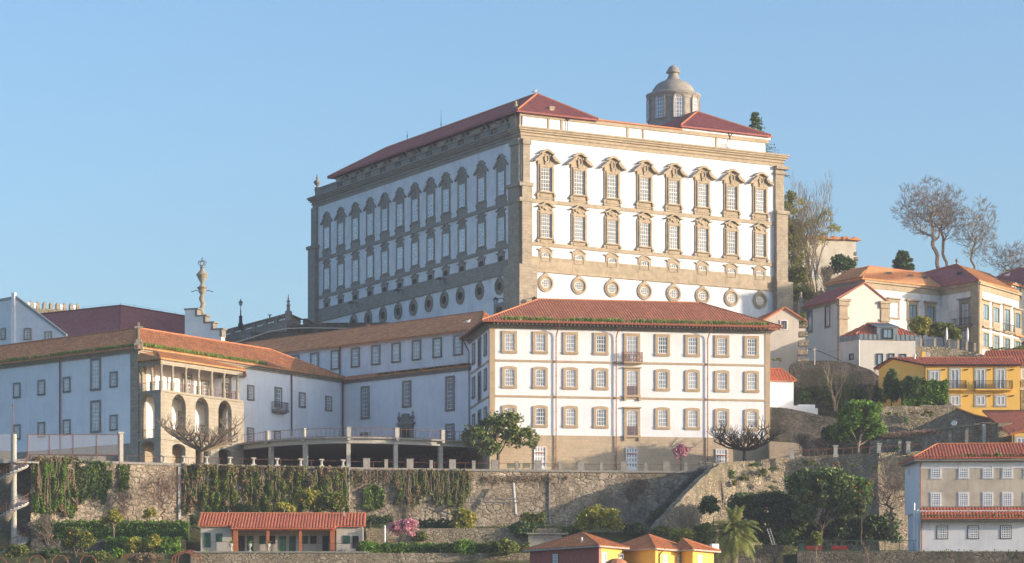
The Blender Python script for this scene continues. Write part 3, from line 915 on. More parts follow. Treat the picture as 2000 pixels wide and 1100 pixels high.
# ================================================================ CONVENT FRONT BLOCK
TZ = 27.9                                     # terrace level
BF = fac_vp(957, 370, 34600)
BS = Fac(BF.O, (BF.n[0], BF.n[1]))            # its left side
sB1 = BF.s(1504); sS1 = BS.s(917)
DEP = abs(sS1)
u3 = Vector((BF.u[0], BF.u[1], 0)); n3 = Vector((BF.n[0], BF.n[1], 0))
def Q(s, t, z): return BF.W(s, -t, z)          # t = metres behind the front
zb = lambda py, px=968: BF.z(px, py)
block = thing('convent_block', 'white three-storey block with nine window bays and hip roof, below the palace', 'building', tuple(Q(sB1 / 2, DEP / 2, TZ)))
z_eave = zb(636)
z_bt = BF.z(1085, 850.5)
mb = MB(); mb.prism([tuple(Q(0, 0, 0))[:2], tuple(Q(sB1, 0, 0))[:2], tuple(Q(sB1, DEP, 0))[:2], tuple(Q(0, DEP, 0))[:2]], z_bt, z_eave)
part('wall', mb, M['white'], block)
mb = MB(); e = .05; mb.prism([tuple(Q(-e, -e, 0))[:2], tuple(Q(sB1 + e, -e, 0))[:2], tuple(Q(sB1 + e, DEP, 0))[:2], tuple(Q(-e, DEP, 0))[:2]], TZ - 1.5, z_bt)
part('stone_basement', mb, M['base_st'], block)
mb = MB()
zb1, zb2 = zb(704), zb(773.5)
pw = BF.s(967)
for z in (zb1, zb2):
    mb.box(BF, pw, sB1 - pw, 0, .09, z - .13, z + .13)
    mb.box(BS, -DEP, -.5, 0, .09, z - .13, z + .13)
mb.box(BF, 0, pw, 0, .06, z_bt, z_eave); mb.box(BF, sB1 - pw, sB1, 0, .06, z_bt, z_eave)
mb.box(BS, -.65, 0.06, 0, .056, z_bt, z_eave)
part('string_courses', mb, M['stone_win'], block)
mb = MB()
zc = zb(641.5)
for a, b, d in ((zc, zc + .2, .12), (zc + .2, zc + .42, .3), (zc + .42, z_eave + .18, .62)):
    mb.box(BF, -d, sB1 + d, 0, d, a, b)
    mb.box(BS, -DEP, 0, 0, d - .003, a, b)
part('cornice', mb, M['stone_shade_dk'], block)
wmats = ('stone_win', 'frame', 'glass_c')
w1 = window_meshes('block_top', 1.24, 2.16, jamb=.36, head=.36, sill=.36, cols=4, rows=4, mats=wmats, mun=.055)
w1d = window_meshes('block_top_dark', 1.24, 2.16, jamb=.36, head=.36, sill=.36, cols=4, rows=4, mats=('stone_win', 'frame', 'glass_d'), mun=.06)
w2 = window_meshes('block_mid', 1.24, 2.16, jamb=.36, head=.36, sill=.36, cols=4, rows=4, rise=.18, mats=wmats, mun=.055)
dmats = ('stone_win', 'frame', 'glass_c')
d1 = window_meshes('block_balcony_door', 1.4, 3.3, jamb=.36, head=.38, sill=.05, cols=4, rows=6, mats=dmats, door=True, mid=False)
d2 = window_meshes('block_arch_door', 1.4, 3.3, jamb=.36, head=.42, sill=.3, cols=4, rows=6, rise=.2, mats=dmats, door=True, mid=False)
cols = (995, 1055.2, 1114.3, 1173.7, 1234.5, 1294, 1352.4, 1410, 1468)
zr = [zb(668.4, 995), zb(737, 995), zb(812.5, 995)]
for i, px in enumerate(cols):
    s = BF.s(px)
    if i == 4:
        place_window(BF, s, BF.z(px, 682), d1, block)
        place_window(BF, s, BF.z(px, 749), d2, block)
        place_window(BF, s, BF.z(px, 827), d2, block)
        continue
    place_window(BF, s, zr[0], w1d if i in (3, 5, 6, 8) else w1, block)
    place_window(BF, s, zr[1], w2, block)
    place_window(BF, s, zr[2], w2 if i not in (1, 3) else window_meshes('block_low_dark', 1.24, 2.16, jamb=.36, head=.36, sill=.36, cols=4, rows=4, rise=.18, mats=('stone_win', 'frame', 'glass_d'), mun=.055), block)
# side windows
wS = window_meshes('block_side', 1.5, 2.16, jamb=.36, head=.36, sill=.36, cols=2, rows=4, mats=('stone_shade_dk', 'frame', 'glass_d'))
dS = window_meshes('block_side_door', 1.6, 3.3, jamb=.4, head=.4, sill=.3, cols=2, rows=6, mats=('stone_shade_dk', 'frame_br', 'glass_d'), door=True)
for px in (926, 937.5, 949):
    s = BS.s(px)
    for j in range(3):
        if px == 937.5: place_window(BS, s, zr[j] - .5, dS, block)
        else: place_window(BS, s, zr[j], wS, block)
# balconies / grilles on the middle bay
def balcony(fac, s, z, w, dep, h, slab, rail, parent, bars=14, cross=False, name='balcony'):
    mb = MB(); mb.box(fac, s - w / 2, s + w / 2, 0, dep, z - .16, z)
    mb.box(fac, s - w / 2 + .15, s + w / 2 - .15, 0, dep * .7, z - .3, z - .16)
    o = part(name, mb, M[slab], parent)
    r = MB(); t = .025
    for d in (h, .08): 
        r.box(fac, s - w / 2, s + w / 2, dep - .06, dep - .01, z + d - .03, z + d + .02)
        for q in (s - w / 2, s + w / 2 - .05): r.box(fac, q, q + .05, 0, dep - .06, z + d - .03, z + d + .02)
    for i in range(bars + 1):
        x = s - w / 2 + t + (w - 2 * t) * i / bars
        r.box(fac, x - .018, x + .018, dep - .05, dep - .02, z, z + h)
    nb = max(2, int(bars * dep / w))
    for i in range(nb):
        for q in (s - w / 2 + t, s + w / 2 - t):
            d = .05 + (dep - .1) * i / nb
            r.box(fac, q - .018, q + .018, d, d + .03, z, z + h)
    if cross:
        for i in range(0, bars, 2):
            x0 = s - w / 2 + w * i / bars; x1 = s - w / 2 + w * (i + 2) / bars
            r.tube(fac.W(x0, dep - .03, z), fac.W(x1, dep - .03, z + h), .02, .02, 4)
            r.tube(fac.W(x1, dep - .03, z), fac.W(x0, dep - .03, z + h), .02, .02, 4)
    part('railing', r, M[rail], o)
    return o
sM = BF.s(1234.5)
balcony(BF, sM, BF.z(1234.5, 708), 2.5, .75, 1.25, 'stone_win', 'rail', block, 10, True)
for py in (774.5, 853):
    z = BF.z(1234.5, py)
    mb = MB(); mb.box(BF, sM - 1.1, sM + 1.1, 0, .3, z - .1, z + .15)
    for k in (-.95, .95): mb.box(BF, sM + k - .14, sM + k + .14, 0, .26, z - .55, z - .1)
    so_ = part('door_sill', mb, M['stone_win'], block)
    r = MB()
    for i in range(11): x = sM - .65 + 1.3 * i / 10; r.box(BF, x - .018, x + .018, .08, .11, z + .15, z + 1.3)
    r.box(BF, sM - .68, sM + .68, .07, .12, z + 1.26, z + 1.32)
    part('railing', r, M['rail'], so_)
mb = MB(); z = BF.z(1234.5, 787); 
for py in (719, 797):
    z = BF.z(1234.5, py); mb.box(BF, sM - 1.2, sM + 1.2, 0, .32, z - .05, z + .12)
part('door_hoods', mb, M['stone_win'], block)
# ground doors
gd = window_meshes('ground_door', 1.4, 3.7, jamb=.07, head=.07, sill=.02, cols=4, rows=6, mats=('frame', 'frame', 'glass_c'), door=True, mun=.17)
for px, py in ((1054.5, 873.4), (1233.5, 875.5), (1409, 878.5)):
    f = Fac(tuple(Q(0, -.055, 0))[:2], BF.u)
    s = f.s(px); zt = f.z(px, py)
    rt = place_window(f, s, zt - 1.85, gd, block)
    mb = MB(); mb.box(f, s - .62, s + .62, .02, .1, zt - 3.6, zt - 2.5)
    part('door_panel', mb, M['frame'], block)
    mb = MB(); mb.box(f, s - .68, s + .68, .02, .12, zt - .82, zt - .68); part('transom', mb, M['copper'], block)
# pipes and gutter
GO = 1.25                                     # eave overhang
zg = zb(632)
for px in (1085.6, 1203, 1381.5):
    mb = MB(); s = BF.s(px)
    mb.path([BF.W(s + .35, GO + .05, zg + .15), BF.W(s + .1, .35, zg - 1.0), BF.W(s, .22, zg - 1.5), BF.W(s, .22, TZ)], .075)
    for j in range(8): z = TZ + 1 + j * 2.3; mb.tube(BF.W(s, .22, z), BF.W(s, .22, z + .12), .10)
    part('downpipe', mb, M['copper'], block)
mb = MB()
g0, g1 = -GO, sB1 + GO
mb.tube(BF.W(g0, GO + .08, zg + .1), BF.W(g1, GO + .08, zg + .1), .11)
mb.tube(BF.W(g0 - .08, GO, zg + .1), BF.W(g0 - .08, -DEP, zg + .1), .11)
part('gutter', mb, M['copper'], block)
mb = MB(); s = BS.s(920)
mb.path([BF.W(g0, -DEP + 1.5, zg), BF.W(-.3, -DEP + 1.5, zg - 1.8), BF.W(-.2, -DEP + 1.0, TZ + 2)], .08)
part('downpipe', mb, M['iron'], block)
# roof
zt = zg + .22
H = DEP / 2 + .0
e1, e2, e3, e4 = Q(-GO, -GO, zt), Q(sB1 + GO, -GO, zt), Q(sB1 + GO, DEP + GO, zt), Q(-GO, DEP + GO, zt)
k1 = (1051 - CX) / F
def onmid(px, py):
    f = Fac(tuple(Q(0, H, 0))[:2], BF.u); s = f.s(px)
    return Q(s, H, f.z(px, py))
r1, r2 = onmid(1051, 586), onmid(1367, 592)
r2.z = r1.z = (r1.z + r2.z) / 2
roof(block, [[e1, e2, r2, r1], [e4, e1, r1], [e3, e4, r1, r2], [e2, e3, r2]], 'tile', th=.16, pitch=.36, ridges=[(r1, r2), (e1, r1), (e2, r2)])
mb = MB()
for i in range(int(sB1 / .5)): s = .3 + i * .5; mb.box(BF, s, s + .12, .62, GO - .05, zt - .42, zt - .2)
part('rafter_ends', mb, M['stone_shade_dk'], block)
roof_grass(block, Q(1.5, -GO + .15, zt + .12), Q(sB1 - .5, -GO + .15, zt + .12), 2600, .62, 1.3)

# ================================================================ MIDDLE WING
MF = fac_vp(917, 386, -4750)
sm0 = MF.s(670)
MW = thing('middle_wing', 'shaded white wing with a carved stone portal, left of the nine-bay block', 'building', tuple(MF.W(sm0 / 2, -5, TZ)))
zm = lambda px, py: MF.z(px, py)
zl_top = zm(917, 716)                          # top of lower wall
z_up = zm(905, 645)
DK = 32.4                                      # deck level
mb = MB(); 
pr = lambda a, b, d0, d1: [tuple(MF.W(a, d0, 0))[:2], tuple(MF.W(b, d0, 0))[:2], tuple(MF.W(b, d1, 0))[:2], tuple(MF.W(a, d1, 0))[:2]]
mb.prism(pr(sm0, 1.5, -1.0, 0), DK - .3, zl_top)
part('wall', mb, M['white'], MW)
mb = MB(); mb.prism(pr(sm0 - 16, 1.5, -8, -.9), DK, z_up)
part('upper_wall', mb, M['white_mid'], MW)
mb = MB(); mb.prism(pr(sm0 - 2, 1.5, -1.2, -.02), TZ - 1, DK - .2); part('undercroft_wall', mb, M['rubble'], MW)
mb = MB()
for a, b, d in ((zl_top - .5, zl_top - .25, .14), (zl_top - .25, zl_top, .35)): mb.box(MF, sm0, .6, 0, d, a, b)
part('cornice', mb, M['stone_shade_dk'], MW)
a, b = MF.W(sm0, .5, zl_top + .02), MF.W(.6, .5, zl_top + .02)
c, d = MF.W(.6, -.95, zl_top + .62), MF.W(sm0, -.95, zl_top + .62)
roof(MW, [[a, b, c, d]], 'tile_old', th=.12, name='tiled_ledge')
roof_grass(MW, MF.W(sm0 * .7, .3, zl_top + .15), MF.W(.3, .3, zl_top + .15), 500, .3, .6, 'leaf_dk')
UF = MF.off(-.9)
wu = window_meshes('wing_upper', 1.25, 2.25, jamb=.26, head=.26, sill=.26, cols=3, rows=4, mats=('stone_shade_dk', 'frame', 'glass_c'))
for px, py in ((577, 718), (615, 709), (655, 703.5), (694.5, 698), (734.5, 693.5), (774, 689), (814, 683.5), (854.5, 678.5), (895, 673.5)):
    place_window(UF, UF.s(px), UF.z(774, 689), wu, MW)
def tallwin(key, w, h, cols=3, rows=6, mats=('stone_shade_dk', 'frame', 'glass_d'), **k): return window_meshes(key, w, h, jamb=.32, head=.32, sill=.32, cols=cols, rows=rows, mats=mats, **k)
place_window(MF, MF.s(714), zm(714, 787), tallwin('wing_tall', 1.1, 3.95, rows=7), MW)
place_window(MF, MF.s(795), zm(795, 770), tallwin('wing_tall_b', 1.1, 3.05, rows=5), MW)
place_window(MF, MF.s(879.3), zm(879.3, 769), tallwin('wing_tall_c', 1.1, 4.1, rows=7), MW)
place_window(MF, MF.s(879), zm(879, 844), tallwin('wing_low', 1.1, 1.6, rows=3), MW)
place_window(MF, MF.s(713), zm(713, 862), tallwin('wing_low_b', 1.1, 1.8, rows=3), MW)
# portal
s = MF.s(794.5); zz = lambda y: zm(794.5, y)
mb = MB()
for k in (-1, 1):
    mb.box(MF, s + k * .85, s + k * 1.35, 0, .3, DK, zz(829))
    mb.poly(MF, [(s, zz(812)), (s + k * .55, zz(812)), (s + k * .85, zz(816)), (s + k * .8, zz(820)), (s + k * 1.3, zz(825)), (s + k * 1.75, zz(826)), (s + k * 1.65, zz(829)), (s, zz(829))], 0, .35)
    volute(mb, 0, 0, .01, 0, .01) if False else None
    mb.poly(MF, [(s + k * .2, zz(808)), (s + k * .55, zz(809)), (s + k * .6, zz(812)), (s, zz(812)), (s, zz(808))], 0, .45)
    c = MF.W(s + k * 1.35, .2, zz(825)); mb.lathe([(.12, 0), (.1, .3), (.24, .5), (.27, .7), (.1, .9), (.07, 1.1), (.14, 1.2), (.03, 1.55)], c, 8)
mb.box(MF, s - 1.55, s + 1.55, 0, .5, zz(830.5), zz(828))
mb.box(MF, s - 1.4, s + 1.4, 0, .34, zz(837), zz(830.5))
po = part('portal', mb, M['stone_shade_dk'], MW)
mb = MB(); mb.box(MF, s - .85, s + .85, 0, .06, DK, zz(837)); part('door', mb, M['frame_gn'], po)
mb = MB()
for px, top in ((728 * 0 + 671.5, 742),):
    mb.path([MF.W(MF.s(px), .2, zm(px, top)), MF.W(MF.s(px), .2, DK)], .1)
part('downpipe', mb, M['frame_br'], MW); mb = MB()
s = UF.s(665); mb.path([UF.W(s, .15, z_up), UF.W(s, .15, zl_top + .5)], .09)
part('downpipe', mb, M['frame_br'], MW)
# roof of the upper storey: ridge and back range, with the small hip beside the block
zt = z_up + .05
fm_ = Fac(tuple(UF.W(0, -7, 0))[:2], MF.u)
def rp(px, py): s = fm_.s(px); return fm_.W(s, 0, fm_.z(px, py))
A = UF.W(UF.s(531), .55, zt); B = UF.W(UF.s(917) + 2.6, .55, zt)
rA = rp(480, 664); rK = rp(714, 637); rB = rp(945, 612)
rz = (rK.z + rB.z) / 2; rB.z = rz; rK.z = rz; rA.z = rz - .1
roof(MW, [[A, B, rB, rK, rA]], 'tile_old', th=.16, ridges=[(rA, rK), (rK, rB), (B, rB)])
bk = fm_.W(fm_.s(945) + 6.5, -1.0, zt - .3)
roof(MW, [[B, bk, rB]], 'tile', th=.16, ridges=[(B, rB)], name='hip_roof')
bk1 = fm_.W(fm_.s(755), 0.2, rz - .7); tp = fm_.W(fm_.s(714), -.5, rz + .35)
roof(MW, [[rK, fm_.W(fm_.s(752), .9, rz - .45), tp]], 'tile', th=.1, name='hip_end')

# ================================================================ LOGGIA WING (left)
GF = fac_vp(270, 367.3, -5200)               # its left front
HF = Fac(GF.O, (0.655, 1))                   # its right front
sG = GF.s(-60); sH = HF.s(672)
LW = thing('loggia_wing', 'long white left wing with mossy roof, stone corner cross and arcaded granite loggia', 'building', tuple(GF.W(sG / 2, -8, TZ)))
zg_ = lambda px, py: GF.z(px, py); zh_ = lambda px, py: HF.z(px, py)
z_we = zg_(267, 689)                          # under cornice
z_ee = zg_(267, 681)
c0 = GF.W(0, 0, 0); cl = GF.W(sG, 0, 0); ch = HF.W(sH, 0, 0)
WD = 11.0
mb = MB(); mb.prism([(c0.x, c0.y), (cl.x, cl.y), (cl.x + 6, cl.y + WD + 2), (c0.x, c0.y + 17), (ch.x - 10, ch.y + 10), (ch.x, ch.y)], TZ - 2, z_ee)
part('wall', mb, M['white'], LW)
mb = MB()
mb.box(GF, GF.s(255), .05, 0, .06, TZ - 2, z_we); mb.box(HF, -.05, 1.5, 0, .056, TZ - 2, z_we)
b0, b1 = GF.s(-60), GF.s(255)
mb.poly(GF, [(b0, TZ - 3), (b1, TZ - 3), (b1, zg_(255, 866)), (GF.s(30), zg_(30, 884)), (b0, zg_(-60, 890))], 0, .05)
mb.box(HF, 1, sH, 0, .05, TZ - 2, DK - .2)
part('stone_base', mb, M['stone'], LW)
mb = MB()
for a, b, d in ((z_we, z_we + .22, .18), (z_we + .22, z_we + .42, .36), (z_we + .42, z_ee + .1, .65)):
    mb.box(GF, sG, d * .9, -.5, d, a, b); mb.box(HF, -d * .9, sH, -.5, d - .003, a, b)
part('cornice', mb, M['stone'], LW)
lw = ('stone_shade_dk', 'frame', 'glass_c')
n1 = window_meshes('wing_small', 1.1, 1.6, jamb=.2, head=.22, sill=.22, cols=2, rows=3, mats=lw)
n2 = window_meshes('wing_left_tall', 1.45, 3.6, jamb=.3, head=.3, sill=.3, cols=3, rows=7, mats=lw)
zu, zd = zg_(222, 741.5), zg_(222, 826)
for px in (33.5, 81.5, 131, 222.5):
    place_window(GF, GF.s(px), zu, n1, LW); place_window(GF, GF.s(px), zd, n1, LW)
place_window(GF, GF.s(187.5), zg_(187.5, 731.5), n2, LW)
place_window(GF, GF.s(187.5), zg_(187.5, 814), n2, LW)
# right front windows
n3_ = window_meshes('wing_right_small', 1.0, 1.65, jamb=.22, head=.22, sill=.22, cols=3, rows=4, mats=('stone_shade_dk', 'frame', 'glass_c'))
zz1 = zh_(489, 767.5); zz2 = zh_(489, 849)
for px in (489, 589.5, 641): place_window(HF, HF.s(px), zz1, n3_, LW)
for px in (488.5, 541, 641.5): place_window(HF, HF.s(px), zz2 - .1, n3_, LW)
sD = HF.s(543)
n4 = window_meshes('wing_balcony_door', 1.05, 2.5, jamb=.25, head=.25, sill=.02, cols=2, rows=4, mats=('stone_shade_dk', 'frame', 'glass_c'), door=True)
place_window(HF, sD, zh_(543, 778), n4, LW)
balcony(HF, sD, zh_(543, 803), 2.9, .8, 1.15, 'stone_shade_dk', 'iron', LW, 16)
for f, px, t, b in ((GF, 119, 706, 884), (HF, 568, 730, 852)):
    mb = MB(); mb.path([f.W(f.s(px), .18, f.z(px, t)), f.W(f.s(px), .18, f.z(px, b))], .1)
    part('downpipe', mb, M['frame_br'], LW)
# roof: two ranges meeting in a hip at the corner
OV = .75
gE = Fac(tuple(GF.W(0, OV, 0))[:2], GF.u); hE = Fac(tuple(HF.W(0, OV, 0))[:2], HF.u)
# eave corner
def isect(f, g):
    a, b, c, d = f.u[0], -g.u[0], f.u[1], -g.u[1]
    e, h = g.O[0] - f.O[0], g.O[1] - f.O[1]
    det = a * d - b * c
    s = (e * d - b * h) / det
    return f.W(s, 0, 0)
ec = isect(gE, hE)
rb_ = 4.8
g2 = Fac(tuple(GF.W(0, -rb_, 0))[:2], GF.u); h2 = Fac(tuple(HF.W(0, -rb_, 0))[:2], HF.u)
rc = isect(g2, h2)
zE = z_ee + .12
rcz = (HY - 642) * rc.y / F
ec.z = zE; rc.z = rcz
el = gE.W(gE.s(-60), 0, zE); rl = g2.W(g2.s(-60), 0, rcz)
er = hE.W(hE.s(674), 0, zE); rr_ = h2.W(h2.s(525), 0, rcz)
roof(LW, [[el, ec, rc, rl], [ec, er, rr_, rc]], 'tile_old', th=.16, pitch=.42, r=.10, ridges=[(rl, rc), (rc, rr_), (ec, rc), (rr_, er)], rmat='ridge')
bkx = h2.W(h2.s(600), -4.5, zE)
roof(LW, [[er, bkx, rr_]], 'tile_old', th=.14, name='hip_end')
roof_grass(LW, el + Vector((0, 0, .1)), ec + Vector((0, 0, .1)), 1300, .5, .9)
roof_grass(LW, ec + Vector((.3, 0, .1)), hE.W(hE.s(520), 0, zE + .1), 1300, .55, 1.0)
mb = MB(); c = ec + Vector((0, .5, 0))
mb.box(Fac((c.x, c.y), (1, 0)), -.55, .55, -.5, .3, c.z - .3, c.z + .45)
mb.box(Fac((c.x, c.y), (1, 0)), -.36, .36, -.3, .2, c.z + .45, c.z + .95)
mb.box(Fac((c.x, c.y), (1, 0)), -.12, .12, -.1, .1, c.z + .95, c.z + 3.1)
mb.box(Fac((c.x, c.y), (1, 0)), -.52, .52, -.08, .08, c.z + 2.35, c.z + 2.62)
part('stone_cross', mb, M['stone_lt'], LW)
# --- loggia
t0 = 4.35
k = Fac(tuple(GF.W(0, 0, 0))[:2], GF.u)
lc = GF.W(t0, 0, 0)                           # outer corner
FF = Fac((lc.x, lc.y), HF.u)                  # loggia front
sF1 = FF.s(469)
zf = lambda px, py: FF.z(px, py)
lg = MB()
z_fl = zf(314, 761)                           # upper floor level
def arch_wall(mb, fac, s0, s1, z0, z1, opens, th=.7):
    """wall with arched openings: opens = (centre, width, sill z, spring z, rise)"""
    xs = s0
    for c, w, za, zs, rise in opens:
        a, b = c - w / 2, c + w / 2
        mb.box(fac, xs, a, -th, 0, z0, z1)
        if za > z0: mb.box(fac, a, b, -th, 0, z0, za)
        n = 12
        top = [(c + w / 2 * math.cos(math.pi * i / n), zs + rise * math.sin(math.pi * i / n)) for i in range(n + 1)]
        for i in range(n):
            p, q = top[i], top[i + 1]
            v = [(q[0], q[1]), (p[0], p[1]), (p[0], z1), (q[0], z1)]
            if abs(p[0] - q[0]) > 1e-6: mb.poly(fac, v, -th, 0)
        xs = b
    mb.box(fac, xs, s1, -th, 0, z0, z1)
z_mf = zf(330, 856)                           # middle floor
zfl = z_fl - .05
aw = 2.75
fa = [FF.s(349.5), FF.s(394.5), FF.s(439.5)]
spr = zf(349.5, 770.6) - aw / 2 - .15
arch_wall(lg, FF, 0, sF1, z_mf, zfl, [(c, aw, z_mf + .0, spr, aw / 2 + .15) for c in fa], .65)
ls = zf(349.5, 867) - .55
arch_wall(lg, FF, 0, sF1, TZ - 1, z_mf, [(c, 2.6, TZ - .9, ls, .55) for c in fa], .65)
# side (parallel to the left front)
cs = t0 - (GF.s(304) + GF.s(268.6)) / 2
cc = (GF.s(304) + GF.s(270)) / 2 + .1
arch_wall(lg, GF, .25, t0, z_mf, zfl, [(cc, 2.7, z_mf, spr, 1.5)], .65)
arch_wall(lg, GF, .25, t0, TZ - 1, z_mf - .02, [(cc, 2.5, TZ - .9, ls + .25, .55)], .65)
# far side
RT = Fac(tuple(FF.W(sF1, 0, 0))[:2], GF.u)
d_ = -4.35
arch_wall(lg, RT, d_, 0, z_mf, zfl, [(d_ / 2, 2.5, z_mf, spr, 1.4)], .65)
arch_wall(lg, RT, d_, 0, TZ - 1, z_mf - .02, [(d_ / 2, 2.3, TZ - .9, ls, .5)], .65)
log = part('loggia_arcade', lg, M['stone_lt'], LW)
fl = MB()
for z, th in ((z_fl, .28), (z_mf, .25)):
    q = [FF.W(-.15, .15, 0), FF.W(sF1 + .15, .15, 0), RT.W(d_, .15, 0), GF.W(0.05, .15, 0)]
    fl.prism([(p.x, p.y) for p in q], z - th, z)
part('floor_slabs', fl, M['stone_lt'], LW)
# upper colonnade
cm = MB()
z_b0, z_b1_ = zf(315, 711), zf(315, 703)
def colo(fac, s):
    cm = MB()
    p = fac.W(s, -.25, z_fl)
    hgt = z_b0 - z_fl
    cm.lathe([(.26, 0), (.26, 1.15), (.17, 1.2), (.15, hgt - .3), (.2, hgt - .22), (.27, hgt)], p, 10)
    part('column', cm, M['stone_lt'], LW)
for px in (315.8, 339.6, 365.5, 390.6, 416, 440, 466.5): colo(FF, FF.s(px) + (.2 if px < 316 else 0))
colo(GF, GF.s(293.7)); colo(GF, .5)
colo(RT, d_ / 2)
bm_ = MB()
bm_.box(FF, 0, sF1, -.5, 0, z_b0, z_b1_); bm_.box(FF, -.15, sF1 + .15, -.5, .14, z_b1_, z_b1_ + .2)
bm_.box(GF, 0, t0, -.5, .002, z_b0, z_b1_ - .003); bm_.box(RT, d_, 0, -.5, .002, z_b0, z_b1_ - .003)
part('loggia_beam', bm_, M['stone_lt'], LW)
rm = MB()
for f, a, b, n in ((FF, 0.3, sF1 - .2, 40), (GF, .4, t0 - .3, 12), (RT, d_, -.2, 12)):
    for zq in (z_fl + 1.05,): rm.box(f, a, b, -.27, -.22, zq, zq + .05)
    for i in range(n): x = a + (b - a) * i / n; rm.box(f, x, x + .035, -.26, -.23, z_fl, z_fl + 1.05)
for c in fa: 
    rm.box(FF, c - aw / 2, c + aw / 2, -.3, -.25, z_mf + 1.1, z_mf + 1.15)
    for i in range(14): x = c - aw / 2 + aw * i / 14; rm.box(FF, x, x + .03, -.3, -.27, z_mf, z_mf + 1.1)
rm.box(GF, cc - 1.35, cc + 1.35, -.3, -.25, z_mf + 1.1, z_mf + 1.15)
for i in range(14): x = cc - 1.35 + 2.7 * i / 14; rm.box(GF, x, x + .03, -.3, -.27, z_mf, z_mf + 1.1)
part('railing', rm, M['rail'], LW)
# loggia doors and windows on the wall behind
place_window(HF, HF.s(350) + 1.5, z_fl + 1.45, window_meshes('loggia_door', 1.5, 2.9, jamb=.25, head=.25, sill=.0, cols=3, rows=6, mats=('stone_shade_dk', 'frame', 'glass_d'), door=True), LW)
for s in (HF.s(400), HF.s(440)): place_window(HF, s, z_fl + 1.5, window_meshes('loggia_window', 1.0, 1.9, jamb=.25, head=.25, sill=.25, cols=3, rows=4, mats=('stone_shade_dk', 'frame', 'glass_d')), LW)
place_window(HF, HF.s(348) + 1.2, z_mf + 1.9, window_meshes('loggia_low_door', 1.7, 3.7, jamb=.4, head=.5, sill=.0, cols=3, rows=6, mats=('stone', 'frame', 'glass_d'), door=True), LW)
for s in (HF.s(395), HF.s(430)): place_window(HF, s, z_mf + 1.6, PROTO['loggia_window'], LW)
# loggia roof
o_ = .45
zr0 = z_b1_ + .22
x1 = FF.W(0, o_, zr0) + Vector((GF.n[0], GF.n[1], 0)) * o_; x2 = FF.W(sF1 + o_, o_, zr0)
x3 = HF.W(HF.s(469) + 1.2, .1, zr0); x0 = GF.W(0, o_, zr0)
hp = FF.W(3.6, -3.6, 0); hp.z = (HY - 688) * hp.y / F
hq = FF.W(sF1 - 3.2, -3.6, hp.z)
wl0 = HF.W(.2, .1, hp.z - .4)
roof(LW, [[x1, x2, hq, hp], [x0, x1, hp, HF.W(.3, .2, zr0 + 1.0)], [x2, x3, hq]], 'tile_new', th=.16, pitch=.36, ridges=[(x1, hp), (x2, hq)], name='loggia_roof')
# ================================================================ GROUND
def lerp_prof(prof, y):
    if y <= prof[0][0]: return prof[0][1]
    for (a, za), (b, zb_) in zip(prof[:-1], prof[1:]):
        if y <= b: return za + (zb_ - za) * (y - a) / (b - a)
    return prof[-1][1]
profL = [(200, -16), (240, -15), (262, -6), (300, 4), (306, 6), (309, 12.9), (328.9, 13.4), (330.4, 15.7), (345, 16), (346, 19), (358, 20.3), (365.6, 20.8), (367, 27.2), (392, 27.3), (400, 33), (415, 44), (425, 48), (436, 50.5), (470, 55.5), (520, 58), (620, 56), (900, 20), (1400, 10)]
profR = [(200, -16), (240, -15), (262, -6), (300, 4), (318, 8), (322.6, 10), (323.4, 15.5), (352, 15.6), (362, 16), (367, 27.4), (372, 28.2), (376.5, 29), (379, 35.5), (389, 36.5), (393, 38), (400, 43.5), (412, 46), (425, 48.5), (440, 53), (455, 60), (468, 64.5), (500, 68), (560, 66), (900, 24), (1400, 10)]
gm_ = MB()
xs = sorted(set(list(range(-1400, -120, 160)) + [-100, -80, -70, -60, -50, -40, -30, -20, -10, 0, 8, 16, 22, 28, 34, 40, 46, 52, 60, 70, 80, 90, 100, 120] + list(range(160, 1500, 160))))
ys = sorted(set([-400, -100, 0, 100, 180, 200, 240, 262, 280, 300, 306, 309, 314, 318, 322.6, 323.4, 326, 328.9, 330.4, 337, 345, 346, 352, 358, 359, 362, 365.6, 367, 372, 376.5, 379, 385, 389, 392, 393, 400, 406, 412, 415, 425, 436, 440, 448, 455, 462, 468, 480, 500, 520, 560, 620, 760, 900, 1150, 1400, 3000]))
def gz(x, y):
    w = min(1, max(0, (x - 18) / 14.0)); w = w * w * (3 - 2 * w)
    # the left (palace) side of the hill stands further back
    zl_ = lerp_prof(profL, y); zr_ = lerp_prof(profR, y)
    return zl_ * (1 - w) + zr_ * w
V = [(x, y, gz(x, y) + (random.uniform(-.12, .12) if 205 < y < 800 and abs(x) < 200 else 0)) for y in ys for x in xs]
nx = len(xs)
gm_.raw(V, [(j * nx + i, j * nx + i + 1, (j + 1) * nx + i + 1, (j + 1) * nx + i) for j in range(len(ys) - 1) for i in range(nx - 1)])
struct('ground', gm_, M['green_ground'])
wtr = MB(); wtr.cube(-1500, 1500, -500, 236, -16.5, -14.6)
mw, ntw, bw_ = newmat('river_water'); bw_.inputs['Base Color'].default_value = (.03, .06, .06, 1); bw_.inputs['Roughness'].default_value = .12
bump(ntw, bw_, noise(ntw, coords(ntw), .6, 3), .4, .1)
struct('river', wtr, mw)

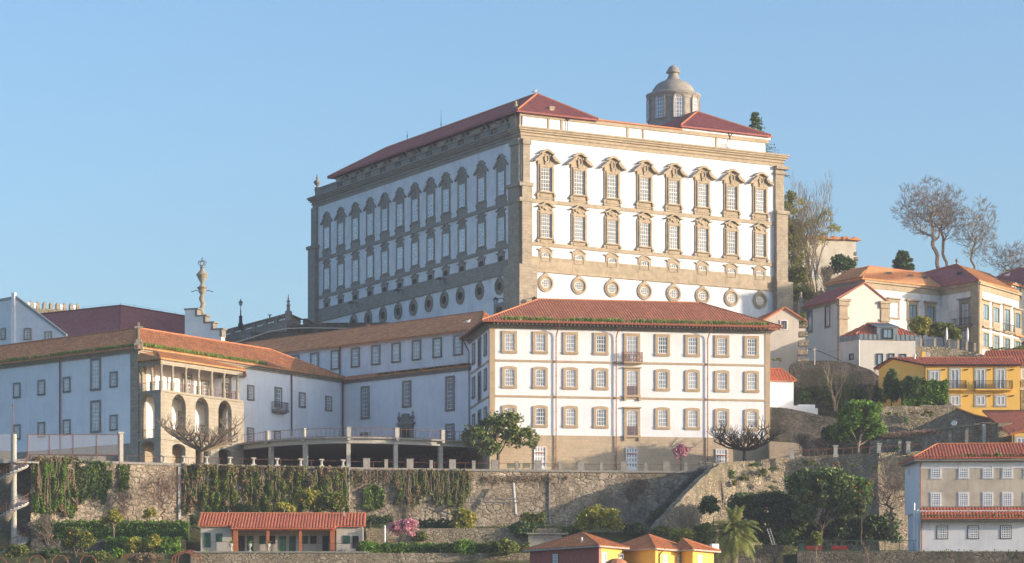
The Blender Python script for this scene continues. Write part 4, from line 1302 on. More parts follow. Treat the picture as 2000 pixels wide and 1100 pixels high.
# ================================================================ TERRACE WALL
TT = 27.8
tw = [(60, 345.5), (200, 349.5), (350, 353.3), (520, 356.5), (680, 359.3), (850, 361.3), (1000, 362.8), (1200, 364.5), (1412, 365.4)]
tw = [XY(a, b) for a, b in tw]
def tw_at(px, d=0.0):
    """point on the wall's front plane for a picture column, d metres in front"""
    k = (px - CX) / F
    for a, b in zip(tw[:-1], tw[1:]):
        f = Fac(a, (b[0] - a[0], b[1] - a[1])); s = f.s(px)
        L = math.hypot(b[0] - a[0], b[1] - a[1])
        if -1e-6 <= s <= L + 1e-6: return f, s
    return f, s
mb = MB()
back = [(x, y + 1.0) for x, y in tw]
for i in range(len(tw) - 1):
    mb.prism([tw[i], tw[i + 1], back[i + 1], back[i]], 14.0, TT - .28)
solo('retaining_wall', mb, M['rubble'], 'high rubble stone retaining wall that carries the convent terrace', 'wall')
mb = MB()
for i in range(len(tw) - 1):
    a, b = tw[i], tw[i + 1]
    mb.prism([(a[0], a[1] - .15), (b[0], b[1] - .15), (b[0], b[1] + 1.1), (a[0], a[1] + 1.1)], TT - .28, TT)
solo('wall_coping', mb, M['concrete'], 'stone coping strip along the top of the high terrace wall', 'coping')
mb = MB()
tb = [(x, y + .9) for x, y in tw]
mb.prism(tb + [XY(1412, 378), XY(920, 384), XY(670, 402), XY(270, 368.5), XY(-60, 392), XY(-60, 346)], TT - .5, TT - .02)
struct('terrace_floor', mb, M['conc_lt'])
# little turned pillars (left) and plain posts (right)
for i, px in enumerate((236.5, 322, 360, 404.5, 450, 496, 542, 588, 629, 671)):
    f, s = tw_at(px); p = f.W(s, -.35, TT)
    mb = MB()
    if i == 0:
        mb.box(f, s - .28, s + .28, -.6, 0, TT - .2, TT + 3.4); mb.box(f, s - .36, s + .36, -.68, .08, TT + 3.4, TT + 3.6)
        solo('stone_post', mb, M['conc_lt'], 'tall stone post at the right end of the wire fence', 'post')
        continue
    mb.box(f, s - .32, s + .32, -.62, 0, TT, TT + .14); mb.lathe([(.26, 0), (.17, .18), (.16, .5), (.24, .68)], p + Vector((0, 0, .14)), 8, math.pi / 8)
    mb.box(f, s - .3, s + .3, -.62, -.04, TT + .82, TT + .96)
    lab = ['', 'leftmost small waisted stone post on the terrace wall', 'small waisted stone post left of the pollarded tree trunk'][i] if i < 3 else \
        'small waisted stone post on the ivy-covered wall, %s' % ['just right of the pollarded tree trunk', 'second to the right of the pollarded tree', 'in front of the loggia wing corner', 'just right of the first colonnade column', 'just left of the second colonnade column', 'between the second and third colonnade columns', 'just left of the third colonnade column'][i - 3]
    solo('stone_post', mb, M['conc_lt'], lab, 'post', 'waisted stone posts on the terrace wall')
wide = [716.8, 801.6, 884.6, 967.6, 1052, 1135, 1219, 1302]
narr = [755, 843, 926, 1010, 1094.5, 1175, 1262, 1340]
wlab = ['just right of the third colonnade column', 'right of the fourth colonnade column', 'right of the fifth colonnade column', 'left of the green benches', 'in front of the leftmost white basement door', 'between the first and second downpipes', 'left of the middle white basement door', 'left of the pink magnolia']
nlab = ['left of the fourth colonnade column', 'left of the fifth colonnade column', 'under the left side of the magnolia tree', 'between the green benches', 'right of the first downpipe', 'left of the second downpipe', 'right of the middle white basement door', 'right beside the pink magnolia']
for lst, w, lb, kind in ((wide, .42, wlab, 'wide'), (narr, .21, nlab, 'narrow')):
    for px, lt in zip(lst, lb):
        f, s = tw_at(px); mb = MB()
        h = 1.12 if kind == 'wide' else 1.0
        mb.box(f, s - w, s + w, -.7, -.25, TT, TT + h); mb.box(f, s - w - .03, s + w + .03, -.73, -.22, TT + h, TT + h + .07)
        solo('parapet_post', mb, M['concrete'], '%s concrete parapet post %s' % (kind, lt), 'post', '%s parapet posts on the terrace wall' % kind)
f, s = tw_at(1378); mb = MB()
for d in (-.45, .45): mb.box(f, s + d - .3, s + d + .3, -1.0, -.2, TT - .1, TT + 1.15)
mb.box(f, s - .85, s + .85, -1.1, -.1, TT + .95, TT + 1.05)
solo('gate_post', mb, M['stone_shade_dk'], 'dark twin stone post at the right end of the terrace parapet', 'post')
mb = MB()
pts = []
for px in range(250, 1380, 20):
    f, s = tw_at(px); pts.append(f.W(s, -.45, TT + .78))
mb.path(pts, .025, 4)
for i in range(0, len(pts), 3): mb.tube(pts[i], pts[i] - Vector((0, 0, .78)), .02, .02, 4)
solo('handrail', mb, M['rail'], 'thin rusty handrail between the parapet posts of the terrace', 'railing')
# benches
for i, px in enumerate((1003, 1028)):
    p = P(px, 913, 366); mb = MB(); fr = Fac((p.x, p.y), (1, .03))
    b = thing('garden_bench', 'green garden bench on the terrace, %s of the narrow parapet post' % ('left' if i == 0 else 'right'), 'bench', (p.x, p.y, TT), 'green benches on the terrace')
    for k in range(3): mb.box(fr, -.85 if i == 0 else -.5, .85 if i == 0 else .5, -.1 + k * .13, 0 + k * .13, TT + .45, TT + .5)
    part('seat', mb, M['green_sh'], b)
    mb = MB()
    for k in range(3): mb.box(fr, -.85 if i == 0 else -.5, .85 if i == 0 else .5, -.2, -.14, TT + .62 + k * .16, TT + .73 + k * .16)
    part('backrest', mb, M['green_sh'], b)
    for k in (-.6, .6) if i == 0 else (-.4, .4):
        mb = MB(); mb.box(fr, k - .05, k + .05, -.18, .25, TT, TT + .45); part('leg', mb, M['concrete'], b)

# ================================================================ COLONNADE DECK
dk = [(470, 377.0), (500, 374.2), (530, 371.8), (560, 370.2), (590, 368.9), (635, 367.6), (680, 367.0), (730, 367.4), (777, 368.4), (822, 369.8), (867, 371.4), (915, 373.4), (950, 375)]
dk = [XY(a, b) for a, b in dk]
DZ = 32.3
deck = thing('colonnade', 'curved concrete walkway deck on columns in front of the white wings', 'colonnade', (dk[6][0], dk[6][1] + 3, TT))
mb = MB()
inner = [tuple(BS.W(-9, .1, 0))[:2], tuple(MF.W(-.3, .05, 0))[:2], tuple(MF.W(sm0, .05, 0))[:2], tuple(RT.W(d_, 0, 0))[:2]]
mb.prism(dk + inner, DZ - .22, DZ)
part('deck_slab', mb, M['concrete'], deck)
mb = MB()
def shift(p, q, r, d):
    """point q moved d metres inwards"""
    tx, ty = r[0] - p[0], r[1] - p[1]; l = math.hypot(tx, ty); return (q[0] - ty / l * d, q[1] + tx / l * d)
di = [shift(dk[max(0, i - 1)], dk[i], dk[min(len(dk) - 1, i + 1)], .45) for i in range(len(dk))]
dj = [shift(dk[max(0, i - 1)], dk[i], dk[min(len(dk) - 1, i + 1)], .85) for i in range(len(dk))]
for i in range(len(dk) - 1): mb.prism([di[i], di[i + 1], dj[i + 1], dj[i]], DZ - .80, DZ - .22)
part('edge_beam', mb, M['conc_lt'], deck)
def dk_at(px, d):
    best = None
    for a, b in zip(dk[:-1], dk[1:]):
        f = Fac(a, (b[0] - a[0], b[1] - a[1])); s = f.s(px); L = math.hypot(b[0] - a[0], b[1] - a[1])
        if -1e-6 <= s <= L + 1e-6: return f, s
    return f, s
for px in (519.5, 590.5, 681.5, 776, 866):
    f, s = dk_at(px, 0)
    mb = MB(); mb.box(f, s - .26, s + .26, -1.1, -.6, TT - .1, DZ - .8); part('column', mb, M['conc_lt'], deck)
    mb = MB(); mb.poly(Fac(tuple(f.W(s - .16, -.85, 0))[:2], (f.n[0], f.n[1])), [(0, DZ - .9), (0, DZ - .23), (1.05 * (1 if True else 1), DZ - .23), (1.0, DZ - .4)], -.16, .16) if False else mb.box(f, s - .2, s + .2, -.9, .08, DZ - .45, DZ - .224)
    part('bracket', mb, M['conc_lt'], deck)
    mb = MB(); mb.box(f, s - .27, s + .27, -.5, 0, DZ, DZ + 1.15); mb.box(f, s - .31, s + .31, -.54, .04, DZ + 1.15, DZ + 1.24); part('rail_post', mb, M['conc_lt'], deck)
mb = MB()
rp_ = [shift(dk[max(0, i - 1)], dk[i], dk[min(len(dk) - 1, i + 1)], .2) for i in range(len(dk))]
mb.path([(x, y, DZ + 1.1) for x, y in rp_], .03, 4); mb.path([(x, y, DZ + .1) for x, y in rp_], .02, 4)
for a, b in zip(rp_[:-1], rp_[1:]):
    n = max(2, int(math.hypot(b[0] - a[0], b[1] - a[1]) / .55))
    for i in range(n): x = a[0] + (b[0] - a[0]) * i / n; y = a[1] + (b[1] - a[1]) * i / n; mb.tube((x, y, DZ), (x, y, DZ + 1.1), .025, .025, 4)
part('railing', mb, M['rail'], deck)

# ================================================================ HILL WALL on the right with its sloping stair edge
HW0 = XY(1412, 361.4)
st0 = XY(1268, 350.0)
SF = Fac(st0, (HW0[0] - st0[0], HW0[1] - st0[1]))
L = math.hypot(HW0[0] - st0[0], HW0[1] - st0[1])
mb = MB(); zt1 = (HY - 904) * 361.4 / F; zt0 = (HY - 1046) * 350.0 / F
m_ = SF.s(1345); zmid = SF.z(1345, 962)
m2_ = SF.s(1375); zmid2 = SF.z(1375, 932)
top_ = []
for i in range(25):
    t_ = i / 24; px_ = 1412 + (1268 - 1412) * t_; py_ = np.interp(px_, [1268, 1300, 1345, 1375, 1400, 1412], [1046, 1008, 960, 931, 910, 904])
    s_ = SF.s(px_); top_.append((s_, SF.z(px_, py_) + (random.uniform(-.14, .14) if 0 < i < 24 else 0)))
mb.poly(SF, [(top_[-1][0], 13), (top_[0][0], 13)] + top_, -.9, 0)
solo('stair_wall', mb, M['rubble_sm'], 'sunlit rubble wall sloping down beside the terrace stairs', 'wall')
mb = MB()
hw = [(1394, 360.8, 28.6), (1412, 361.3, 28.7), (1470, 363.4, 28.9), (1540, 365.6, 29.3), (1640, 364.6, 29.6), (1715, 362.0, 29.8), (1800, 363.5, 30.0), (1900, 364, 30.0)]
hwx = []
for px, Y, z in hw:
    zt = (HY - {1394: 905, 1412: 903, 1470: 900, 1540: 893, 1640: 888, 1715: 884.5, 1800: 881, 1900: 881}[px]) * Y / F
    x, y = XY(px, Y); hwx.append((x, y, zt))
nr = 7
rows = []
for j in range(nr + 1):
    t = j / nr
    rows.append([(x + random.uniform(-.15, .15), y - 2.6 * (t ** 1.3) + random.uniform(-.15, .15) * (t > 0), z - (z - 14) * t) for x, y, z in
                 [(a[0] + (b[0] - a[0]) * q / 4, a[1] + (b[1] - a[1]) * q / 4, a[2] + (b[2] - a[2]) * q / 4) for a, b in zip(hwx[:-1], hwx[1:]) for q in range(4)] + [hwx[-1]]])
n = len(rows[0])
V = [p for r in rows for p in r]
mb.raw(V, [(j * n + i, (j + 1) * n + i, (j + 1) * n + i + 1, j * n + i + 1) for j in range(nr) for i in range(n - 1)])
for i in range(n - 1):
    a, b = rows[0][i], rows[0][i + 1]
    mb.raw([a, b, (b[0], b[1] + .8, b[2]), (a[0], a[1] + .8, a[2])], [(0, 1, 2, 3)])
    mb.raw([(a[0], a[1] + .8, a[2]), (b[0], b[1] + .8, b[2]), (b[0], b[1] + .8, 20), (a[0], a[1] + .8, 20)], [(0, 1, 2, 3)])
solo('hill_wall', mb, M['rubble_sm'], 'leaning rubble wall with tufts of grass below the right garden', 'wall')
hfl = MB(); hfl.prism([(x, y + .7) for x, y, z in hwx] + [XY(1900, 378), XY(1412, 378)], 27.5, 28.35)
struct('garden_floor', hfl, M['earth'])
# fence on the hill wall
gl = ['at the left end of the hill wall railing', 'beside the broken stump on the hill wall', 'right of the round evergreen tree', 'rightmost on the hill wall railing']
for px, lt in zip((1546.5, 1632, 1717, 1774), gl):
    x = hwx[0][0]
    f = Fac(XY(px, 362.5), (1, -.05)); zt = (HY - (893 - (px - 1546) * .05)) * 362.5 / F
    mb = MB(); mb.box(f, -.24, .24, -.3, .18, zt - .3, zt + 1.05); mb.box(f, -.33, .33, -.38, .26, zt + 1.05, zt + 1.2); mb.box(f, -.32, .32, -.36, .24, zt - .3, zt + .1)
    solo('fence_post', mb, M['conc_lt'], 'pale stone fence post ' + lt, 'post', 'stone fence posts on the hill wall')
mb = MB(); a = P(1546, 881, 362.4); b = P(1800, 868, 362.4)
mb.tube(a, b, .04, .04, 5)
for i in range(16): p = a.lerp(b, i / 15); mb.tube(p, p - Vector((0, 0, 1.0)), .025, .025, 4)
solo('fence_rail', mb, M['rail'], 'thin red iron railing on the hill wall', 'railing')
# stair railing
mb = MB()
a = P(1378, 915, 365); b = P(1265, 1030, 357)
mb.tube(a + Vector((0, 0, 1)), b + Vector((0, 0, 1)), .05, .05, 5); mb.tube(a, b, .05, .05, 5)
for i in range(9): p = a.lerp(b, i / 8); mb.tube(p, p + Vector((0, 0, 1.0)), .035, .035, 4)
solo('stair_railing', mb, M['iron'], 'thin iron railing going down the garden stairs', 'railing')
mb = MB(); ns = 36
for i in range(ns):
    p = a.lerp(b, i / ns); mb.cube(p.x - .9, p.x + .3, p.y - 1.2, p.y + 1.0, p.z - 1.2, p.z - .1)
solo('garden_stairs', mb, M['rubble_dk'], 'stone steps descending between the terrace wall and the sloping wall', 'stairs')
# pipes standing against the terrace wall
for i, (px, t, b, r, mt) in enumerate(((681, 914, 1004, .13, 'conc_lt'), (1073, 925, 1022, .10, 'concrete'), (350, 912, 1015, .16, 'conc_lt'))):
    f, s = tw_at(px); mb = MB(); mb.box(f, s - r, s + r, .0, .2, f.z(px, b), f.z(px, t))
    solo('wall_pilaster', mb, M[mt], ['pale vertical strip on the wall at the right end of the broad ivy', 'thin vertical drain on the bare rubble wall', 'pale stone strip on the wall at the left end of the broad ivy'][i], 'drain')
mb = MB(); p = P(1002, 944, 361.4); q = P(1007, 1006, 360); mb.tube(q, p, .22, .2, 8); 
solo('leaning_pipe', mb, M['conc_lt'], 'pale concrete pipe leaning on the bare rubble wall', 'pipe')
mb = MB()
for y in (975, 982):
    mb.tube(P(908, y - 1, 360), P(1014, y, 359.2), .07, .07, 5)
for px in (916, 940, 965, 985): mb.tube(P(px, 974, 359.6), P(px, 1003, 359.6), .05, .05, 5)
solo('vine_trellis', mb, M['concrete'], 'low trellis of pale rails in front of the rubble wall', 'trellis')
# ================================================================ LEFT BACKGROUND
# white gable house
AF1 = fac_vp(27, 425, -4200); AF2 = Fac(AF1.O, (1, -.36))
wh = thing('gable_house', 'bluish white house with sloping parapet and a bright corner strip, above the left roof', 'house', (AF1.O[0], AF1.O[1] + 4, 50))
mb = MB(); a = AF1.W(AF1.s(-40), 0, 0)
z1 = (HY - 582) * 425 / F; zE_ = AF2.z(125, 655)
s2 = AF2.s(126)
mb.poly(AF2, [(0, 46), (s2, 46), (s2, zE_), (0, z1)], -.45, 0)
mb.prism([AF1.O, (a.x, a.y), (a.x + 3, a.y + 9), (AF1.O[0] - 2, AF1.O[1] + 9)], 46, z1 - .1)
part('wall', mb, M['white'], wh)
mb = MB()
mb.poly(AF2, [(.2, z1 - .05), (s2 + .3, zE_ - .25), (s2 + .3, zE_ + .15), (.2, z1 + .4)], -.4, .14)
mb.box(AF1, AF1.s(-40), 0, -.5, .15, z1 - .1, z1 + .22)
part('zinc_coping', mb, M['zinc'], wh)
mb = MB(); mb.box(AF2, -.35, .25, -.2, .22, 46, z1 - 1.2); mb.box(AF2, -.22, .3, -.2, .32, z1 - 1.2, z1 + .75)
part('corner_strip', mb, M['white'], wh)
hw1 = window_meshes('gable_house_window', .85, 1.35, jamb=.2, head=.2, sill=.2, cols=3, rows=4, mats=('stone', 'frame', 'glass_d'), mun=.07)
place_window(AF2, AF2.s(54.5), AF2.z(54.5, 652.5), hw1, wh); place_window(AF2, AF2.s(95), AF2.z(95, 659), hw1, wh)
place_window(AF1, AF1.s(7), AF1.z(7, 652.5), hw1, wh)
# big dark red roof
rh = thing('red_roof_hall', 'large house behind with a plain dark red roof and a ridge line of wires', 'house', (P(235, 640, 465).x, 470, 50))
Cc_ = P(235, 597, 468); Ce = P(233, 668, 457)
Lr = P(60, 620, 480); Lr.z = Cc_.z; Le = P(40, 690, 471); Le.z = Ce.z
Rr = P(368, 615, 482); Rr.z = Cc_.z; Re = P(426, 672, 476); Re.z = Ce.z
Rr = P(368, 1350 - Cc_.z * F / 482.0, 482.0)
roof(rh, [[Le, Ce, Cc_, Lr], [Ce, Re, Rr, Cc_]], 'tile_dkred', th=.2, ridges=[(Lr, Cc_), (Cc_, Rr), (Ce, Cc_)], rmat='ridge_rd', rr=.14)
mb = MB(); mb.prism([(Le.x, Le.y + .6), (Ce.x, Ce.y + .8), (Re.x, Re.y + .6), (Re.x, Re.y + 12), (Le.x, Le.y + 12)], 46, Ce.z - .1); part('wall', mb, M['white'], rh)
mb = MB()
tops = []
for t in (0, .2, .4, .6, .8, 1.0):
    for A_, B_ in ((Lr, Cc_), (Cc_, Rr)):
        p = A_.lerp(B_, t); mb.tube(p, p + Vector((0, 0, .45)), .03, .03, 4); tops.append(p + Vector((0, 0, .42)))
tops.sort(key=lambda p: p.x); mb.path(tops, .012, 3)
part('ridge_wire', mb, M['iron'], rh)
# stepped gable
SG = Fac(XY(361, 437), (1, -.40))
mb = MB(); cp = MB()
zz = lambda y: (HY - y) * 436 / F
steps_ = [(361, 384, 604), (384, 400, 618), (400, 415, 632), (415, 432, 646)]
for i, (a, b, y) in enumerate(steps_):
    mb.box(SG, SG.s(a), SG.s(b), -1.2, 0, 46, zz(y)); cp.box(SG, SG.s(a) - .1, SG.s(b) + .35, -1.3, .12, zz(y), zz(y) + .22)
    cp.box(SG, SG.s(b) - .25, SG.s(b) + .15, -1.25, .08, zz(y + 14), zz(y))
sg = thing('stepped_wall', 'white stepped gable wall with stone coping beside the dark red roof', 'wall', tuple(SG.W(2.5, -.6, 46)))
part('wall', mb, M['white'], sg); part('coping', cp, M['stone_shade_dk'], sg)
# pillory
def twisted(mb, c, h, r, turns, n=28, seg=10, lob=.18):
    rings = []
    for i in range(n + 1):
        t = i / n; a = 2 * math.pi * turns * t; off = r * lob * 1.3
        cx, cy = c[0] + off * math.cos(a), c[1] + off * math.sin(a)
        rings.append([(cx + r * math.cos(2 * math.pi * k / seg), cy + r * math.sin(2 * math.pi * k / seg), c[2] + h * t) for k in range(seg)])
    V = [p for q in rings for p in q]
    mb.raw(V, [(i * seg + k, i * seg + (k + 1) % seg, (i + 1) * seg + (k + 1) % seg, (i + 1) * seg + k) for i in range(n) for k in range(seg)])
PY = 439.5; pz = lambda y: (HY - y) * PY / F
pc = P(395, 617, PY)
pil_ = thing('pillory', 'twisted granite pillory column topped by a metal crown, standing before the sky', 'monument', tuple(P(395, 640, PY)))
mb = MB(); mb.lathe([(.9, 0), (.9, .4), (.6, .6), (.5, 1.8), (.45, 2.2)], (pc.x, pc.y, pz(645)), 10); mb.lathe([(.46, 0), (.40, .15)], (pc.x, pc.y, pz(617)), 10)
part('base', mb, M['stone_lt'], pil_)
mb = MB(); twisted(mb, (pc.x, pc.y, pz(616)), pz(575) - pz(616), .36, 1.9, lob=.28); part('shaft', mb, M['stone_lt'], pil_)
mb = MB(); mb.lathe([(.34, 0), (.55, .35), (.62, .75), (.85, 1.05), (.5, 1.15), (.42, 1.35), (.28, 1.5), (.26, 1.7), (.45, 2.05), (.75, 2.6), (.95, 3.0), (.7, 3.25), (.42, 3.55), (.28, 3.9), (.18, 4.0)], (pc.x, pc.y, pz(575)), 12)
part('capital', mb, M['stone_lt'], pil_)
mb = MB(); cb = pz(575) + 3.95
mb.lathe([(.3, 0), (.34, .1), (.30, .2), (.36, .45)], (pc.x, pc.y, cb), 10)
for k in range(6):
    a = k * math.pi / 3; dx, dy = math.cos(a), math.sin(a)
    mb.path([(pc.x + dx * r, pc.y + dy * r, cb + z) for r, z in ((.33, .4), (.62, .75), (.58, 1.05), (.3, 1.15), (0, 1.0))], .06, 5)
mb.ball((pc.x, pc.y, cb + 1.2), .14); mb.box(Fac((pc.x, pc.y), (1, 0)), -.04, .04, -.04, .04, cb + 1.3, cb + 1.65); mb.box(Fac((pc.x, pc.y), (1, 0)), -.14, .14, -.04, .04, cb + 1.45, cb + 1.53)
part('crown', mb, M['zinc'], pil_)
mb = MB()
for k in (-1, 1):
    mb.path([(pc.x + k * .6, pc.y, pz(569)), (pc.x + k * 1.0, pc.y, pz(567)), (pc.x + k * 1.35, pc.y, pz(569.5)), (pc.x + k * 1.65, pc.y, pz(569))], .05, 4)
    mb.tube((pc.x + k * 1.6, pc.y, pz(569)), (pc.x + k * 1.6, pc.y, pz(571.5)), .05, .02, 4)
part('iron_hooks', mb, M['iron'], pil_)
# balustrade
BZ = 59.2
bl = [XY(428, 476), XY(563, 452.6), XY(590, 460), XY(600, 459.5), XY(614, 466)]
bal = thing('balustrade', 'dark stone balustrade with pierced panels rising toward the palace corner', 'balustrade', (bl[1][0], bl[1][1], 50))
base = MB(); rail_ = MB(); cnt = 0
for i, (a, b) in enumerate(zip(bl[:-1], bl[1:])):
    f = Fac(a, (b[0] - a[0], b[1] - a[1])); L = math.hypot(b[0] - a[0], b[1] - a[1])
    if f.W(1, 0, 0).x < f.W(0, 0, 0).x: pass
    base.box(f, 0, L, -.6, .0, 48, BZ - 1.35); base.box(f, 0, L, -.7, .1, BZ - 1.35, BZ - 1.15)
    rail_.box(f, 0, L, -.5, .06, BZ - .2, BZ)
    n = max(3, int(L / 1.35)) if i == 0 else max(2, int(L / .9)); 
    for j in range(n):
        x = L * j / n; w = L / n
        if i == 0 and (j % 3 == 0): rail_.box(f, x, x + w, -.42, -.1, BZ - 1.15, BZ - .2)
        else:
            for q in range(3):
                c = f.W(x + w * (q + .5) / 3, -.26, BZ - 1.15)
                rail_.lathe([(.09, 0), (.13, .2), (.05, .42), (.13, .58), (.13, .7), (.06, .95)], c, 6)
part('base_wall', base, M['stone_shade_dk'], bal); part('pierced_parapet', rail_, M['stone_shade_dk'], bal)
mb = MB(); f = Fac(bl[1], (1, -.2)); mb.box(f, -.45, .45, -.6, .3, BZ - 1.3, BZ + .25); part('corner_pier', mb, M['stone_shade_dk'], bal)
c = (bl[1][0], bl[1][1] + .15, BZ + .25)
mb = MB(); mb.lathe([(.35, 0), (.28, .2), (.24, .8), (.38, .95), (.2, 1.1), (.18, 1.45), (.34, 1.6), (.15, 1.7), (.08, 2.2), (.02, 2.7)], c, 8)
solo('pinnacle', mb, M['stone_shade_dk'], 'pointed stone pinnacle on the highest corner of the dark balustrade', 'pinnacle')
def lamp_post(c, h, label, lab2='street lamp'):
    t = thing('street_lamp', label, lab2, c)
    mb = MB(); x, y, z = c
    mb.lathe([(.42, 0), (.42, 1.0), (.30, 1.15), (.26, 2.0), (.34, 2.2), (.12, 2.35), (.08, h * .62), (.13, h * .64), (.05, h * .68), (.05, h - .95)], c, 8); part('post', mb, M['iron'], t)
    mb = MB(); mb.lathe([(.12, 0), (.26, .12), (.32, .55)], (x, y, z + h - .95), 6); ln = part('lantern', mb, M['glass_b'], t)
    mb = MB(); mb.lathe([(.40, 0), (.2, .2), (.08, .3), (.1, .38), (.02, .6)], (x, y, z + h - .4), 6); part('lamp_cap', mb, M['iron'], ln)
    return t
p = P(470, 634, 468); lamp_post((p.x, p.y, BZ - .8), (HY - 586) * 468 / F - BZ + .8, 'black cast iron street lamp standing on the dark balustrade')
# bird shaped lamp on balustrade
mb = MB(); p = P(527, 616, 459); mb.box(Fac((p.x, p.y), (1, 0)), -.3, .3, -.1, .1, p.z, p.z + .12); mb.tube(p, p - Vector((0, 0, .5)), .12, .12, 6)
solo('floodlight', mb, M['iron'], 'small dark floodlight on the sloping balustrade', 'floodlight')
# pale pipe under the balustrade wall
mb = MB(); mb.path([P(452, 671, 449), P(490, 660, 449), P(525, 648, 449), P(560, 642, 449), P(600, 640.5, 449), P(680, 641.5, 449), P(745, 640.5, 448)], .1, 6)
solo('pale_pipe', mb, M['conc_lt'], 'long pale curved pipe running below the dark balustrade', 'pipe')
mb = MB()
q = [P(430, 668, 450.5), P(490, 655, 450), P(560, 640, 449.6), P(620, 636, 449.6), P(760, 636, 449)]
for a, b in zip(q[:-1], q[1:]): mb.prism([(a.x, a.y), (b.x, b.y), (b.x, b.y + 1.2), (a.x, a.y + 1.2)], 46, min(a.z, b.z) + .5)
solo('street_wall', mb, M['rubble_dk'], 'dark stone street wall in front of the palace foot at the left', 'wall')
# crenellated wall
CF = Fac(XY(40, 552), (1, .45))
cw = thing('battlement_wall', 'sunlit old stone wall with pointed battlements behind the left roofs', 'wall', tuple(CF.W(4, -1, 56)))
mb = MB(); zt = CF.z(100, 604); mb.box(CF, CF.s(20), CF.s(156), -1.5, 0, 54, zt); part('wall', mb, M['rubble_sm'], cw)
for px in (48, 62, 75, 88, 101, 113.5, 127, 140, 153):
    mb = MB(); s = CF.s(px); mb.box(CF, s - .3, s + .3, -1.0, 0, zt, zt + 1.05)
    b = [CF.W(s - .3, 0, zt + 1.05), CF.W(s + .3, 0, zt + 1.05), CF.W(s + .3, -1, zt + 1.05), CF.W(s - .3, -1, zt + 1.05), CF.W(s, -.5, zt + 1.55)]
    mb.raw(b, [(0, 1, 4), (1, 2, 4), (2, 3, 4), (3, 0, 4)])
    part('merlon', mb, M['stone_lt'], cw)
for px, lt in ((57, 'leftmost, large'), (69, 'second from the left'), (120.5, 'between the right battlements'), (146, 'rightmost')):  # plain white boxes standing in for bright white spots
    mb = MB(); s = CF.s(px); mb.box(CF, s - .2, s + .2, -.4, -.1, zt, zt + (1.1 if px == 57 else .9)); mb.box(CF, s - .26, s + .26, -.45, -.05, zt + .5, zt + 1.0)
    solo('white_box', mb, M['frame'], 'small white box standing for a bright spot between the battlements, %s' % lt, 'pipe', 'white boxes for bright spots behind the battlements')
# wall lanterns on the palace
def wall_lamp(f, s, z, out, label, grp):
    t = thing('wall_lantern', label, 'lamp', tuple(f.W(s, 0, z)), grp)
    mb = MB(); mb.path([f.W(s, 0, z + .1), f.W(s, out * .5, z + .35), f.W(s, out, z + .2)], .05, 4); mb.path([f.W(s, 0, z - .7), f.W(s, out * .4, z + .2)], .04, 4); part('bracket', mb, M['iron'], t)
    mb = MB(); c = f.W(s, out, z - .75); mb.lathe([(.12, 0), (.22, .1), (.36, .7), (.4, .75)], c, 6); part('lantern', mb, M['glass_b'], t)
    mb = MB(); mb.lathe([(.48, 0), (.3, .25), (.05, .45)], c + Vector((0, 0, .75)), 6); part('lamp_cap', mb, M['iron'], t)
SD = Fac(tuple(LF.W(sL1 - .6, 0, 0))[:2], (0, 1))
wall_lamp(Fac(tuple(LF.W(sL1 - .6, 0, 0))[:2], (RF.u[1] * 0 + .0, 1.0)), 0, LF.z(606, 534), .9, 'black wall lantern on the far left edge of the palace', 'lanterns on the palace walls')
f = Fac(tuple(LF.W(LF.s(1004), 1.1, 0))[:2], (-LF.n[1], LF.n[0]))
wall_lamp(LF, LF.s(993), LF.z(993, 588), 2.2, 'black wall lantern at the foot of the palace corner, left one', 'lanterns on the palace walls')
wall_lamp(RF, RF.s(1031), RF.z(1031, 588), 2.0, 'black wall lantern at the foot of the palace corner, right one', 'lanterns on the palace walls')
for px in (872, 790, 700):
    wall_lamp(LF, LF.s(px), LF.z(px, 548 + (872 - px) * .27), 1.4, 'small dark floodlight bracket on the shaded palace wall, %s' % {872: 'right one', 790: 'middle one', 700: 'left one'}[px], 'brackets on the shaded palace wall')
# antennas and birds on the palace roof
for px, yb, yt, lt in ((861.5, 247, 215, 'tall thin antenna on the palace roof'), (795.5, 270, 257, 'short thin antenna at the left of the palace roof')):
    mb = MB(); Yp = 450 if px > 850 else 462; p = P(px, yb + 3, Yp); mb.tube(p, P(px, yt, Yp), .05, .02, 4); mb.ball(P(px, yb - 4, Yp), .12, seg=5, rings=4)
    solo('antenna', mb, M['iron'], lt, 'antenna')
def bird(p, label, k=1.0):
    mb = MB(); mb.ball((p.x, p.y, p.z + .22 * k), .32 * k, .15 * k, .16 * k, 8, 6); mb.ball((p.x + .28 * k, p.y, p.z + .42 * k), .11 * k, seg=6, rings=5)
    mb.tube((p.x - .2 * k, p.y, p.z + .2 * k), (p.x - .62 * k, p.y, p.z + .12 * k), .08 * k, .02 * k, 5); mb.tube((p.x + .36 * k, p.y, p.z + .42 * k), (p.x + .5 * k, p.y, p.z + .4 * k), .03 * k, .01 * k, 4)
    mb.tube((p.x + .16 * k, p.y, p.z + .3 * k), (p.x + .28 * k, p.y, p.z + .42 * k), .09 * k, .08 * k, 6)
    mb.tube((p.x, p.y, p.z), (p.x, p.y, p.z + .12), .02, .02, 4)
    solo('gull', mb, M['bird'], label, 'bird')
bird(pk + Vector((-.3, 0, .2)), 'white gull perched on the highest roof peak of the palace')
bird(UF.W(UF.s(903), -1, z_up + 1.2), 'white gull on the middle wing roof beside the convent block')
# ================================================================ RIGHT SIDE BUILDINGS
def simple_house(name, label, pts, z0, z1, mat, cat='house'):
    c = (sum(p[0] for p in pts) / len(pts), sum(p[1] for p in pts) / len(pts), z0)
    t = thing(name, label, cat, c)
    mb = MB(); mb.prism(pts, z0, z1); part('wall', mb, M[mat], t)
    return t
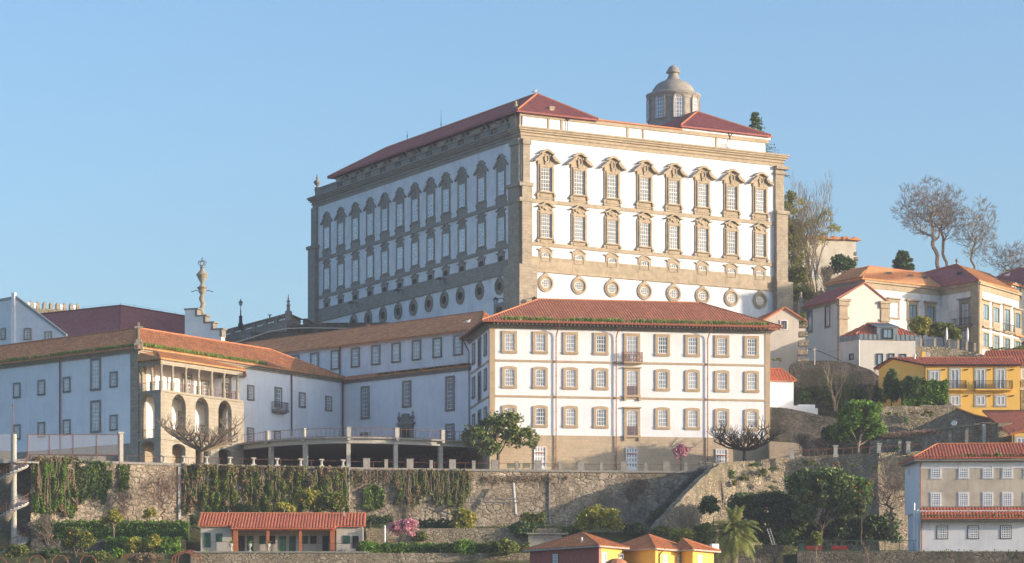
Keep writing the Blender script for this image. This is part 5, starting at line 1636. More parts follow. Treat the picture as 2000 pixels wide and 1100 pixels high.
# ruin house
UFc = Fac(XY(1568, 470), (1, .22))
ru = simple_house('ruined_house', 'pale crumbling house with one white window, behind the trees right of the palace', [UFc.O, tuple(UFc.W(UFc.s(1672), 0, 0))[:2], tuple(UFc.W(UFc.s(1672), -9, 0))[:2], tuple(UFc.W(-1, -9, 0))[:2]], 58, UFc.z(1600, 468), 'cream')
mb = MB(); zt = UFc.z(1600, 468)
for i in range(26):
    s = -1 + i * (UFc.s(1676) + 1) / 26; mb.box(UFc, s, s + .45 + random.random() * .2, -9.2, .35 + random.random() * .35, zt + random.random() * .12, zt + .3 + random.random() * .35)
mb.box(UFc, UFc.s(1672), UFc.s(1681), -.2, .25, zt, zt + .14)
part('roof', mb, M['tile_old'], ru)
place_window(UFc, UFc.s(1588.5), UFc.z(1588.5, 524), window_meshes('ruin_window', 1.3, 3.3, jamb=.25, head=.4, sill=.1, cols=3, rows=7, mats=('stone_lt', 'frame', 'glass_c')), ru)
mb = MB(); 
for i in range(14): mb.box(UFc, UFc.s(1669) , UFc.s(1672) + random.uniform(0, .5), -.5, .1, 60 + i * .85, 60.6 + i * .85)
part('broken_edge', mb, M['rubble_sm'], ru)
# grey gable house
GHf = Fac(XY(1492, 400), (1, .22)); gx1 = GHf.s(1573)
z0 = 40; gz_ = lambda px, y: GHf.z(px, y)
gh = thing('grey_gable_house', 'grey rendered gable house with one small window between the convent block and chapel', 'house', tuple(GHf.W(3, -4, z0)))
mb = MB(); ap = GHf.s(1531)
mb.poly(GHf, [(0, z0), (gx1, z0), (gx1, gz_(1570, 627)), (ap, gz_(1531, 602)), (0, gz_(1492, 624))], -9, 0)
part('wall', mb, M['grey_pl'], gh)
zA = gz_(1531, 601); zL = gz_(1489, 626); zR = gz_(1574, 629)
A0, A1 = GHf.W(ap, .25, zA), GHf.W(ap, -12, zA); L0, L1 = GHf.W(GHf.s(1489), .25, zL), GHf.W(GHf.s(1489), -12, zL); R0, R1 = GHf.W(gx1 + .2, .25, zR), GHf.W(gx1 + .2, -12, zR)
roof(gh, [[L0, A0, A1, L1], [A0, R0, R1, A1]], 'tile_red', th=.15, ridges=[(L0, A0), (A0, R0), (A0, A1)], rr=.12)
place_window(GHf, GHf.s(1530.5), gz_(1530.5, 635), window_meshes('gable_small_window', .85, 1.15, jamb=.1, head=.1, sill=.1, cols=2, rows=1, mats=('frame', 'frame_br', 'glass_d'), mid=False), gh)
# ivy-grown stump wall beside it
mb = MB(); p = P(1568, 640, 398)
for i in range(9): mb.box(Fac((p.x + random.uniform(-.15, .15), p.y), (1, 0)), -.6 - i * .03, .5 + i * .07, -.6, .5, 40 + (8 - i) * 1.25 - .02, 41.3 + (8 - i) * 1.25 - .6)
solo('ruined_wall_end', mb, M['rubble_sm'], 'narrow broken stone wall end overgrown with moss beside the grey gable', 'wall')
# low white house under it
lwh = Fac(XY(1498, 383), (1, .10)); x1_ = lwh.s(1550)
t = simple_house('white_outbuilding', 'small blank white outbuilding with tiled roof right behind the convent block', [lwh.O, tuple(lwh.W(x1_, 0, 0))[:2], tuple(lwh.W(x1_, -6, 0))[:2], tuple(lwh.W(0, -6, 0))[:2]], 36, lwh.z(1540, 743), 'white')
a, b = lwh.W(-.3, .3, lwh.z(1540, 743)), lwh.W(x1_ + .3, .3, lwh.z(1540, 743)); c = lwh.W(lwh.s(1526) + .6, -3, lwh.z(1526, 716)); d = lwh.W(-.3, -3, c.z)
roof(t, [[a, b, c, d], [b, lwh.W(x1_ + .3, -6.3, a.z), c]], 'tile_red', th=.14, ridges=[(c, b), (c, d)], rr=.12)
mb = MB(); mb.box(lwh, 0, lwh.s(1576), 0, .4, 35, lwh.z(1560, 793)); mb.box(lwh, lwh.s(1576), lwh.s(1596), 0, .5, 35, lwh.z(1580, 798)); mb.box(lwh, lwh.s(1560), lwh.s(1592), -1, 0, 35, lwh.z(1560, 790))
solo('white_parapet', mb, M['white'], 'low white stepped parapet at the foot of the small white outbuilding', 'wall')
# dark garden walls
wf = Fac(XY(1500, 376.5), (1, .03))
mb = MB(); mb.poly(wf, [(wf.s(1500), 27), (wf.s(1648), 27), (wf.s(1648), wf.z(1648, 822)), (wf.s(1580), wf.z(1580, 806)), (wf.s(1535), wf.z(1535, 797)), (wf.s(1500), wf.z(1500, 795))], -2.5, 0)
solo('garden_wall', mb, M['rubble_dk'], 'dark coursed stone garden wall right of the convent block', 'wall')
wf2 = Fac(XY(1500, 374.0), (1, .03))
mb = MB(); mb.poly(wf2, [(wf2.s(1503), 27), (wf2.s(1580), 27), (wf2.s(1566), wf2.z(1566, 866)), (wf2.s(1503), wf2.z(1503, 862))], -2.3, 0)
solo('low_garden_wall', mb, M['base_st'], 'shaded lower stone wall behind the right pollarded tree', 'wall')
rf = Fac(XY(1543, 394), (1, -.06))
mb = MB()
top = [(1543, 713), (1556, 706), (1580, 705), (1620, 704), (1660, 709), (1700, 722), (1730, 745)]
mb.poly(rf, [(rf.s(1543), 34), (rf.s(1760), 34), (rf.s(1760), rf.z(1760, 752))] + [(rf.s(a), rf.z(a, b)) for a, b in top[::-1]], -4, 0)
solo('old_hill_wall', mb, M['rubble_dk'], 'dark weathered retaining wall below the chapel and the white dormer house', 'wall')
# chapel
CHc = XY(1640, 415); CS = Fac(CHc, (.43, -1)); CG = Fac(CHc, (1, .43))
cz = lambda px, y: CG.z(px, y); cs0 = CS.s(1560); g1 = CG.s(1734)
chp = thing('chapel', 'plain white chapel with gabled front, corner pilasters and red tiled roof at the right', 'chapel', tuple(CG.W(3, -5, 45)))
zeave = CS.z(1638.6, 584); zap = cz(1690, 554.5); apx = CG.s(1688); g1w = CG.s(1733)
zright = zeave - .1
mb = MB()
Ls = abs(cs0)
mb.poly(CG, [(0, 44), (g1w, 44), (g1w, zright), (apx, zap), (0, zeave)], -Ls, 0)
part('wall', mb, M['warm'], chp)
mb = MB()
for a, b in ((-.12, 1.25), (g1w - 1.1, g1w + .15)):
    mb.box(CG, a, b, -.5, .16, 44, zeave - 1.0); mb.box(CG, a - .12, b + .15, -.5, .32, zeave - 2.9, zeave - 2.55); mb.box(CG, a - .15, b + .2, -.6, .36, zeave - 1.0, zeave - .35); mb.box(CG, a - .3, b + .35, -.7, .55, zeave - .35, zeave + .0)
mb.box(CS, cs0, 0, 0, .3, zeave - .5, zeave - .02)
part('pilasters', mb, M['stone_tr'], chp)
A0, A1 = CG.W(apx, .15, zap + .12), CG.W(apx, -Ls - .5, zap + .12); L0, L1 = CG.W(-.7, .15, zeave - .1), CG.W(-.7, -Ls - .5, zeave - .1); R0, R1 = CG.W(g1w + .4, .15, zright - .1), CG.W(g1w + .4, -Ls - .5, zright - .1)
roof(chp, [[L0, A0, A1, L1], [A0, R0, R1, A1]], 'tile_dkred', th=.14, ridges=[(A0, A1), (A0, L0), (A0, R0)], rr=.09)
cwin = window_meshes('chapel_window', 1.1, 2.9, jamb=.2, head=.2, sill=.2, cols=2, rows=1, mats=('stone_shade_dk', 'iron', 'glass_d'), mid=False)
place_window(CS, CS.s(1582), CS.z(1582, 628), cwin, chp); place_window(CS, CS.s(1616.5), CS.z(1616.5, 618.5), cwin, chp)
mb = MB()
for px, y in ((1563, 590), (1603.5, 560)):
    pass
p = P(1564, 598, 424); mb.box(Fac((p.x, p.y), (1, .3)), -.35, .35, -.35, .35, p.z - 1.5, p.z + .5); mb.lathe([(.3, 0), (.45, .25), (.15, .45), (.3, .7), (.16, .95), (.14, 1.2), (.25, 1.3), (.05, 1.6)], (p.x, p.y, p.z + .5), 8)
part('finial', mb, M['stone_lt'], chp)
p = P(1603.5, 582, 428); mb = MB(); fx = Fac((p.x, p.y), (1, .3)); mb.box(fx, -.6, .6, -.3, .3, p.z - 2.5, p.z); mb.box(fx, -.12, .12, -.1, .1, p.z, p.z + 1.5); mb.box(fx, -.42, .42, -.1, .1, p.z + .8, p.z + 1.05)
part('stone_cross', mb, M['stone_lt'], chp)
# white house with dormer
DF = Fac(XY(1677, 397), (1, .12)); DS = Fac(DF.O, (.75, -1))
dz = lambda px, y: DF.z(px, y)
d1_ = DF.s(1788); dl = DS.s(1640)
zt = dz(1700, 664); 
q = [DF.O, tuple(DF.W(d1_, 0, 0))[:2], tuple(DF.W(d1_, -8, 0))[:2], tuple(DS.W(dl, 0, 0))[:2]]
dh = simple_house('dormer_house', 'small cream house with zinc band, tiled hip roof and a zinc dormer', q, 40, zt, 'warm')
mb = MB(); zb_ = zt + .75
q2 = [tuple(DF.W(-.1, .12, 0))[:2], tuple(DF.W(d1_ + .1, .12, 0))[:2], tuple(DF.W(d1_ + .1, -8, 0))[:2], tuple(DS.W(dl, .12, 0))[:2]]
mb.prism(q2, zt, zb_)
for i in range(13): s = .1 + i * (d1_ - .2) / 12; mb.box(DF, s, s + .07, .12, .2, zt + .03, zb_ + .02)
for i in range(7): s = dl + (0 - dl) * (i + .5) / 7; mb.box(DS, s, s + .07, .12, .2, zt + .03, zb_ + .02)
part('zinc_band', mb, M['zinc'], dh)
ra = DF.W(DF.s(1706), -3.4, dz(1706, 627) + .1); rb2 = DF.W(DF.s(1747) - .1, -3.4, ra.z)
fl_ = DF.W(-.9 + .5, -.1, zb_); fr_ = DF.W(d1_ + .1, -.1, zb_); bl_ = Vector((q[3][0], q[3][1], zb_)); br_ = DF.W(d1_, -8, zb_)
roof(dh, [[fl_, fr_, rb2, ra], [fr_, br_, rb2], [bl_, fl_, ra]], 'tile_red', th=.1, ridges=[(fl_, ra), (ra, rb2), (rb2, fr_)], rr=.13)
mb = MB(); s0, s1 = DF.s(1712.5), DF.s(1753)
mb.box(DF, s0, s1, -3.2, .15, zt + .02, dz(1730, 639)); 
do = part('dormer', mb, M['zinc'], dh)
mb = MB(); zt2_ = dz(1730, 639)
mb.poly(Fac(tuple(DF.W(s0, 0, 0))[:2], (DF.n[0], DF.n[1])), [(-.25, zt2_), (-.25, zt2_ + .1), (3.2, zt2_ + .75), (3.2, zt2_)], 0, 0.01) if False else None
a, b = DF.W(s0 - .1, .3, zt2_ + .05), DF.W(s1 + .1, .3, zt2_ + .05); c, d = DF.W(s1 - .4, -3.3, ra.z + .02), DF.W(s0 - .5, -3.3, ra.z + .02)
mb.slab([a, b, c, d], .1)
for i in range(9): t_ = i / 8.0; mb.tube(a.lerp(b, t_), d.lerp(c, t_), .04, .04, 4)
part('dormer_roof', mb, M['zinc'], do)
place_window(DF, DF.s(1733.5), dz(1733.5, 652), window_meshes('dormer_window', 1.3, 1.25, jamb=.08, head=.08, sill=.08, cols=2, rows=1, mats=('iron', 'iron', 'glass_b'), mid=False), dh, d=.16)
dw1 = window_meshes('dormer_house_tall', .75, 1.5, jamb=.05, head=.05, sill=.05, cols=1, rows=1, mats=('iron', 'iron', 'glass_b'), mid=False)
dw2 = window_meshes('dormer_house_small', .75, .75, jamb=.05, head=.05, sill=.05, cols=1, rows=1, mats=('iron', 'iron', 'glass_b'), mid=False)
place_window(DF, DF.s(1718.5), dz(1718.5, 702), dw1, dh); place_window(DF, DF.s(1741), dz(1741, 696.5), dw2, dh); place_window(DF, DF.s(1764), dz(1764, 697.5), dw2, dh)
place_window(DS, DS.s(1663.5), DS.z(1663.5, 697), dw2, dh)
mb = MB(); mb.path([DF.W(.05, .12, zt), DF.W(.05, .12, 42)], .07); part('downpipe', mb, M['zinc'], dh)
# ---- mansion
K = XY(1912, 425); MR = Fac(K, (.655, 1)); ML = Fac(K, (.7257, -1))
kx = ML.W(ML.s(1838), 0, 0); MC = Fac((kx.x, kx.y), (1.47, 1))
lx = MC.W(MC.s(1686), 0, 0); ME = Fac((lx.x, lx.y), (.7257, -1)); ex = ME.W(ME.s(1615), 0, 0)
zk = (HY - 549) * 425 / F
mg = 47.5
rr0 = MR.W(MR.s(1990), 0, 0)
man = thing('mansion', 'weathered white mansion with orange roofs and stone-framed windows at the right', 'building', (kx.x, kx.y, mg))
mb = MB(); mb.prism([K, (rr0.x, rr0.y), (rr0.x - 8, rr0.y + 8), (kx.x + 5, kx.y + 16), (ex.x + 4, ex.y + 9), (ex.x, ex.y), (lx.x, lx.y), (kx.x, kx.y)], mg, zk)
part('wall', mb, M['white_old'], man)
mb = MB()
for f, a, b in ((MR, 0, MR.s(1990)), (ML, ML.s(1838), 0), (MC, MC.s(1686), 0)):
    mb.box(f, a, b, 0, .12, zk - 1.3, zk - .5); mb.box(f, a - (.3 if f is not MC else 0), b + .3, 0, .4, zk - .5, zk - .02)
for f, a, b in ((MR, -.1, 1.0), (ML, -1.6, .1), (MC, MC.s(1686), MC.s(1686) + .9)): mb.box(f, a, b, 0, .15, mg, zk - 1.3)
part('cornice', mb, M['stone_tr'], man)
mb = MB(); mb.box(ME, ME.s(1615), -.1, 0, .08, mg, zk - .3); part('side_wall', mb, M['stone_shade_dk'], man)
mw_ = ('stone_tr', 'frame_gn', 'glass_b')
def hood(mb, w, h): mb.box(LOC, -w / 2 - .55, w / 2 + .55, 0, .4, h / 2 + .55, h / 2 + .75); mb.box(LOC, -w / 2 - .4, w / 2 + .4, 0, .12, h / 2 + .2, h / 2 + .56)
mwa = window_meshes('mansion_window', 1.5, 2.1, jamb=.32, head=.35, sill=.3, cols=2, rows=1, mats=('stone_tr', 'frame_gn', 'glass_b'), mid=False, extra=hood)
mwp = window_meshes('mansion_shuttered', 1.5, 2.1, jamb=.32, head=.35, sill=.3, cols=2, rows=1, mats=('stone_lt', 'frame', 'glass_c'), mid=False, extra=hood, mun=.4)
mwb = window_meshes('mansion_side_window', 1.9, 2.2, jamb=.3, head=.3, sill=1.3, cols=2, rows=1, mats=mw_, mid=False, extra=hood)
mwc = window_meshes('mansion_side_low', 1.9, 2.0, jamb=.3, head=.3, sill=.3, cols=2, rows=2, mats=mw_, mid=False)
mwd = window_meshes('mansion_balcony_door', 1.6, 3.4, jamb=.35, head=.4, sill=.1, cols=2, rows=3, mats=('stone_shade_dk', 'frame_gn', 'glass_c'), mid=False, extra=hood, door=True)
zc_ = MC.z(1745.5, 606)
for px, pr_ in ((1745.5, mwp), (1782, mwa), (1816.5, mwa)): place_window(MC, MC.s(px), zc_, pr_, man)
zr_ = MR.z(1924.4, 610)
for px in (1924.4, 1945, 1986.4): place_window(MR, MR.s(px), zr_, mwb, man)
place_window(MR, MR.s(1966), zr_ - .4, window_meshes('mansion_right_door', 1.9, 3.3, jamb=.3, head=.3, sill=.1, cols=2, rows=2, mats=mw_, mid=False, extra=hood, door=True), man)
for px in (1924.4, 1945, 1966, 1986.4): place_window(MR, MR.s(px), zr_ - 4.1, mwc, man)
place_window(ML, ML.s(1885), ML.z(1885, 615), mwd, man); place_window(ML, ML.s(1885), ML.z(1885, 668), mwd, man)
balcony(ML, ML.s(1884), ML.z(1884, 637), 3.6, .9, 1.1, 'stone_shade_dk', 'iron', man, 14)
balcony(MR, MR.s(1966), zr_ - 2.1, 3.6, .6, 1.1, 'stone_tr', 'iron', man, 12)
for px in (1924.4, 1945, 1986.4):
    mb = MB(); mb.box(MR, MR.s(px) - 1.5, MR.s(px) + 1.5, 0, .5, zr_ - 2.4, zr_ - 2.15)
    part('window_ledge', mb, M['stone_tr'], man)
ze = zk + .05
def X(px, py, Y): return P(px, py, Y)
apex = X(1869, 516.5, 434.5)
K3 = MR.W(-.6, .6, ze); K3 = Vector((K[0] - .15, K[1] - .9, ze))
rE = MR.W(MR.s(1983), .6, ze); cE = MC.W(-.2, .6, ze); cE = Vector((kx.x - .1, kx.y - .8, ze))
ridge1 = X(1803, 534, 436); ridge0 = X(1697, 520.5, 429); ridge1.z = ridge0.z
lE = Vector((lx.x - .2, lx.y - .8, ze)); eE = Vector((ex.x - .6, ex.y, ze))
rb3 = apex + Vector((.655, 1, 0)).normalized() * 12
val = X(1806, 545, 433)
roof(man, [[K3, rE, rb3, apex]], 'tile_new', th=.2, ridges=[(K3, apex)], rr=.12)
roof(man, [[cE, K3, apex, ridge1]], 'tile_dkred', th=.2, name='shaded_roof_slope')
man.children[-1].data.materials[0] = M['tile_new']
roof(man, [[lE, cE, ridge1, ridge0]], 'tile_new', th=.2, ridges=[(lE, ridge0), (ridge0, ridge1), (ridge1, apex)], rr=.12)
roof(man, [[eE, lE, ridge0, ridge0 + Vector((-2.0, 4.5, 0))]], 'tile_new', th=.2, name='side_roof')
mb = MB()
for a, b, c in ((lE, cE, .35), (lE, cE, .68), (lE, cE, .9)):
    p = a.lerp(b, c).lerp(ridge0.lerp(ridge1, c), .55) + Vector((0, 0, .22)); q_ = (b - a).normalized() * .55; up = (ridge0 - a).normalized() * .35
    mb.slab([p - q_ - up, p + q_ - up, p + q_ + up, p - q_ + up], .08)
p = cE.lerp(K3, .55).lerp(apex, .45) + Vector((0, 0, .25)); q_ = (K3 - cE).normalized() * .5; up = (apex - cE.lerp(K3, .55)).normalized() * .4
mb.slab([p - q_ - up, p + q_ - up, p + q_ + up, p - q_ + up], .08)
part('skylights', mb, M['iron'], man)
mb = MB(); mb.lathe([(.15, 0), (.1, .3), (.25, .45), (.25, .65), (.05, .9)], apex, 8); part('finial', mb, M['stone_shade_dk'], man)
# house behind the mansion's right end
TF = Fac(XY(1976, 437), (.655, 1))
t = simple_house('tall_side_house', 'cream house with tiled roofs rising behind the right end of the mansion', [TF.O, tuple(TF.W(14, 0, 0))[:2], tuple(TF.W(14, -8, 0))[:2], tuple(TF.W(0, -10, 0))[:2]], 50, TF.z(1976, 556), 'cream')
zz_ = TF.z(1976, 555)
a = TF.W(-.4, .4, zz_); b = TF.W(14, .4, zz_); c = TF.W(14, -5, zz_ + 1.8); d = TF.W(3, -5, zz_ + 1.8); e_ = TF.W(-.4, -10, zz_)
roof(t, [[a, b, c, d], [e_, a, d]], 'tile_new', th=.15, ridges=[(a, d), (d, c)], rr=.12)
place_window(TF, TF.s(1987), TF.z(1987, 569), window_meshes('side_house_window', 2.0, 1.9, jamb=.25, head=.25, sill=.25, cols=2, rows=1, mats=('stone_lt', 'frame_gn', 'glass_b'), mid=False), t)
bh = simple_house('roof_house', 'low house with dark tiled hip roof on the skyline at the far right', [XY(1925, 452), XY(2030, 452), XY(2030, 462), XY(1925, 462)], 55, (HY - 552) * 452 / F, 'white_mid')
a, b = P(1920, 553, 451), P(2035, 553, 451); c, d = P(1988, 524, 458), P(2060, 524, 458); e_ = P(1920, 553, 451) + Vector((0, 14, 0))
roof(bh, [[a, b, d, c], [e_, a, c]], 'tile_dkred', th=.15, ridges=[(a, c), (c, d)], rmat='ridge_rd', rr=.12)
a, b, c, d = P(1950, 565, 440), P(1978, 556, 440), P(1957, 536, 446), P(1930, 530, 446)
mb = MB(); mb.lathe([(.1, 0), (.1, .6)], P(1967, 536, 446), 6)
bird(P(1968, 540, 440), 'white gull on the tiled roof at the far right')
# terrace in front of the mansion
TFm = Fac(XY(1788, 412), (1, .10))
mb = MB(); mb.poly(TFm, [(0, 42), (TFm.s(1925), 42), (TFm.s(1925), TFm.z(1925, 694)), (TFm.s(1870), TFm.z(1870, 682)), (TFm.s(1830), TFm.z(1830, 677)), (0, TFm.z(1788, 677))], -6, 0)
solo('mansion_terrace_wall', mb, M['rubble_sm'], 'sunlit rubble wall under the mansion garden', 'wall')
fl2 = ['leftmost of the mansion garden fence', 'second from the left of the mansion garden fence', 'third from the left of the mansion garden fence', 'third from the right of the mansion garden fence', 'second from the right of the mansion garden fence', 'rightmost of the mansion garden fence']
for px, y0, y1, lt in zip((1799.5, 1827, 1855, 1872, 1889, 1905), (677, 677, 678, 680, 683, 685), (661, 661, 662, 664, 667, 670), fl2):
    mb = MB(); s = TFm.s(px); mb.box(TFm, s - .17, s + .17, -.5, -.15, TFm.z(px, y0) - .1, TFm.z(px, y1)); solo('fence_post', mb, M['stone_lt'], 'stone fence post, ' + lt, 'post', 'posts of the mansion garden fence')
mb = MB()
for a, b, za, zb_2 in ((1799, 1855, 664, 664), (1855, 1910, 664, 671)):
    p, q_ = P(a, za, 412.5), P(b, zb_2, 413.5); mb.tube(p, q_, .03, .03, 4); n = 22
    for i in range(n): r = p.lerp(q_, i / n); mb.tube(r, r - Vector((0, 0, .95)), .02, .02, 4)
solo('garden_fence', mb, M['iron'], 'thin iron fence panels in front of the mansion', 'fence')
for px, lt in ((1849, 'left one, near the round bush'), (1890, 'right one, in front of the mansion door')):
    mb = MB(); p = P(px, 667, 414); mb.lathe([(.06, 0), (.12, .3), (.17, .9), (.13, 1.5), (.03, 2.0)], p, 6); solo('closed_parasol', mb, M['white'], 'folded pale parasol on the mansion terrace, %s' % lt, 'parasol', 'folded parasols on the mansion terrace')
# unseen house added outside the frame on the right to shade the palace foot
t = simple_house('added_shade_house', 'plain unseen house added beyond the right edge to shade the palace foot', [(104, 431), (125, 433), (125, 447), (104, 447)], 55, 74.5, 'cream')
a, b, c, d = Vector((103.5, 430.5, 74.5)), Vector((125.5, 432.5, 74.5)), Vector((125.5, 447.5, 74.5)), Vector((103.5, 447.5, 74.5)); e_, f_ = Vector((110, 439, 76.5)), Vector((119, 439, 76.5))
roof(t, [[a, b, f_, e_], [b, c, f_], [c, d, e_, f_], [d, a, e_]], 'tile_new')

mb = MB(); p = P(1591, 706, 391); mb.tube(p - Vector((0, 0, .5)), P(1591, 679, 391), .09, .07, 6); mb.box(Fac((p.x, p.y), (1, 0)), -.25, .25, -.05, .05, P(1591, 684, 391).z, P(1591, 682, 391).z)
solo('utility_pole', mb, M['conc_lt'], 'short pale utility pole on the dark hill wall in front of the chapel', 'pole')
mb = MB()
pts = [P(1578, 681, 392), P(1600, 686, 391.5), P(1625, 697, 391), P(1650, 708, 390.5), P(1672, 716, 390)]
mb.path(pts, .045, 4); mb.path([P(1591, 684, 391), P(1612, 690, 393), P(1640, 683, 396)], .02, 3)
solo('cable', mb, M['iron'], 'dark sagging cable running down from the pole in front of the chapel', 'cable')
# ================================================================ YELLOW HOUSE
YF = Fac(XY(1806, 385), (1, 0.0)); yz = lambda y: (HY - y) * 385 / F
YG = Fac(XY(1806, 385), (1, -1.0))
y1 = YF.s(1992)
gb = YG.W(YG.s(1716), 0, 0)
yh = thing('yellow_house', 'deep yellow two-storey house with pale window frames, balconies and red tiled roof', 'house', (YF.O[0] + 4, 389, 35))
mb = MB()
ze = yz(713.5)
mb.prism([YF.O, tuple(YF.W(y1, 0, 0))[:2], (YF.W(y1, 0, 0).x, gb.y), (gb.x, gb.y)], 34, ze)
apx = YG.s(1742); zap = YG.z(1742, 701)
mb.poly(YG, [(YG.s(1716), ze), (-.001, ze), (-.001, ze + .02), (apx, zap)], -.5, 0)
part('wall', mb, M['yellow'], yh)
ax = YG.W(apx, .25, zap + .1); E0 = Vector((YF.O[0] - .1, 384.7, ze + .02)); E1 = Vector((YF.W(y1, 0, 0).x + .15, 384.7, ze + .02))
rdr = P(1980, 701, ax.y); rdr.z = ax.z
bkL = YG.W(YG.s(1709), .3, 0); bkL.z = YG.z(1709, 720)
roof(yh, [[E0, E1, rdr, ax]], 'tile_red', th=.18, pitch=.34, ridges=[(ax, rdr)], rr=.12)
roof(yh, [[bkL, ax, rdr, Vector((E1.x, bkL.y + .5, bkL.z))]], 'tile_red', th=.18, name='rear_roof')
mb = MB(); mb.tube(E0 + Vector((0, -.1, .0)), E1 + Vector((0, -.1, 0)), .09); mb.path([bkL, ax, E0], .10, 5); mb.path([(E0.x + .15, 384.85, ze), (E0.x + .15, 384.85, ze - 7)], .07)
part('gutter', mb, M['iron'], yh)
ym = ('conc_lt', 'frame', 'glass_c')
yd = window_meshes('yellow_door', 1.1, 2.6, jamb=.26, head=.26, sill=.0, cols=2, rows=1, mats=ym, mid=False, mun=.12, proud=.06, door=True)
yw = window_meshes('yellow_window', 1.1, 1.2, jamb=.26, head=.22, sill=.26, cols=2, rows=1, mats=ym, mid=False, mun=.12, proud=.06)
for px in (1865, 1915, 1954): place_window(YF, YF.s(px), yz(740.7), yd, yh); place_window(YF, YF.s(px), yz(782.8), yw, yh)
place_window(YF, YF.s(1825), yz(734), yw, yh)
balcony(YF, YF.s(1868), yz(760.6), 2.5, .7, 1.1, 'yellow', 'iron', yh, 16)
balcony(YF, YF.s(1940), yz(760.6), 4.95, .7, 1.1, 'yellow', 'iron', yh, 32)
for px in (1842, 1887, 1931.5, 1976): 
    for y in (722.5, 773.5):
        mb = MB(); s = YF.s(px); mb.box(YF, s - .25, s + .1, 0, .12, yz(y) - .08, yz(y) + .06); mb.box(YF, s + .12, s + .25, 0, .2, yz(y) - .03, yz(y) + .1)
        part('wall_lamp', mb, M['iron'], yh)
# roofs beside it
t = simple_house('red_roof_house', 'house with a plain red tiled roof just above the yellow house, cut by the frame', [XY(1928, 396), XY(2030, 396), XY(2030, 403), XY(1928, 403)], 34, (HY - 712) * 396 / F, 'cream')
a, b, c, d = P(1917, 712, 395.5), P(2040, 712, 395.5), P(2040, 684, 400.5), P(1926, 686.5, 400.5)
roof(t, [[a, b, c, d]], 'tile_red', th=.15, ridges=[(a, d), (d, c)], rr=.12)
mb = MB(); mb.cube(XY(1994, 387)[0], XY(2040, 387)[0], 387, 395, 34, (HY - 716) * 387 / F); t2 = thing('stone_house', 'narrow strip of a stone and plaster house right of the yellow house', 'house', (XY(2010, 391)[0], 391, 34))
part('wall', mb, M['rubble_sm'], t2)
f = Fac(XY(1994, 387), (1, 0)); place_window(f, .55, (HY - 731) * 387 / F, yw, t2)
mb = MB(); mb.box(f, -.1, 3, 0, .1, (HY - 762) * 387 / F, (HY - 757) * 387 / F); part('string_courses', mb, M['conc_lt'], t2)
y2 = simple_house('low_yellow_house', 'low yellow house with red tiled roof behind the stained building', [XY(1977, 358), XY(2030, 358), XY(2030, 368), XY(1977, 368)], 28, (HY - 846) * 358 / F, 'yellow2')
a, b, c, d = P(1972, 848, 357.5), P(2040, 832, 357.5), P(2040, 803, 364), P(1919, 803, 369)
roof(y2, [[a, b, c, d]], 'tile_red', th=.15, pitch=.34, ridges=[(d, c), (a, b)], rr=.11)
f = Fac(XY(1977, 358), (1, 0)); place_window(f, 1.1, (HY - 865) * 358 / F, yw, y2)
mb = MB(); mb.path([(f.O[0] + .15, 357.8, 32.5), (f.O[0] + .15, 357.8, 28)], .07); part('downpipe', mb, M['iron'], y2)
# ================================================================ RUBBLE WALLS AND PERGOLA
f = Fac(XY(1700, 377), (1, .05))
mb = MB(); mb.poly(f, [(f.s(1700), 29), (f.s(1860), 29), (f.s(1868), f.z(1868, 795)), (f.s(1855), f.z(1855, 786)), (f.s(1842), f.z(1842, 792)), (f.s(1800), f.z(1800, 791)), (f.s(1796), f.z(1796, 794)), (f.s(1760), f.z(1760, 792)), (f.s(1700), f.z(1700, 797))], -7, 0)
solo('upper_garden_wall', mb, M['rubble_sm'], 'sunlit rubble garden wall with shrubs, below the ivy hedge of the yellow house', 'wall')
f = Fac(XY(1768, 374), (1, -.45)); 
sh = thing('stone_shed', 'shaded stone shed with gabled end wall and tile-edged roof behind the pergola', 'shed', tuple(f.W(5, -2, 29)))
mb = MB(); mb.poly(f, [(f.s(1768), 28), (f.s(1948), 28), (f.s(1950), f.z(1950, 822)), (f.s(1905), f.z(1905, 812)), (f.s(1870), f.z(1870, 798)), (f.s(1768), f.z(1768, 845))], -4.0, 0); part('wall', mb, M['rubble_sm'], sh)
mb = MB()
pl = [f.W(f.s(a), .1, f.z(a, b)) for a, b in ((1868, 797), (1905, 811), (1950, 821), (1976, 826))]
for a, b in zip(pl[:-1], pl[1:]): mb.tube(a, b, .13, .13, 6)
part('roof_edge', mb, M['ridge'], sh)
mb = MB(); f2 = Fac(XY(1950, 361), (1, .1)); mb.box(f2, 0, f2.s(1977), -3, 0, 28, f2.z(1960, 826)); part('end_wall', mb, M['rubble_sm'], sh)
pg = thing('pergola', 'pergola of concrete posts and pale wooden beams with tangled vines', 'pergola', (XY(1830, 366)[0], 366, 28.5))
for px in (1757, 1808, 1855, 1888, 1922):
    mb = MB(); p = P(px, 868, 366 if px < 1900 else 362); y = {1757: 855, 1808: 843, 1855: 841, 1888: 836, 1922: 829}[px]
    mb.box(Fac((p.x, p.y), (1, 0)), -.2, .2, -.2, .2, 28, P(px, y, p.y).z); part('post', mb, M['conc_lt'] if px in (1922, 1757) else M['concrete'], pg)
mb = MB()
for a, b in (((1718, 856, 366), (1782, 855, 365)), ((1858, 836, 366), (1870, 836, 366)), ((1878, 833, 365), (1890, 834, 365)), ((1890, 832, 365), (1898, 831, 365)), ((1902, 829, 364), (1914, 829, 364)), ((1915, 826, 362), (1948, 828, 361.5)), ((1924, 853, 362), (1938, 854, 362)), ((1806, 842, 366), (1925, 829, 362.4)), ((1724, 858, 368), (1810, 846, 368))):
    mb.tube(P(*a), P(*b), .10, .10, 4)
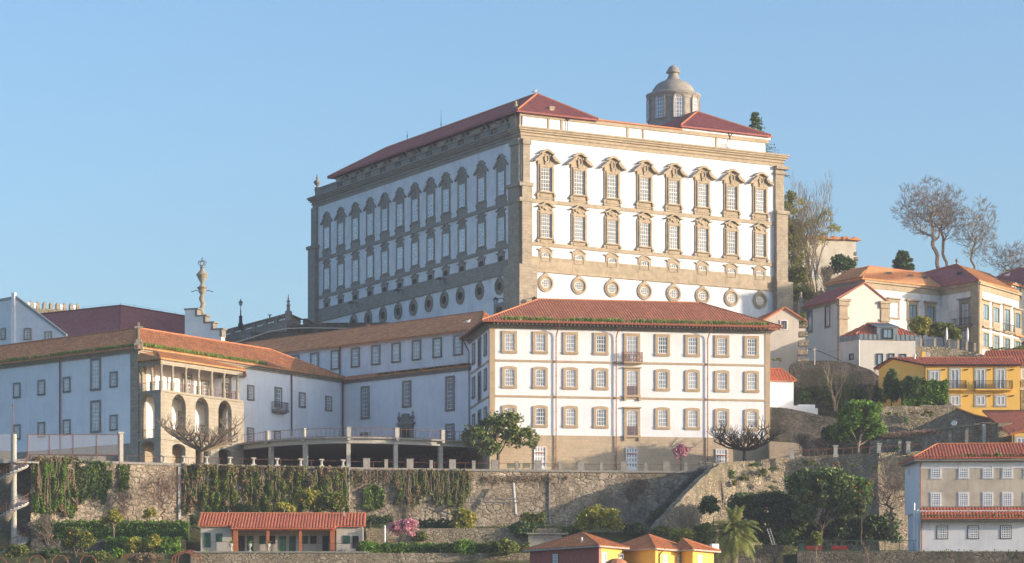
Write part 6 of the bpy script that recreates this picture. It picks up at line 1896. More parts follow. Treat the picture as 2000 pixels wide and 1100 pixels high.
for i in range(18):
    p = P(1722 + i * 10, 857 - i * 1.4, 365.2 - i * .15); mb.tube(p + Vector((0, -.6, 0)), p + Vector((0, 3.0, .1)), .05, .05, 4)
part('beams', mb, M['twig_lt'], pg)
def dish(p, r, label, ax=(-.5, -1, .4)):
    t = thing('satellite_dish', label, 'dish', tuple(p), 'satellite dishes')
    a = Vector(ax).normalized(); mb = MB()
    e1 = a.cross(Vector((0, 0, 1))).normalized(); e2 = a.cross(e1); n = 16
    rings = [(0, -.22), (.5, -.16), (1, 0)]
    V = []
    for rr, h in rings:
        for k in range(n): t_ = 2 * math.pi * k / n; V.append(Vector(p) + e1 * (r * rr * math.cos(t_)) + e2 * (r * rr * math.sin(t_)) + a * (h * r * 1.2))
    for k in range(n): t_ = 2 * math.pi * k / n; V.append(Vector(p) + e1 * (r * math.cos(t_)) + e2 * (r * math.sin(t_)) - a * .06)
    fs = [(i * n + k, i * n + (k + 1) % n, (i + 1) * n + (k + 1) % n, (i + 1) * n + k) for i in range(3) for k in range(n)]
    mb.raw(V, fs); part('reflector', mb, M['frame'], t)
    mb = MB(); mb.tube(Vector(p) - e2 * r * -.9, Vector(p) + a * r * .9, .025, .025, 4); mb.ball(Vector(p) + a * r * .9, .08, seg=6, rings=4); mb.tube(Vector(p) - a * .05, Vector(p) - a * .5 - Vector((0, 0, .3)), .04, .04, 5)
    part('feed_arm', mb, M['zinc'], t)
dish(P(1863, 826, 364.5), .36, 'white satellite dish on the shaded gable of the stone shed')
dish(P(1811.5, 693, 405), .38, 'white satellite dish above the yellow house roof, in front of rubble wall')
mb = MB(); p = P(1804, 700, 404.5); mb.box(Fac((p.x, p.y), (1, 0)), -.22, .22, -.3, .3, p.z - 2, p.z + .9); solo('yellow_chimney', mb, M['yellow2'], 'small yellow chimney beside the satellite dish', 'chimney')
mb = MB(); p = P(1786.5, 708, 388); mb.tube(p - Vector((0, 0, .3)), p + Vector((0, 0, .9)), .14, .14, 8); mb.tube(p + Vector((0, 0, .9)), p + Vector((0, 0, 1.15)), .26, .1, 8); mb.tube(p - Vector((0, 0, .1)), p + Vector((0, 0, .1)), .32, .16, 8)
solo('roof_vent', mb, M['frame'], 'white roof vent pipe on the yellow house tiles', 'vent')

# ================================================================ STAINED BUILDING at the lower right
SFf = Fac(XY(1797, 330), (1, -.07)); SSf = fac_vp(1797, 330, 500)
sz = lambda px, y: SFf.z(px, y)
x1 = SFf.s(2060); sd_ = SSf.s(1768)
bx = SSf.W(sd_, 0, 0)
sb_ = thing('stained_building', 'large stained beige and white building with red tiled roofs at the lower right', 'building', (SFf.O[0] + 6, 334, 8))
bx = SSf.W(sd_, 0, 0); bk_ = SFf.W(x1, -8, 0)
zt_ = sz(1800, 897); zp1 = sz(1800, 993)
mb = MB(); mb.prism([SFf.O, tuple(SFf.W(x1, 0, 0))[:2], (bk_.x, bk_.y), (bx.x, bx.y)], zp1, zt_); up = part('wall', mb, M['beige_pl'], sb_)
mb = MB(); mb.prism([tuple(SFf.W(-.05, .9, 0))[:2], tuple(SFf.W(x1, .9, 0))[:2], tuple(SFf.W(x1, -7.9, 0))[:2], (bx.x + .3, bx.y - .1)], 6, zp1 - .3); part('lower_wall', mb, M['white_mid'], sb_)
mb = MB(); mb.box(SSf, sd_ - .0, -.02, 0, .04, SSf.z(1797, 1000), zt_); part('side_wall', mb, M['white'], sb_)
mb = MB(); mb.box(SFf, 0, x1, 0, .06, zt_ - 1.1, zt_ - .35); part('pale_band', mb, M['white_mid'], sb_)
sgw = window_meshes('grid_window', 1.05, 1.5, jamb=.12, head=.12, sill=.16, cols=4, rows=6, mats=('white_mid', 'frame', 'glass_b'), mun=.075, proud=.05)
zr1, zr2 = sz(1828, 921), sz(1828, 976.5)
for px in (1828, 1882, 1929.5, 1967.5, 2010):
    place_window(SFf, SFf.s(px), zr1, sgw, sb_); place_window(SFf, SFf.s(px), zr2, sgw, sb_)
SLf = SFf.off(.9); slw = window_meshes('grid_window_low', 1.1, 1.35, jamb=.1, head=.1, sill=.1, cols=4, rows=5, mats=('frame_br', 'frame', 'glass_b'), mun=.075, proud=.05)
for px in (1840.5, 1901, 1964.5, 2025): place_window(SLf, SLf.s(px), SLf.z(1840.5, 1040), slw, sb_)
place_window(SSf, SSf.s(1776), SSf.z(1776, 920), window_meshes('tiny_window', .5, .7, jamb=.05, head=.05, sill=.05, cols=1, rows=1, mats=('frame', 'frame', 'glass_d'), mid=False), sb_)
zE2 = sz(1800, 894.5); oh = .8
a = SFf.W(-oh, oh, zE2); b = SFf.W(x1, oh, zE2); rdz = 0
rl_ = SFf.W(SFf.s(1836) , -4.2, 0); rl_.z = (HY - 868) * rl_.y / F; rr2 = SFf.W(x1, -4.2, rl_.z)
bl2 = SSf.W(sd_ - 1.2, .6, zE2 - .05)
roof(sb_, [[a, b, rr2, rl_], [bl2, a, rl_]], 'tile_red', th=.16, pitch=.36, r=.12, ridges=[(a, rl_), (rl_, rr2)], rr=.14)
mb = MB(); mb.prism([tuple(SFf.W(-.7, .7, 0))[:2], tuple(SFf.W(x1, .7, 0))[:2], tuple(SFf.W(x1, -.1, 0))[:2], tuple(SFf.W(0, -.1, 0))[:2], tuple(bx)[:2], tuple(SSf.W(sd_, .6, 0))[:2]], zE2 - .42, zE2 - .17)
part('eave', mb, M['stone_shade_dk'], sb_)
za, zb3 = sz(1800, 994), sz(1800, 1014)
p0, p1_ = SFf.W(.0, 2.1, zb3), SFf.W(x1, 2.1, zb3)
roof(sb_, [[p0, p1_, SFf.W(x1, .02, zp1 + .05), SFf.W(.0, .02, zp1 + .05)]], 'tile_red', th=.14, pitch=.36, r=.12, name='lean_to_roof')
mb = MB(); mb.box(SFf, .1, x1, .9, 1.9, zb3 - .35, zb3 - .16); mb.box(SFf, .05, x1, .0, .12, zp1 + .05, zp1 + .22); part('lean_to_eave', mb, M['stone_shade_dk'], sb_)
mb = MB(); mb.path([SFf.W(.12, .75, zE2 - .1), SFf.W(.05, .15, zE2 - .9), SFf.W(.05, .15, zb3 + .9)], .07); part('downpipe', mb, M['copper'], sb_)
mb = MB(); mb.path([SFf.W(.1, 1.05, zb3), SFf.W(.1, 1.05, 13.5)], .08); part('downpipe', mb, M['copper'], sb_)
mb = MB(); mb.path([SFf.W(-.7, .5, zp1 + .6), SFf.W(-.7, .5, zp1 - 4)], .12); mb.path([SFf.W(-.35, .7, zp1 - .2), SFf.W(-.35, .7, 8)], .10); part('vent_pipe', mb, M['frame'], sb_)
mb = MB()
for px, y0, y1_ in ((1946, 884, 874), (1892, 1004, 993), (1946, 1003, 992), (1971, 1000, 990)): mb.tube(P(px, y0, 327.5), P(px, y1_, 327.5), .06, .06, 5)
part('vent_pipes', mb, M['concrete'], sb_)
roof_grass(sb_, SFf.W(.3, 1.95, zb3 + .1), SFf.W(x1, 1.95, zb3 + .1), 500, .3, .5, 'leaf_ol')
roof_grass(sb_, SFf.W(4.5, .7, zE2 + .1), SFf.W(x1, .7, zE2 + .1), 260, .3, .5, 'leaf_ol')
# lower garden wall on the right, green railing, red benches
f = Fac(XY(1560, 322.2), (1, 0.0))
mb = MB(); mb.box(f, f.s(1557), f.s(2080), -1.4, 0, 4, (HY - 1077) * 322.2 / F); mb.box(f, f.s(1350), f.s(1530), -1.4, 0, 4, (HY - 1064) * 322.2 / F)
solo('lower_garden_wall', mb, M['rubble_dk'], 'dark coursed stone wall along the bottom right of the gardens', 'wall')
mb = MB(); zq = (HY - 1077) * 322.2 / F
for h in (1.2, .1): mb.box(f, f.s(1560), f.s(1790), -.3, -.24, zq + h - .04, zq + h + .04)
for i in range(9): s = f.s(1560) + i * 1.6; mb.box(f, s, s + .07, -.3, -.22, zq, zq + 1.2)
mb.box(f, f.s(1560), f.s(1570), -.5, -.0, zq, zq + .9)
solo('green_railing', mb, M['frame_gn'], 'dark green railing on the lower garden wall under the big evergreen', 'railing')
mb = MB()
for px in (1590, 1640): p = P(px, 1070, 327); mb.box(Fac((p.x, p.y), (1, 0)), -.9, .9, -.2, .2, zq + .3, zq + .42); mb.box(Fac((p.x, p.y), (1, 0)), -.9, .9, -.2, -.12, zq + .5, zq + .85)
solo('red_bench', mb, plain('red_paint', (.25, .02, .02), .5, .1), 'long red bench behind the dark green railing', 'bench')
mb = MB()
for dx in (0, .32): mb.tube(P(1498 + dx * 17, 1032, 330), P(1509 + dx * 17, 1066, 329), .04, .04, 5)
for i in range(8): mb.tube(P(1498 + i * 1.4, 1034 + i * 4.2, 330 - i * .12), P(1504 + i * 1.4, 1034 + i * 4.2, 330 - i * .12), .03, .03, 4)
solo('ladder', mb, M['conc_lt'], 'white wooden ladder leaning among the dark trees', 'ladder')

# ================================================================ LONG SHED with green shutters
QF = Fac(XY(392, 336), (1, .030)); qz = lambda px, y: QF.z(px, y)
q1 = QF.s(708); zs = 16.0
shd = thing('garden_pavilion', 'long low white building with red ribbed roof, orange posts and green shutters below the ivy', 'building', tuple(QF.W(q1 / 2, -2, zs)))
zea = qz(450, 1027); sA, sB = QF.s(452), QF.s(657)
mb = MB(); mb.box(QF, 0, sA, -5, 0, zs - 1, zea); mb.box(QF, sB, q1, -5, 0, zs - 1, zea); mb.box(QF, sA, sB, -5, -1.9, zs - 1, zea)
part('wall', mb, M['grey_pl'], shd)
zr = qz(400, 1004) ; 
def QW(px, d, z): return QF.W(QF.s(px), d, z)
zrr = zr - .25
A_ = QF.W(-.5, .35, zea); B_ = QF.W(QF.s(655), .35, zea)
rid0, rid1 = QF.W(QF.s(389), -4.6, qz(389, 1003.5) + .3), QF.W(QF.s(700), -4.6, qz(700, 1010) + .35)
q1e = q1 + .35
def onr(s, d):
    """point of the roof plane"""
    t_ = (d - .35) / (-4.95); z = (1 - t_) * zea + t_ * (rid0.z); return QF.W(s, d, z)
polys = [[onr(-.4, .35), onr(sA, .35), onr(sA, -4.6), onr(-.4, -4.6)], [onr(sA, 1.35), onr(sB, 1.35), onr(sB, -4.6), onr(sA, -4.6)], [onr(sB, .35), onr(q1e, .35), onr(q1e, -4.6), onr(sB, -4.6)]]
roof(shd, polys, 'tile_red', th=.12, pitch=.34, r=.12, ridges=[(onr(-.4, -4.6), onr(q1e, -4.6))], rr=.13)
for px in (461, 524, 587.5, 650): 
    mb = MB(); s = QF.s(px); w = .16 if px in (524, 587.5) else .26; mb.box(QF, s - w, s + w, .75, 1.05, zs, onr(0, 1.0).z - .15); part('post', mb, M['brick_or'], shd)
mb = MB(); mb.box(QF, sA, sB, .8, 1.1, onr(0, 1.3).z - .28, onr(0, 1.3).z - .13); part('beam', mb, M['brick_or'], shd)
def shutter(px, y0, y1_, w, d, kind, mt):
    s = QF.s(px); z0, z1 = qz(px, y1_), qz(px, y0); mb = MB(); mb.box(QF, s - w / 2, s + w / 2, d, d + .07, z0, z1)
    for i in range(10): z = z0 + (z1 - z0) * (i + .5) / 10; mb.box(QF, s - w / 2 + .06, s + w / 2 - .06, d + .07, d + .1, z - .02, z + .03)
    mb.box(QF, s - .02, s + .02, d + .07, d + .12, z0, z1)
    part(kind, mb, M[mt], shd)
shutter(405.5, 1041, 1069, .75, 0, 'door', 'green_sh'); shutter(428, 1042, 1058, .75, 0, 'shutter', 'green_sh')
shutter(677, 1046, 1062, .8, 0, 'shutter', 'green_sh'); shutter(694.5, 1047, 1071, .7, 0, 'door', 'dark')
for px, k, mt in ((470, 'door', 'dark'), (487, 'door', 'green_sh'), (511, 'shutter', 'frame_gn'), (530, 'shutter', 'dark'), (551, 'door', 'green_sh'), (570, 'door', 'green_sh'), (594, 'shutter', 'green_sh'), (611, 'shutter', 'dark'), (635, 'door', 'dark')):
    shutter(px, 1045, 1076 if k == 'door' else 1061, .75, -1.9, k, mt)
mb = MB(); 
for px, y in ((446, 997), (508, 1000), (555, 995)): mb.tube(P(px, 1012, 341.5), P(px, y, 341.5), .06, .06, 5)
p = P(671, 1010, 340); mb.tube(p, p + Vector((0, 0, .7)), .16, .14, 6)
part('vent_pipes', mb, M['concrete'], shd)
# low wall in front
f = Fac(XY(365, 329.3), (1, .015)); mb = MB(); mb.box(f, f.s(372), f.s(1040), -1.3, 0, 6, 15.75)
solo('lower_terrace_wall', mb, M['rubble_sm'], 'old rubble wall in front of the long low pavilion', 'wall')
mb = MB(); mb.box(f, f.s(364), f.s(720), -1.5, .12, 15.75, 15.92); solo('terrace_ledge', mb, M['concrete'], 'thin concrete ledge in front of the pavilion', 'ledge')
mb = MB(); a, b = P(396, 1058, 331.3), P(716, 1062, 332); mb.tube(a, b, .02, .02, 4)
for i in range(14): r = a.lerp(b, i / 13); mb.tube(r, r - Vector((0, 0, .9)), .02, .02, 4)
solo('wire_rail', mb, M['iron'], 'thin wire railing in front of the long low pavilion', 'railing')
for px, lt in ((451, 'leftmost'), (488, 'second'), (524, 'third')):
    t = thing('flower_pot', 'stone urn planter on the pavilion ledge, %s from the left' % lt if lt != 'leftmost' else 'stone urn planter on the pavilion ledge, leftmost', 'planter', tuple(P(px, 1076, 331.6)), 'urn planters on the pavilion ledge')
    c = P(px, 1076, 331.6); c.z = 15.95; mb = MB(); mb.lathe([(.2, 0), (.2, .1), (.08, .2), (.08, .5), (.2, .65), (.26, .9), (.28, .95)], c, 8); part('urn', mb, M['conc_lt'], t)
    mb = MB()
    for k in range(40): a = random.uniform(0, 6.28); r = random.uniform(0, .3); q_ = c + Vector((r * math.cos(a), r * math.sin(a), .95 + random.uniform(0, .25))); mb.face([q_, q_ + Vector((.09, .03, .07)), q_ + Vector((0, .05, .14))])
    part('foliage', mb, M['leaf_ol'], t, uv=False)
# small flat roofed hut and posts
mb = MB(); f = Fac(XY(1032, 341), (1, .05)); mb.box(f, 0, f.s(1098), -3, 0, 13, f.z(1050, 1044)); mb.box(f, -.2, f.s(1110), -3.2, .3, f.z(1050, 1044), f.z(1050, 1041))
solo('flat_hut', mb, M['concrete'], 'low grey flat-roofed hut behind the red house', 'hut')
mb = MB(); p = P(751.5, 1062, 334); mb.tube(p, P(751.5, 1030, 334), .10, .10, 8); mb.tube(P(751.5, 1030, 334), P(751.5, 1026, 334), .16, .05, 8); solo('white_post', mb, M['frame'], 'white round post left of the pink blossoming tree', 'post')
mb = MB(); p = P(724, 1060, 335); mb.tube(p, P(724, 1022, 335), .05, .05, 6); solo('red_pole', mb, M['rail'], 'thin red pole right of the pavilion', 'pole')

# ================================================================ BOTTOM HOUSES (only roofs and upper walls in view)
def hip_house(name, label, corner, Yc, pxL, pxR, vL, vR, eave_y, apex_px, apex_y, wallL, wallR, back=10, tile='tile_or', tileshade=None, oh=.55, zb=2):
    fl = fac_vp(corner, Yc, vL); fr = fac_vp(corner, Yc, vR)
    sL_, sR_ = fl.s(pxL), fr.s(pxR)
    ze = (HY - eave_y) * Yc / F
    a, b = fl.W(sL_, 0, 0), fr.W(sR_, 0, 0); c = a + b - Vector((fl.O[0], fl.O[1], 0))
    t = thing(name, label, 'house', ((a.x + b.x) / 2, (a.y + b.y) / 2, zb))
    mb = MB(); mb.box(fl, sL_, 0, -.3, 0, zb, ze); part('left_wall', mb, M[wallL], t)
    mb = MB(); mb.prism([tuple(fl.W(0, -.02, 0))[:2], (b.x, b.y), (c.x, c.y), (a.x + .2, a.y + .2)], zb, ze - .02); part('wall', mb, M[wallR], t)
    E = Vector((fl.O[0], fl.O[1], ze)) + (Vector((fl.n[0], fl.n[1], 0)) + Vector((fr.n[0], fr.n[1], 0))).normalized() * oh * 1.3
    A = fl.W(sL_ - oh, oh, ze); B = fr.W(sR_ + oh, oh, ze); Cc = Vector((c.x, c.y + oh, ze))
    ap = (a + b) / 2; k = (apex_px - CX) / F
    # apex on the ray, at the middle of the house
    Ym = ap.y; apx_ = P(apex_px, apex_y, Ym)
    roof(t, [[A, E, apx_], [E, B, apx_], [B, Cc, apx_], [Cc, A, apx_]], tile, th=.14, pitch=.34, r=.11, ridges=[(A, apx_), (E, apx_), (B, apx_)], rr=.11)
    g = MB(); g.tube(A - Vector((0, 0, .1)), E - Vector((0, 0, .1)), .09); g.tube(E - Vector((0, 0, .1)), B - Vector((0, 0, .1)), .09); part('gutter', g, M['conc_lt'], t)
    return t, fl, fr, ze
t, fl, fr, ze = hip_house('red_clad_house', 'house with red corrugated side and yellow front under a red tiled hip roof', 1170, 300, 1036, 1215, -3200, 4500, 1066, 1138, 1041, 'red_tin', 'yellow2')
mb = MB()
for i in range(40): s = fl.s(1036) + i * (-fl.s(1036)) / 40; mb.tube(fl.W(s, .02, 2), fl.W(s, .02, ze), .05, .05, 5)
part('cladding_ribs', mb, M['red_tin'], t)
bw = window_meshes('front_house_window', .75, 1.1, jamb=.08, head=.08, sill=.08, cols=2, rows=3, mats=('frame', 'frame', 'glass_b'), proud=.05, mun=.06)
place_window(fl, fl.s(1086), fl.z(1086, 1093), window_meshes('front_house_big', .85, 1.2, jamb=.07, head=.07, sill=.07, cols=3, rows=4, mats=('frame_br', 'frame', 'glass_c'), proud=.05), t, d=.05)
place_window(fr, fr.s(1180), fr.z(1180, 1091), bw, t); place_window(fr, fr.s(1213), fr.z(1213, 1093), bw, t)
mb = MB(); p = P(1136.5, 1058, 303); mb.tube(p - Vector((0, 0, .3)), p + Vector((0, 0, .45)), .12, .10, 6); part('roof_vent', mb, M['frame'], t)
t, fl, fr, ze = hip_house('middle_yellow_house', 'bright yellow house with red tiled hip roof, middle of the three at the bottom', 1280, 303, 1192, 1352, -3200, 4500, 1071, 1267, 1045, 'yellow2', 'yellow2')
for px in (1298.5, 1327): place_window(fr, fr.s(px), fr.z(px, 1095), bw, t)
mb = MB()
for s in (fr.s(1286), fr.s(1349)): mb.path([fr.W(s + .5, .5, ze), fr.W(s, .12, ze - .6), fr.W(s, .12, 4)], .07)
part('downpipe', mb, M['iron'], t)
t, fl, fr, ze = hip_house('right_yellow_house', 'bright yellow house with red tiled hip roof and white chimney box, right of the three', 1353, 306, 1330, 1394, -3200, 4500, 1073, 1334, 1053, 'yellow2', 'yellow2')
place_window(fr, fr.s(1367), fr.z(1367, 1095), bw, t)
mb = MB(); p = P(1395, 1068, 311); mb.box(Fac((p.x, p.y), (1, .3)), -.4, .4, -.4, .4, p.z - .6, p.z + .3); part('chimney_box', mb, M['frame'], t)
mb = MB(); p = P(1204, 1100, 296); mb.ball(p + Vector((0, 0, -.4)), 1.3, 1.3, .9, 12, 8); solo('small_dome_roof', mb, M['ridge'], 'small rounded orange tile roof at the bottom edge before the red house', 'roof')

# ================================================================ SPIRAL STAIRCASE at the far left
sc = P(27, 900, 345.5); SR = 1.85
spi = thing('spiral_staircase', 'tall concrete spiral staircase with rusty railing at the left edge', 'staircase', (sc.x, sc.y, 12))
zc_ = lambda y: (HY - y) * 345.5 / F
mb = MB(); mb.tube((sc.x, sc.y, 8), (sc.x, sc.y, zc_(848)), .36, .34, 16); part('column', mb, M['conc_lt'], spi)
slab = MB(); stp = MB(); rl2 = MB()
pitch = zc_(900) - zc_(973); ztop = zc_(902)
N_ = 24; a_top = math.radians(-10)
prev = None
for i in range(int(N_ * 3.2)):
    a0 = a_top + 2 * math.pi * i / N_; a1 = a_top + 2 * math.pi * (i + 1) / N_
    z0_, z1_ = ztop - pitch * i / N_, ztop - pitch * (i + 1) / N_
    def C3(a, r, z): return (sc.x + r * math.cos(-a), sc.y + r * math.sin(-a), z)
    v = [C3(a0, .3, z0_ - .25), C3(a0, SR, z0_ - .25), C3(a1, SR, z1_ - .25), C3(a1, .3, z1_ - .25), C3(a0, .3, z0_ - .5), C3(a0, SR, z0_ - .40), C3(a1, SR, z1_ - .40), C3(a1, .3, z1_ - .5)]
    slab.raw(v, [(0, 1, 2, 3), (7, 6, 5, 4), (1, 5, 6, 2), (0, 3, 7, 4)])
    v = [C3(a0, .3, z1_), C3(a0, SR - .05, z1_), C3(a1, SR - .05, z1_), C3(a1, .3, z1_), C3(a0, .3, z1_ - .26), C3(a0, SR - .05, z0_ - .27), C3(a1, SR - .05, z1_ - .27), C3(a1, .3, z1_ - .28)]
    stp.raw(v, [(0, 1, 2, 3), (1, 5, 6, 2), (0, 4, 5, 1), (3, 2, 6, 7)])
    p = Vector(C3(a0, SR - .06, z0_ + .85))
    if prev is not None: rl2.tube(prev, p, .035, .035, 4); rl2.tube(prev - Vector((0, 0, .5)), p - Vector((0, 0, .5)), .02, .02, 4)
    rl2.tube(p, p - Vector((0, 0, 1.0)), .022, .022, 4)
    prev = p
part('helical_slab', slab, M['concrete'], spi, smooth=True); part('steps', stp, M['conc_lt'], spi); part('railing', rl2, M['rail'], spi)
mb = MB(); mb.prism([(sc.x + .2, sc.y - .9), (sc.x + 3.0, sc.y - .2), (sc.x + 3.0, sc.y + 1.6), (sc.x + .2, sc.y + 1.6)], ztop - .2, ztop); part('landing', mb, M['conc_lt'], spi)
# wall behind the staircase
mb = MB(); a, b = XY(-60, 349), XY(68, 350.5); mb.prism([a, b, (b[0], b[1] + 1.5), (a[0], a[1] + 1.5)], 8, zc_(893)); solo('pale_retaining_wall', mb, M['rubble_sm'], 'pale patched retaining wall behind the spiral staircase', 'wall')
# concrete bridge deck top left
mb = MB(); f = Fac(XY(-60, 347), (1, 0)); mb.box(f, 0, f.s(22), -3, 0, f.z(0, 903), f.z(0, 881)); solo('concrete_parapet', mb, M['concrete'], 'grey concrete parapet at the left edge beside the staircase top', 'parapet')
# wire fence
mnet, ntn, bn = newmat('wire_netting'); bn.inputs['Base Color'].default_value = (.62, .58, .58, 1); bn.inputs['Alpha'].default_value = .16
fe = thing('netting_fence', 'tall see-through netting fence with rusty frame on the terrace at the left', 'fence', (XY(140, 349.5)[0], 349.5, 28))
f = Fac(XY(55, 349), (1, .05)); z0, z1 = f.z(100, 888), f.z(100, 848.5)
mb = MB(); mb.box(f, f.s(55), f.s(234), -.02, 0, z0, z1); part('net', mb, mnet, fe)
mb = MB(); mb.box(f, f.s(-60), f.s(21), -.02, 0, z0, z1); part('net', mb, mnet, fe)
mb = MB()
for px in (54.5, 97, 143, 189, 233): s = f.s(px); mb.box(f, s - .05, s + .05, -.06, .04, z0 - 1.2, z1)
mb.box(f, f.s(54), f.s(234), -.05, .04, z1 - .05, z1 + .03); mb.box(f, f.s(54), f.s(234), -.05, .04, z0 - .05, z0 + .04)
part('frame', mb, M['rail'], fe)
mb = MB(); a, b = P(60, 889, 349.4), P(235, 893, 351.0)
mb.prism([(a.x, a.y), (b.x, b.y), (b.x, b.y + 1), (a.x, a.y + 1)], 26, (HY - 890) * 350 / F); solo('fence_kerb', mb, M['concrete'], 'low concrete kerb under the netting fence', 'kerb')
mb = MB(); p = P(25, 848, 346); mb.tube(p, P(25, 786, 346), .05, .04, 6); mb.ball(P(25, 792, 346), .12, seg=6, rings=5); solo('thin_mast', mb, M['rail'], 'thin reddish mast standing above the spiral staircase', 'mast')
# red pergola hoops at the bottom left
for i, (px, y) in enumerate(((-2, 1090), (72, 1086), (117, 1086), (172, 1086))):
    mb = MB(); r = [(-1, 12), (-.95, 8), (-.55, 0), (.5, 0), (.95, 7), (1.05, 12)]
    for dy in (0,): mb.path([P(px + a * 15, y + b, 322) for a, b in r], .05, 5)
    for a in (-1, 1.05): p = P(px + a * 15, y + 12, 322); mb.tube(p, p - Vector((0, 0, 3)), .05, .05, 5)
    solo('garden_hoop', mb, M['copper'], 'rusty red garden hoop at the bottom left, %s from the left' % ['first', 'second', 'third', 'fourth'][i], 'hoop', 'rusty hoops over the garden path')
t = thing('arched_trellis', 'rusty arched trellis at the left end of the pavilion wall', 'trellis', tuple(P(365, 1090, 328)))
mb = MB()
for k in range(4):
    o = Vector((k * .25, k * .9, k * .1)); mb.path([P(340 + a, b, 327) + o for a, b in ((-5, 1100), (-3, 1088), (12, 1077), (28, 1081), (40, 1088), (42, 1100))], .05, 5)
part('hoops', mb, M['copper'], t)

f = Fac(XY(60, 336), (1, .01)); mb = MB(); mb.box(f, 0, f.s(362), -.8, 0, 12, (HY - 1053) * 336 / F)
solo('garden_step_wall', mb, M['rubble_dk'], 'low dark stone wall between the long clipped hedge and the thick hedge', 'wall')
f = Fac(XY(715, 342), (1, .01)); mb = MB(); mb.box(f, 0, f.s(1090), -.8, 0, 12, (HY - 1032) * 342 / F)
solo('garden_step_wall', mb, M['rubble_sm'], 'low stone wall behind the pink blossoming tree', 'wall')
# ================================================================ VEGETATION
def leaf_mesh(name, pts, size, mat, aspect=.55, droop=0.0, up=0.0):
    pts = np.asarray(pts, dtype=np.float64); n = len(pts)
    a = rng.normal(size=(n, 3)); a[:, 2] += droop; a /= np.linalg.norm(a, axis=1)[:, None]
    b = rng.normal(size=(n, 3)); b -= (b * a).sum(1)[:, None] * a; b /= np.linalg.norm(b, axis=1)[:, None]
    s = size * rng.uniform(.6, 1.25, size=(n, 1))
    V = np.stack([pts - a * s, pts - b * s * aspect, pts + a * s, pts + b * s * aspect], axis=1).reshape(-1, 3)
    me = bpy.data.meshes.new(name)
    me.vertices.add(4 * n); me.vertices.foreach_set('co', V.ravel())
    me.loops.add(4 * n); me.loops.foreach_set('vertex_index', np.arange(4 * n, dtype=np.int32))
    me.polygons.add(n); me.polygons.foreach_set('loop_start', np.arange(0, 4 * n, 4, dtype=np.int32))
    me.polygons.foreach_set('loop_total', np.full(n, 4, dtype=np.int32))
    me.update(calc_edges=True); me.validate()
    me.materials.append(mat)
    return me
def add_mesh(name, me, parent):
    off = wloc(parent)
    me.transform(Matrix.Translation(-off))
    o = bpy.data.objects.new(name, me); COL.objects.link(o); o.parent = parent
    return o
def crown_pts(c, r, nclump, per, cr, inner=.35, flat=0.0):
    c = np.array(c); r = np.array(r)
    d = rng.normal(size=(nclump, 3)); d /= np.linalg.norm(d, axis=1)[:, None]
    d[:, 2] = np.where(d[:, 2] < -.55, -d[:, 2], d[:, 2])
    rad = rng.uniform(inner, 1.0, size=(nclump, 1)) ** .6
    cen = c + d * rad * r * (1 - .12 * rng.random((nclump, 1)))
    q = rng.normal(size=(nclump, per, 3)); q /= np.linalg.norm(q, axis=2)[:, :, None]
    crs = cr * rng.uniform(.55, 1.25, size=(nclump, 1, 1))
    q = q * (rng.random((nclump, per, 1)) ** .45) * crs * np.array([1, 1, .75])
    return cen, (cen[:, None, :] + q).reshape(-1, 3)
def stick(mb, p0, p1, r0, r1, seg=5):
    p0 = Vector(p0); p1 = Vector(p1); d = p1 - p0
    if d.length < 1e-5: return
    d.normalize(); a = Vector((0, 0, 1)) if abs(d.z) < .9 else Vector((1, 0, 0)); e1 = d.cross(a).normalized(); e2 = d.cross(e1)
    v = []
    for p, r in ((p0, r0), (p1, r1)):
        for k in range(seg): t = 2 * math.pi * k / seg; v.append(p + e1 * (r * math.cos(t)) + e2 * (r * math.sin(t)))
    mb.raw(v, [(k, (k + 1) % seg, seg + (k + 1) % seg, seg + k) for k in range(seg)])
def limb(mb, p0, p1, r0, r1, wob=.12, n=4, seg=5):
    p0 = Vector(p0); p1 = Vector(p1); L = (p1 - p0).length; prev = p0
    for i in range(1, n + 1):
        t = i / n; p = p0.lerp(p1, t) + Vector((random.uniform(-1, 1), random.uniform(-1, 1), random.uniform(-.4, .8))) * L * wob * (1 - t) * .8
        if i == n: p = p1
        stick(mb, prev, p, r0 + (r1 - r0) * (i - 1) / n, r0 + (r1 - r0) * i / n, seg); prev = p
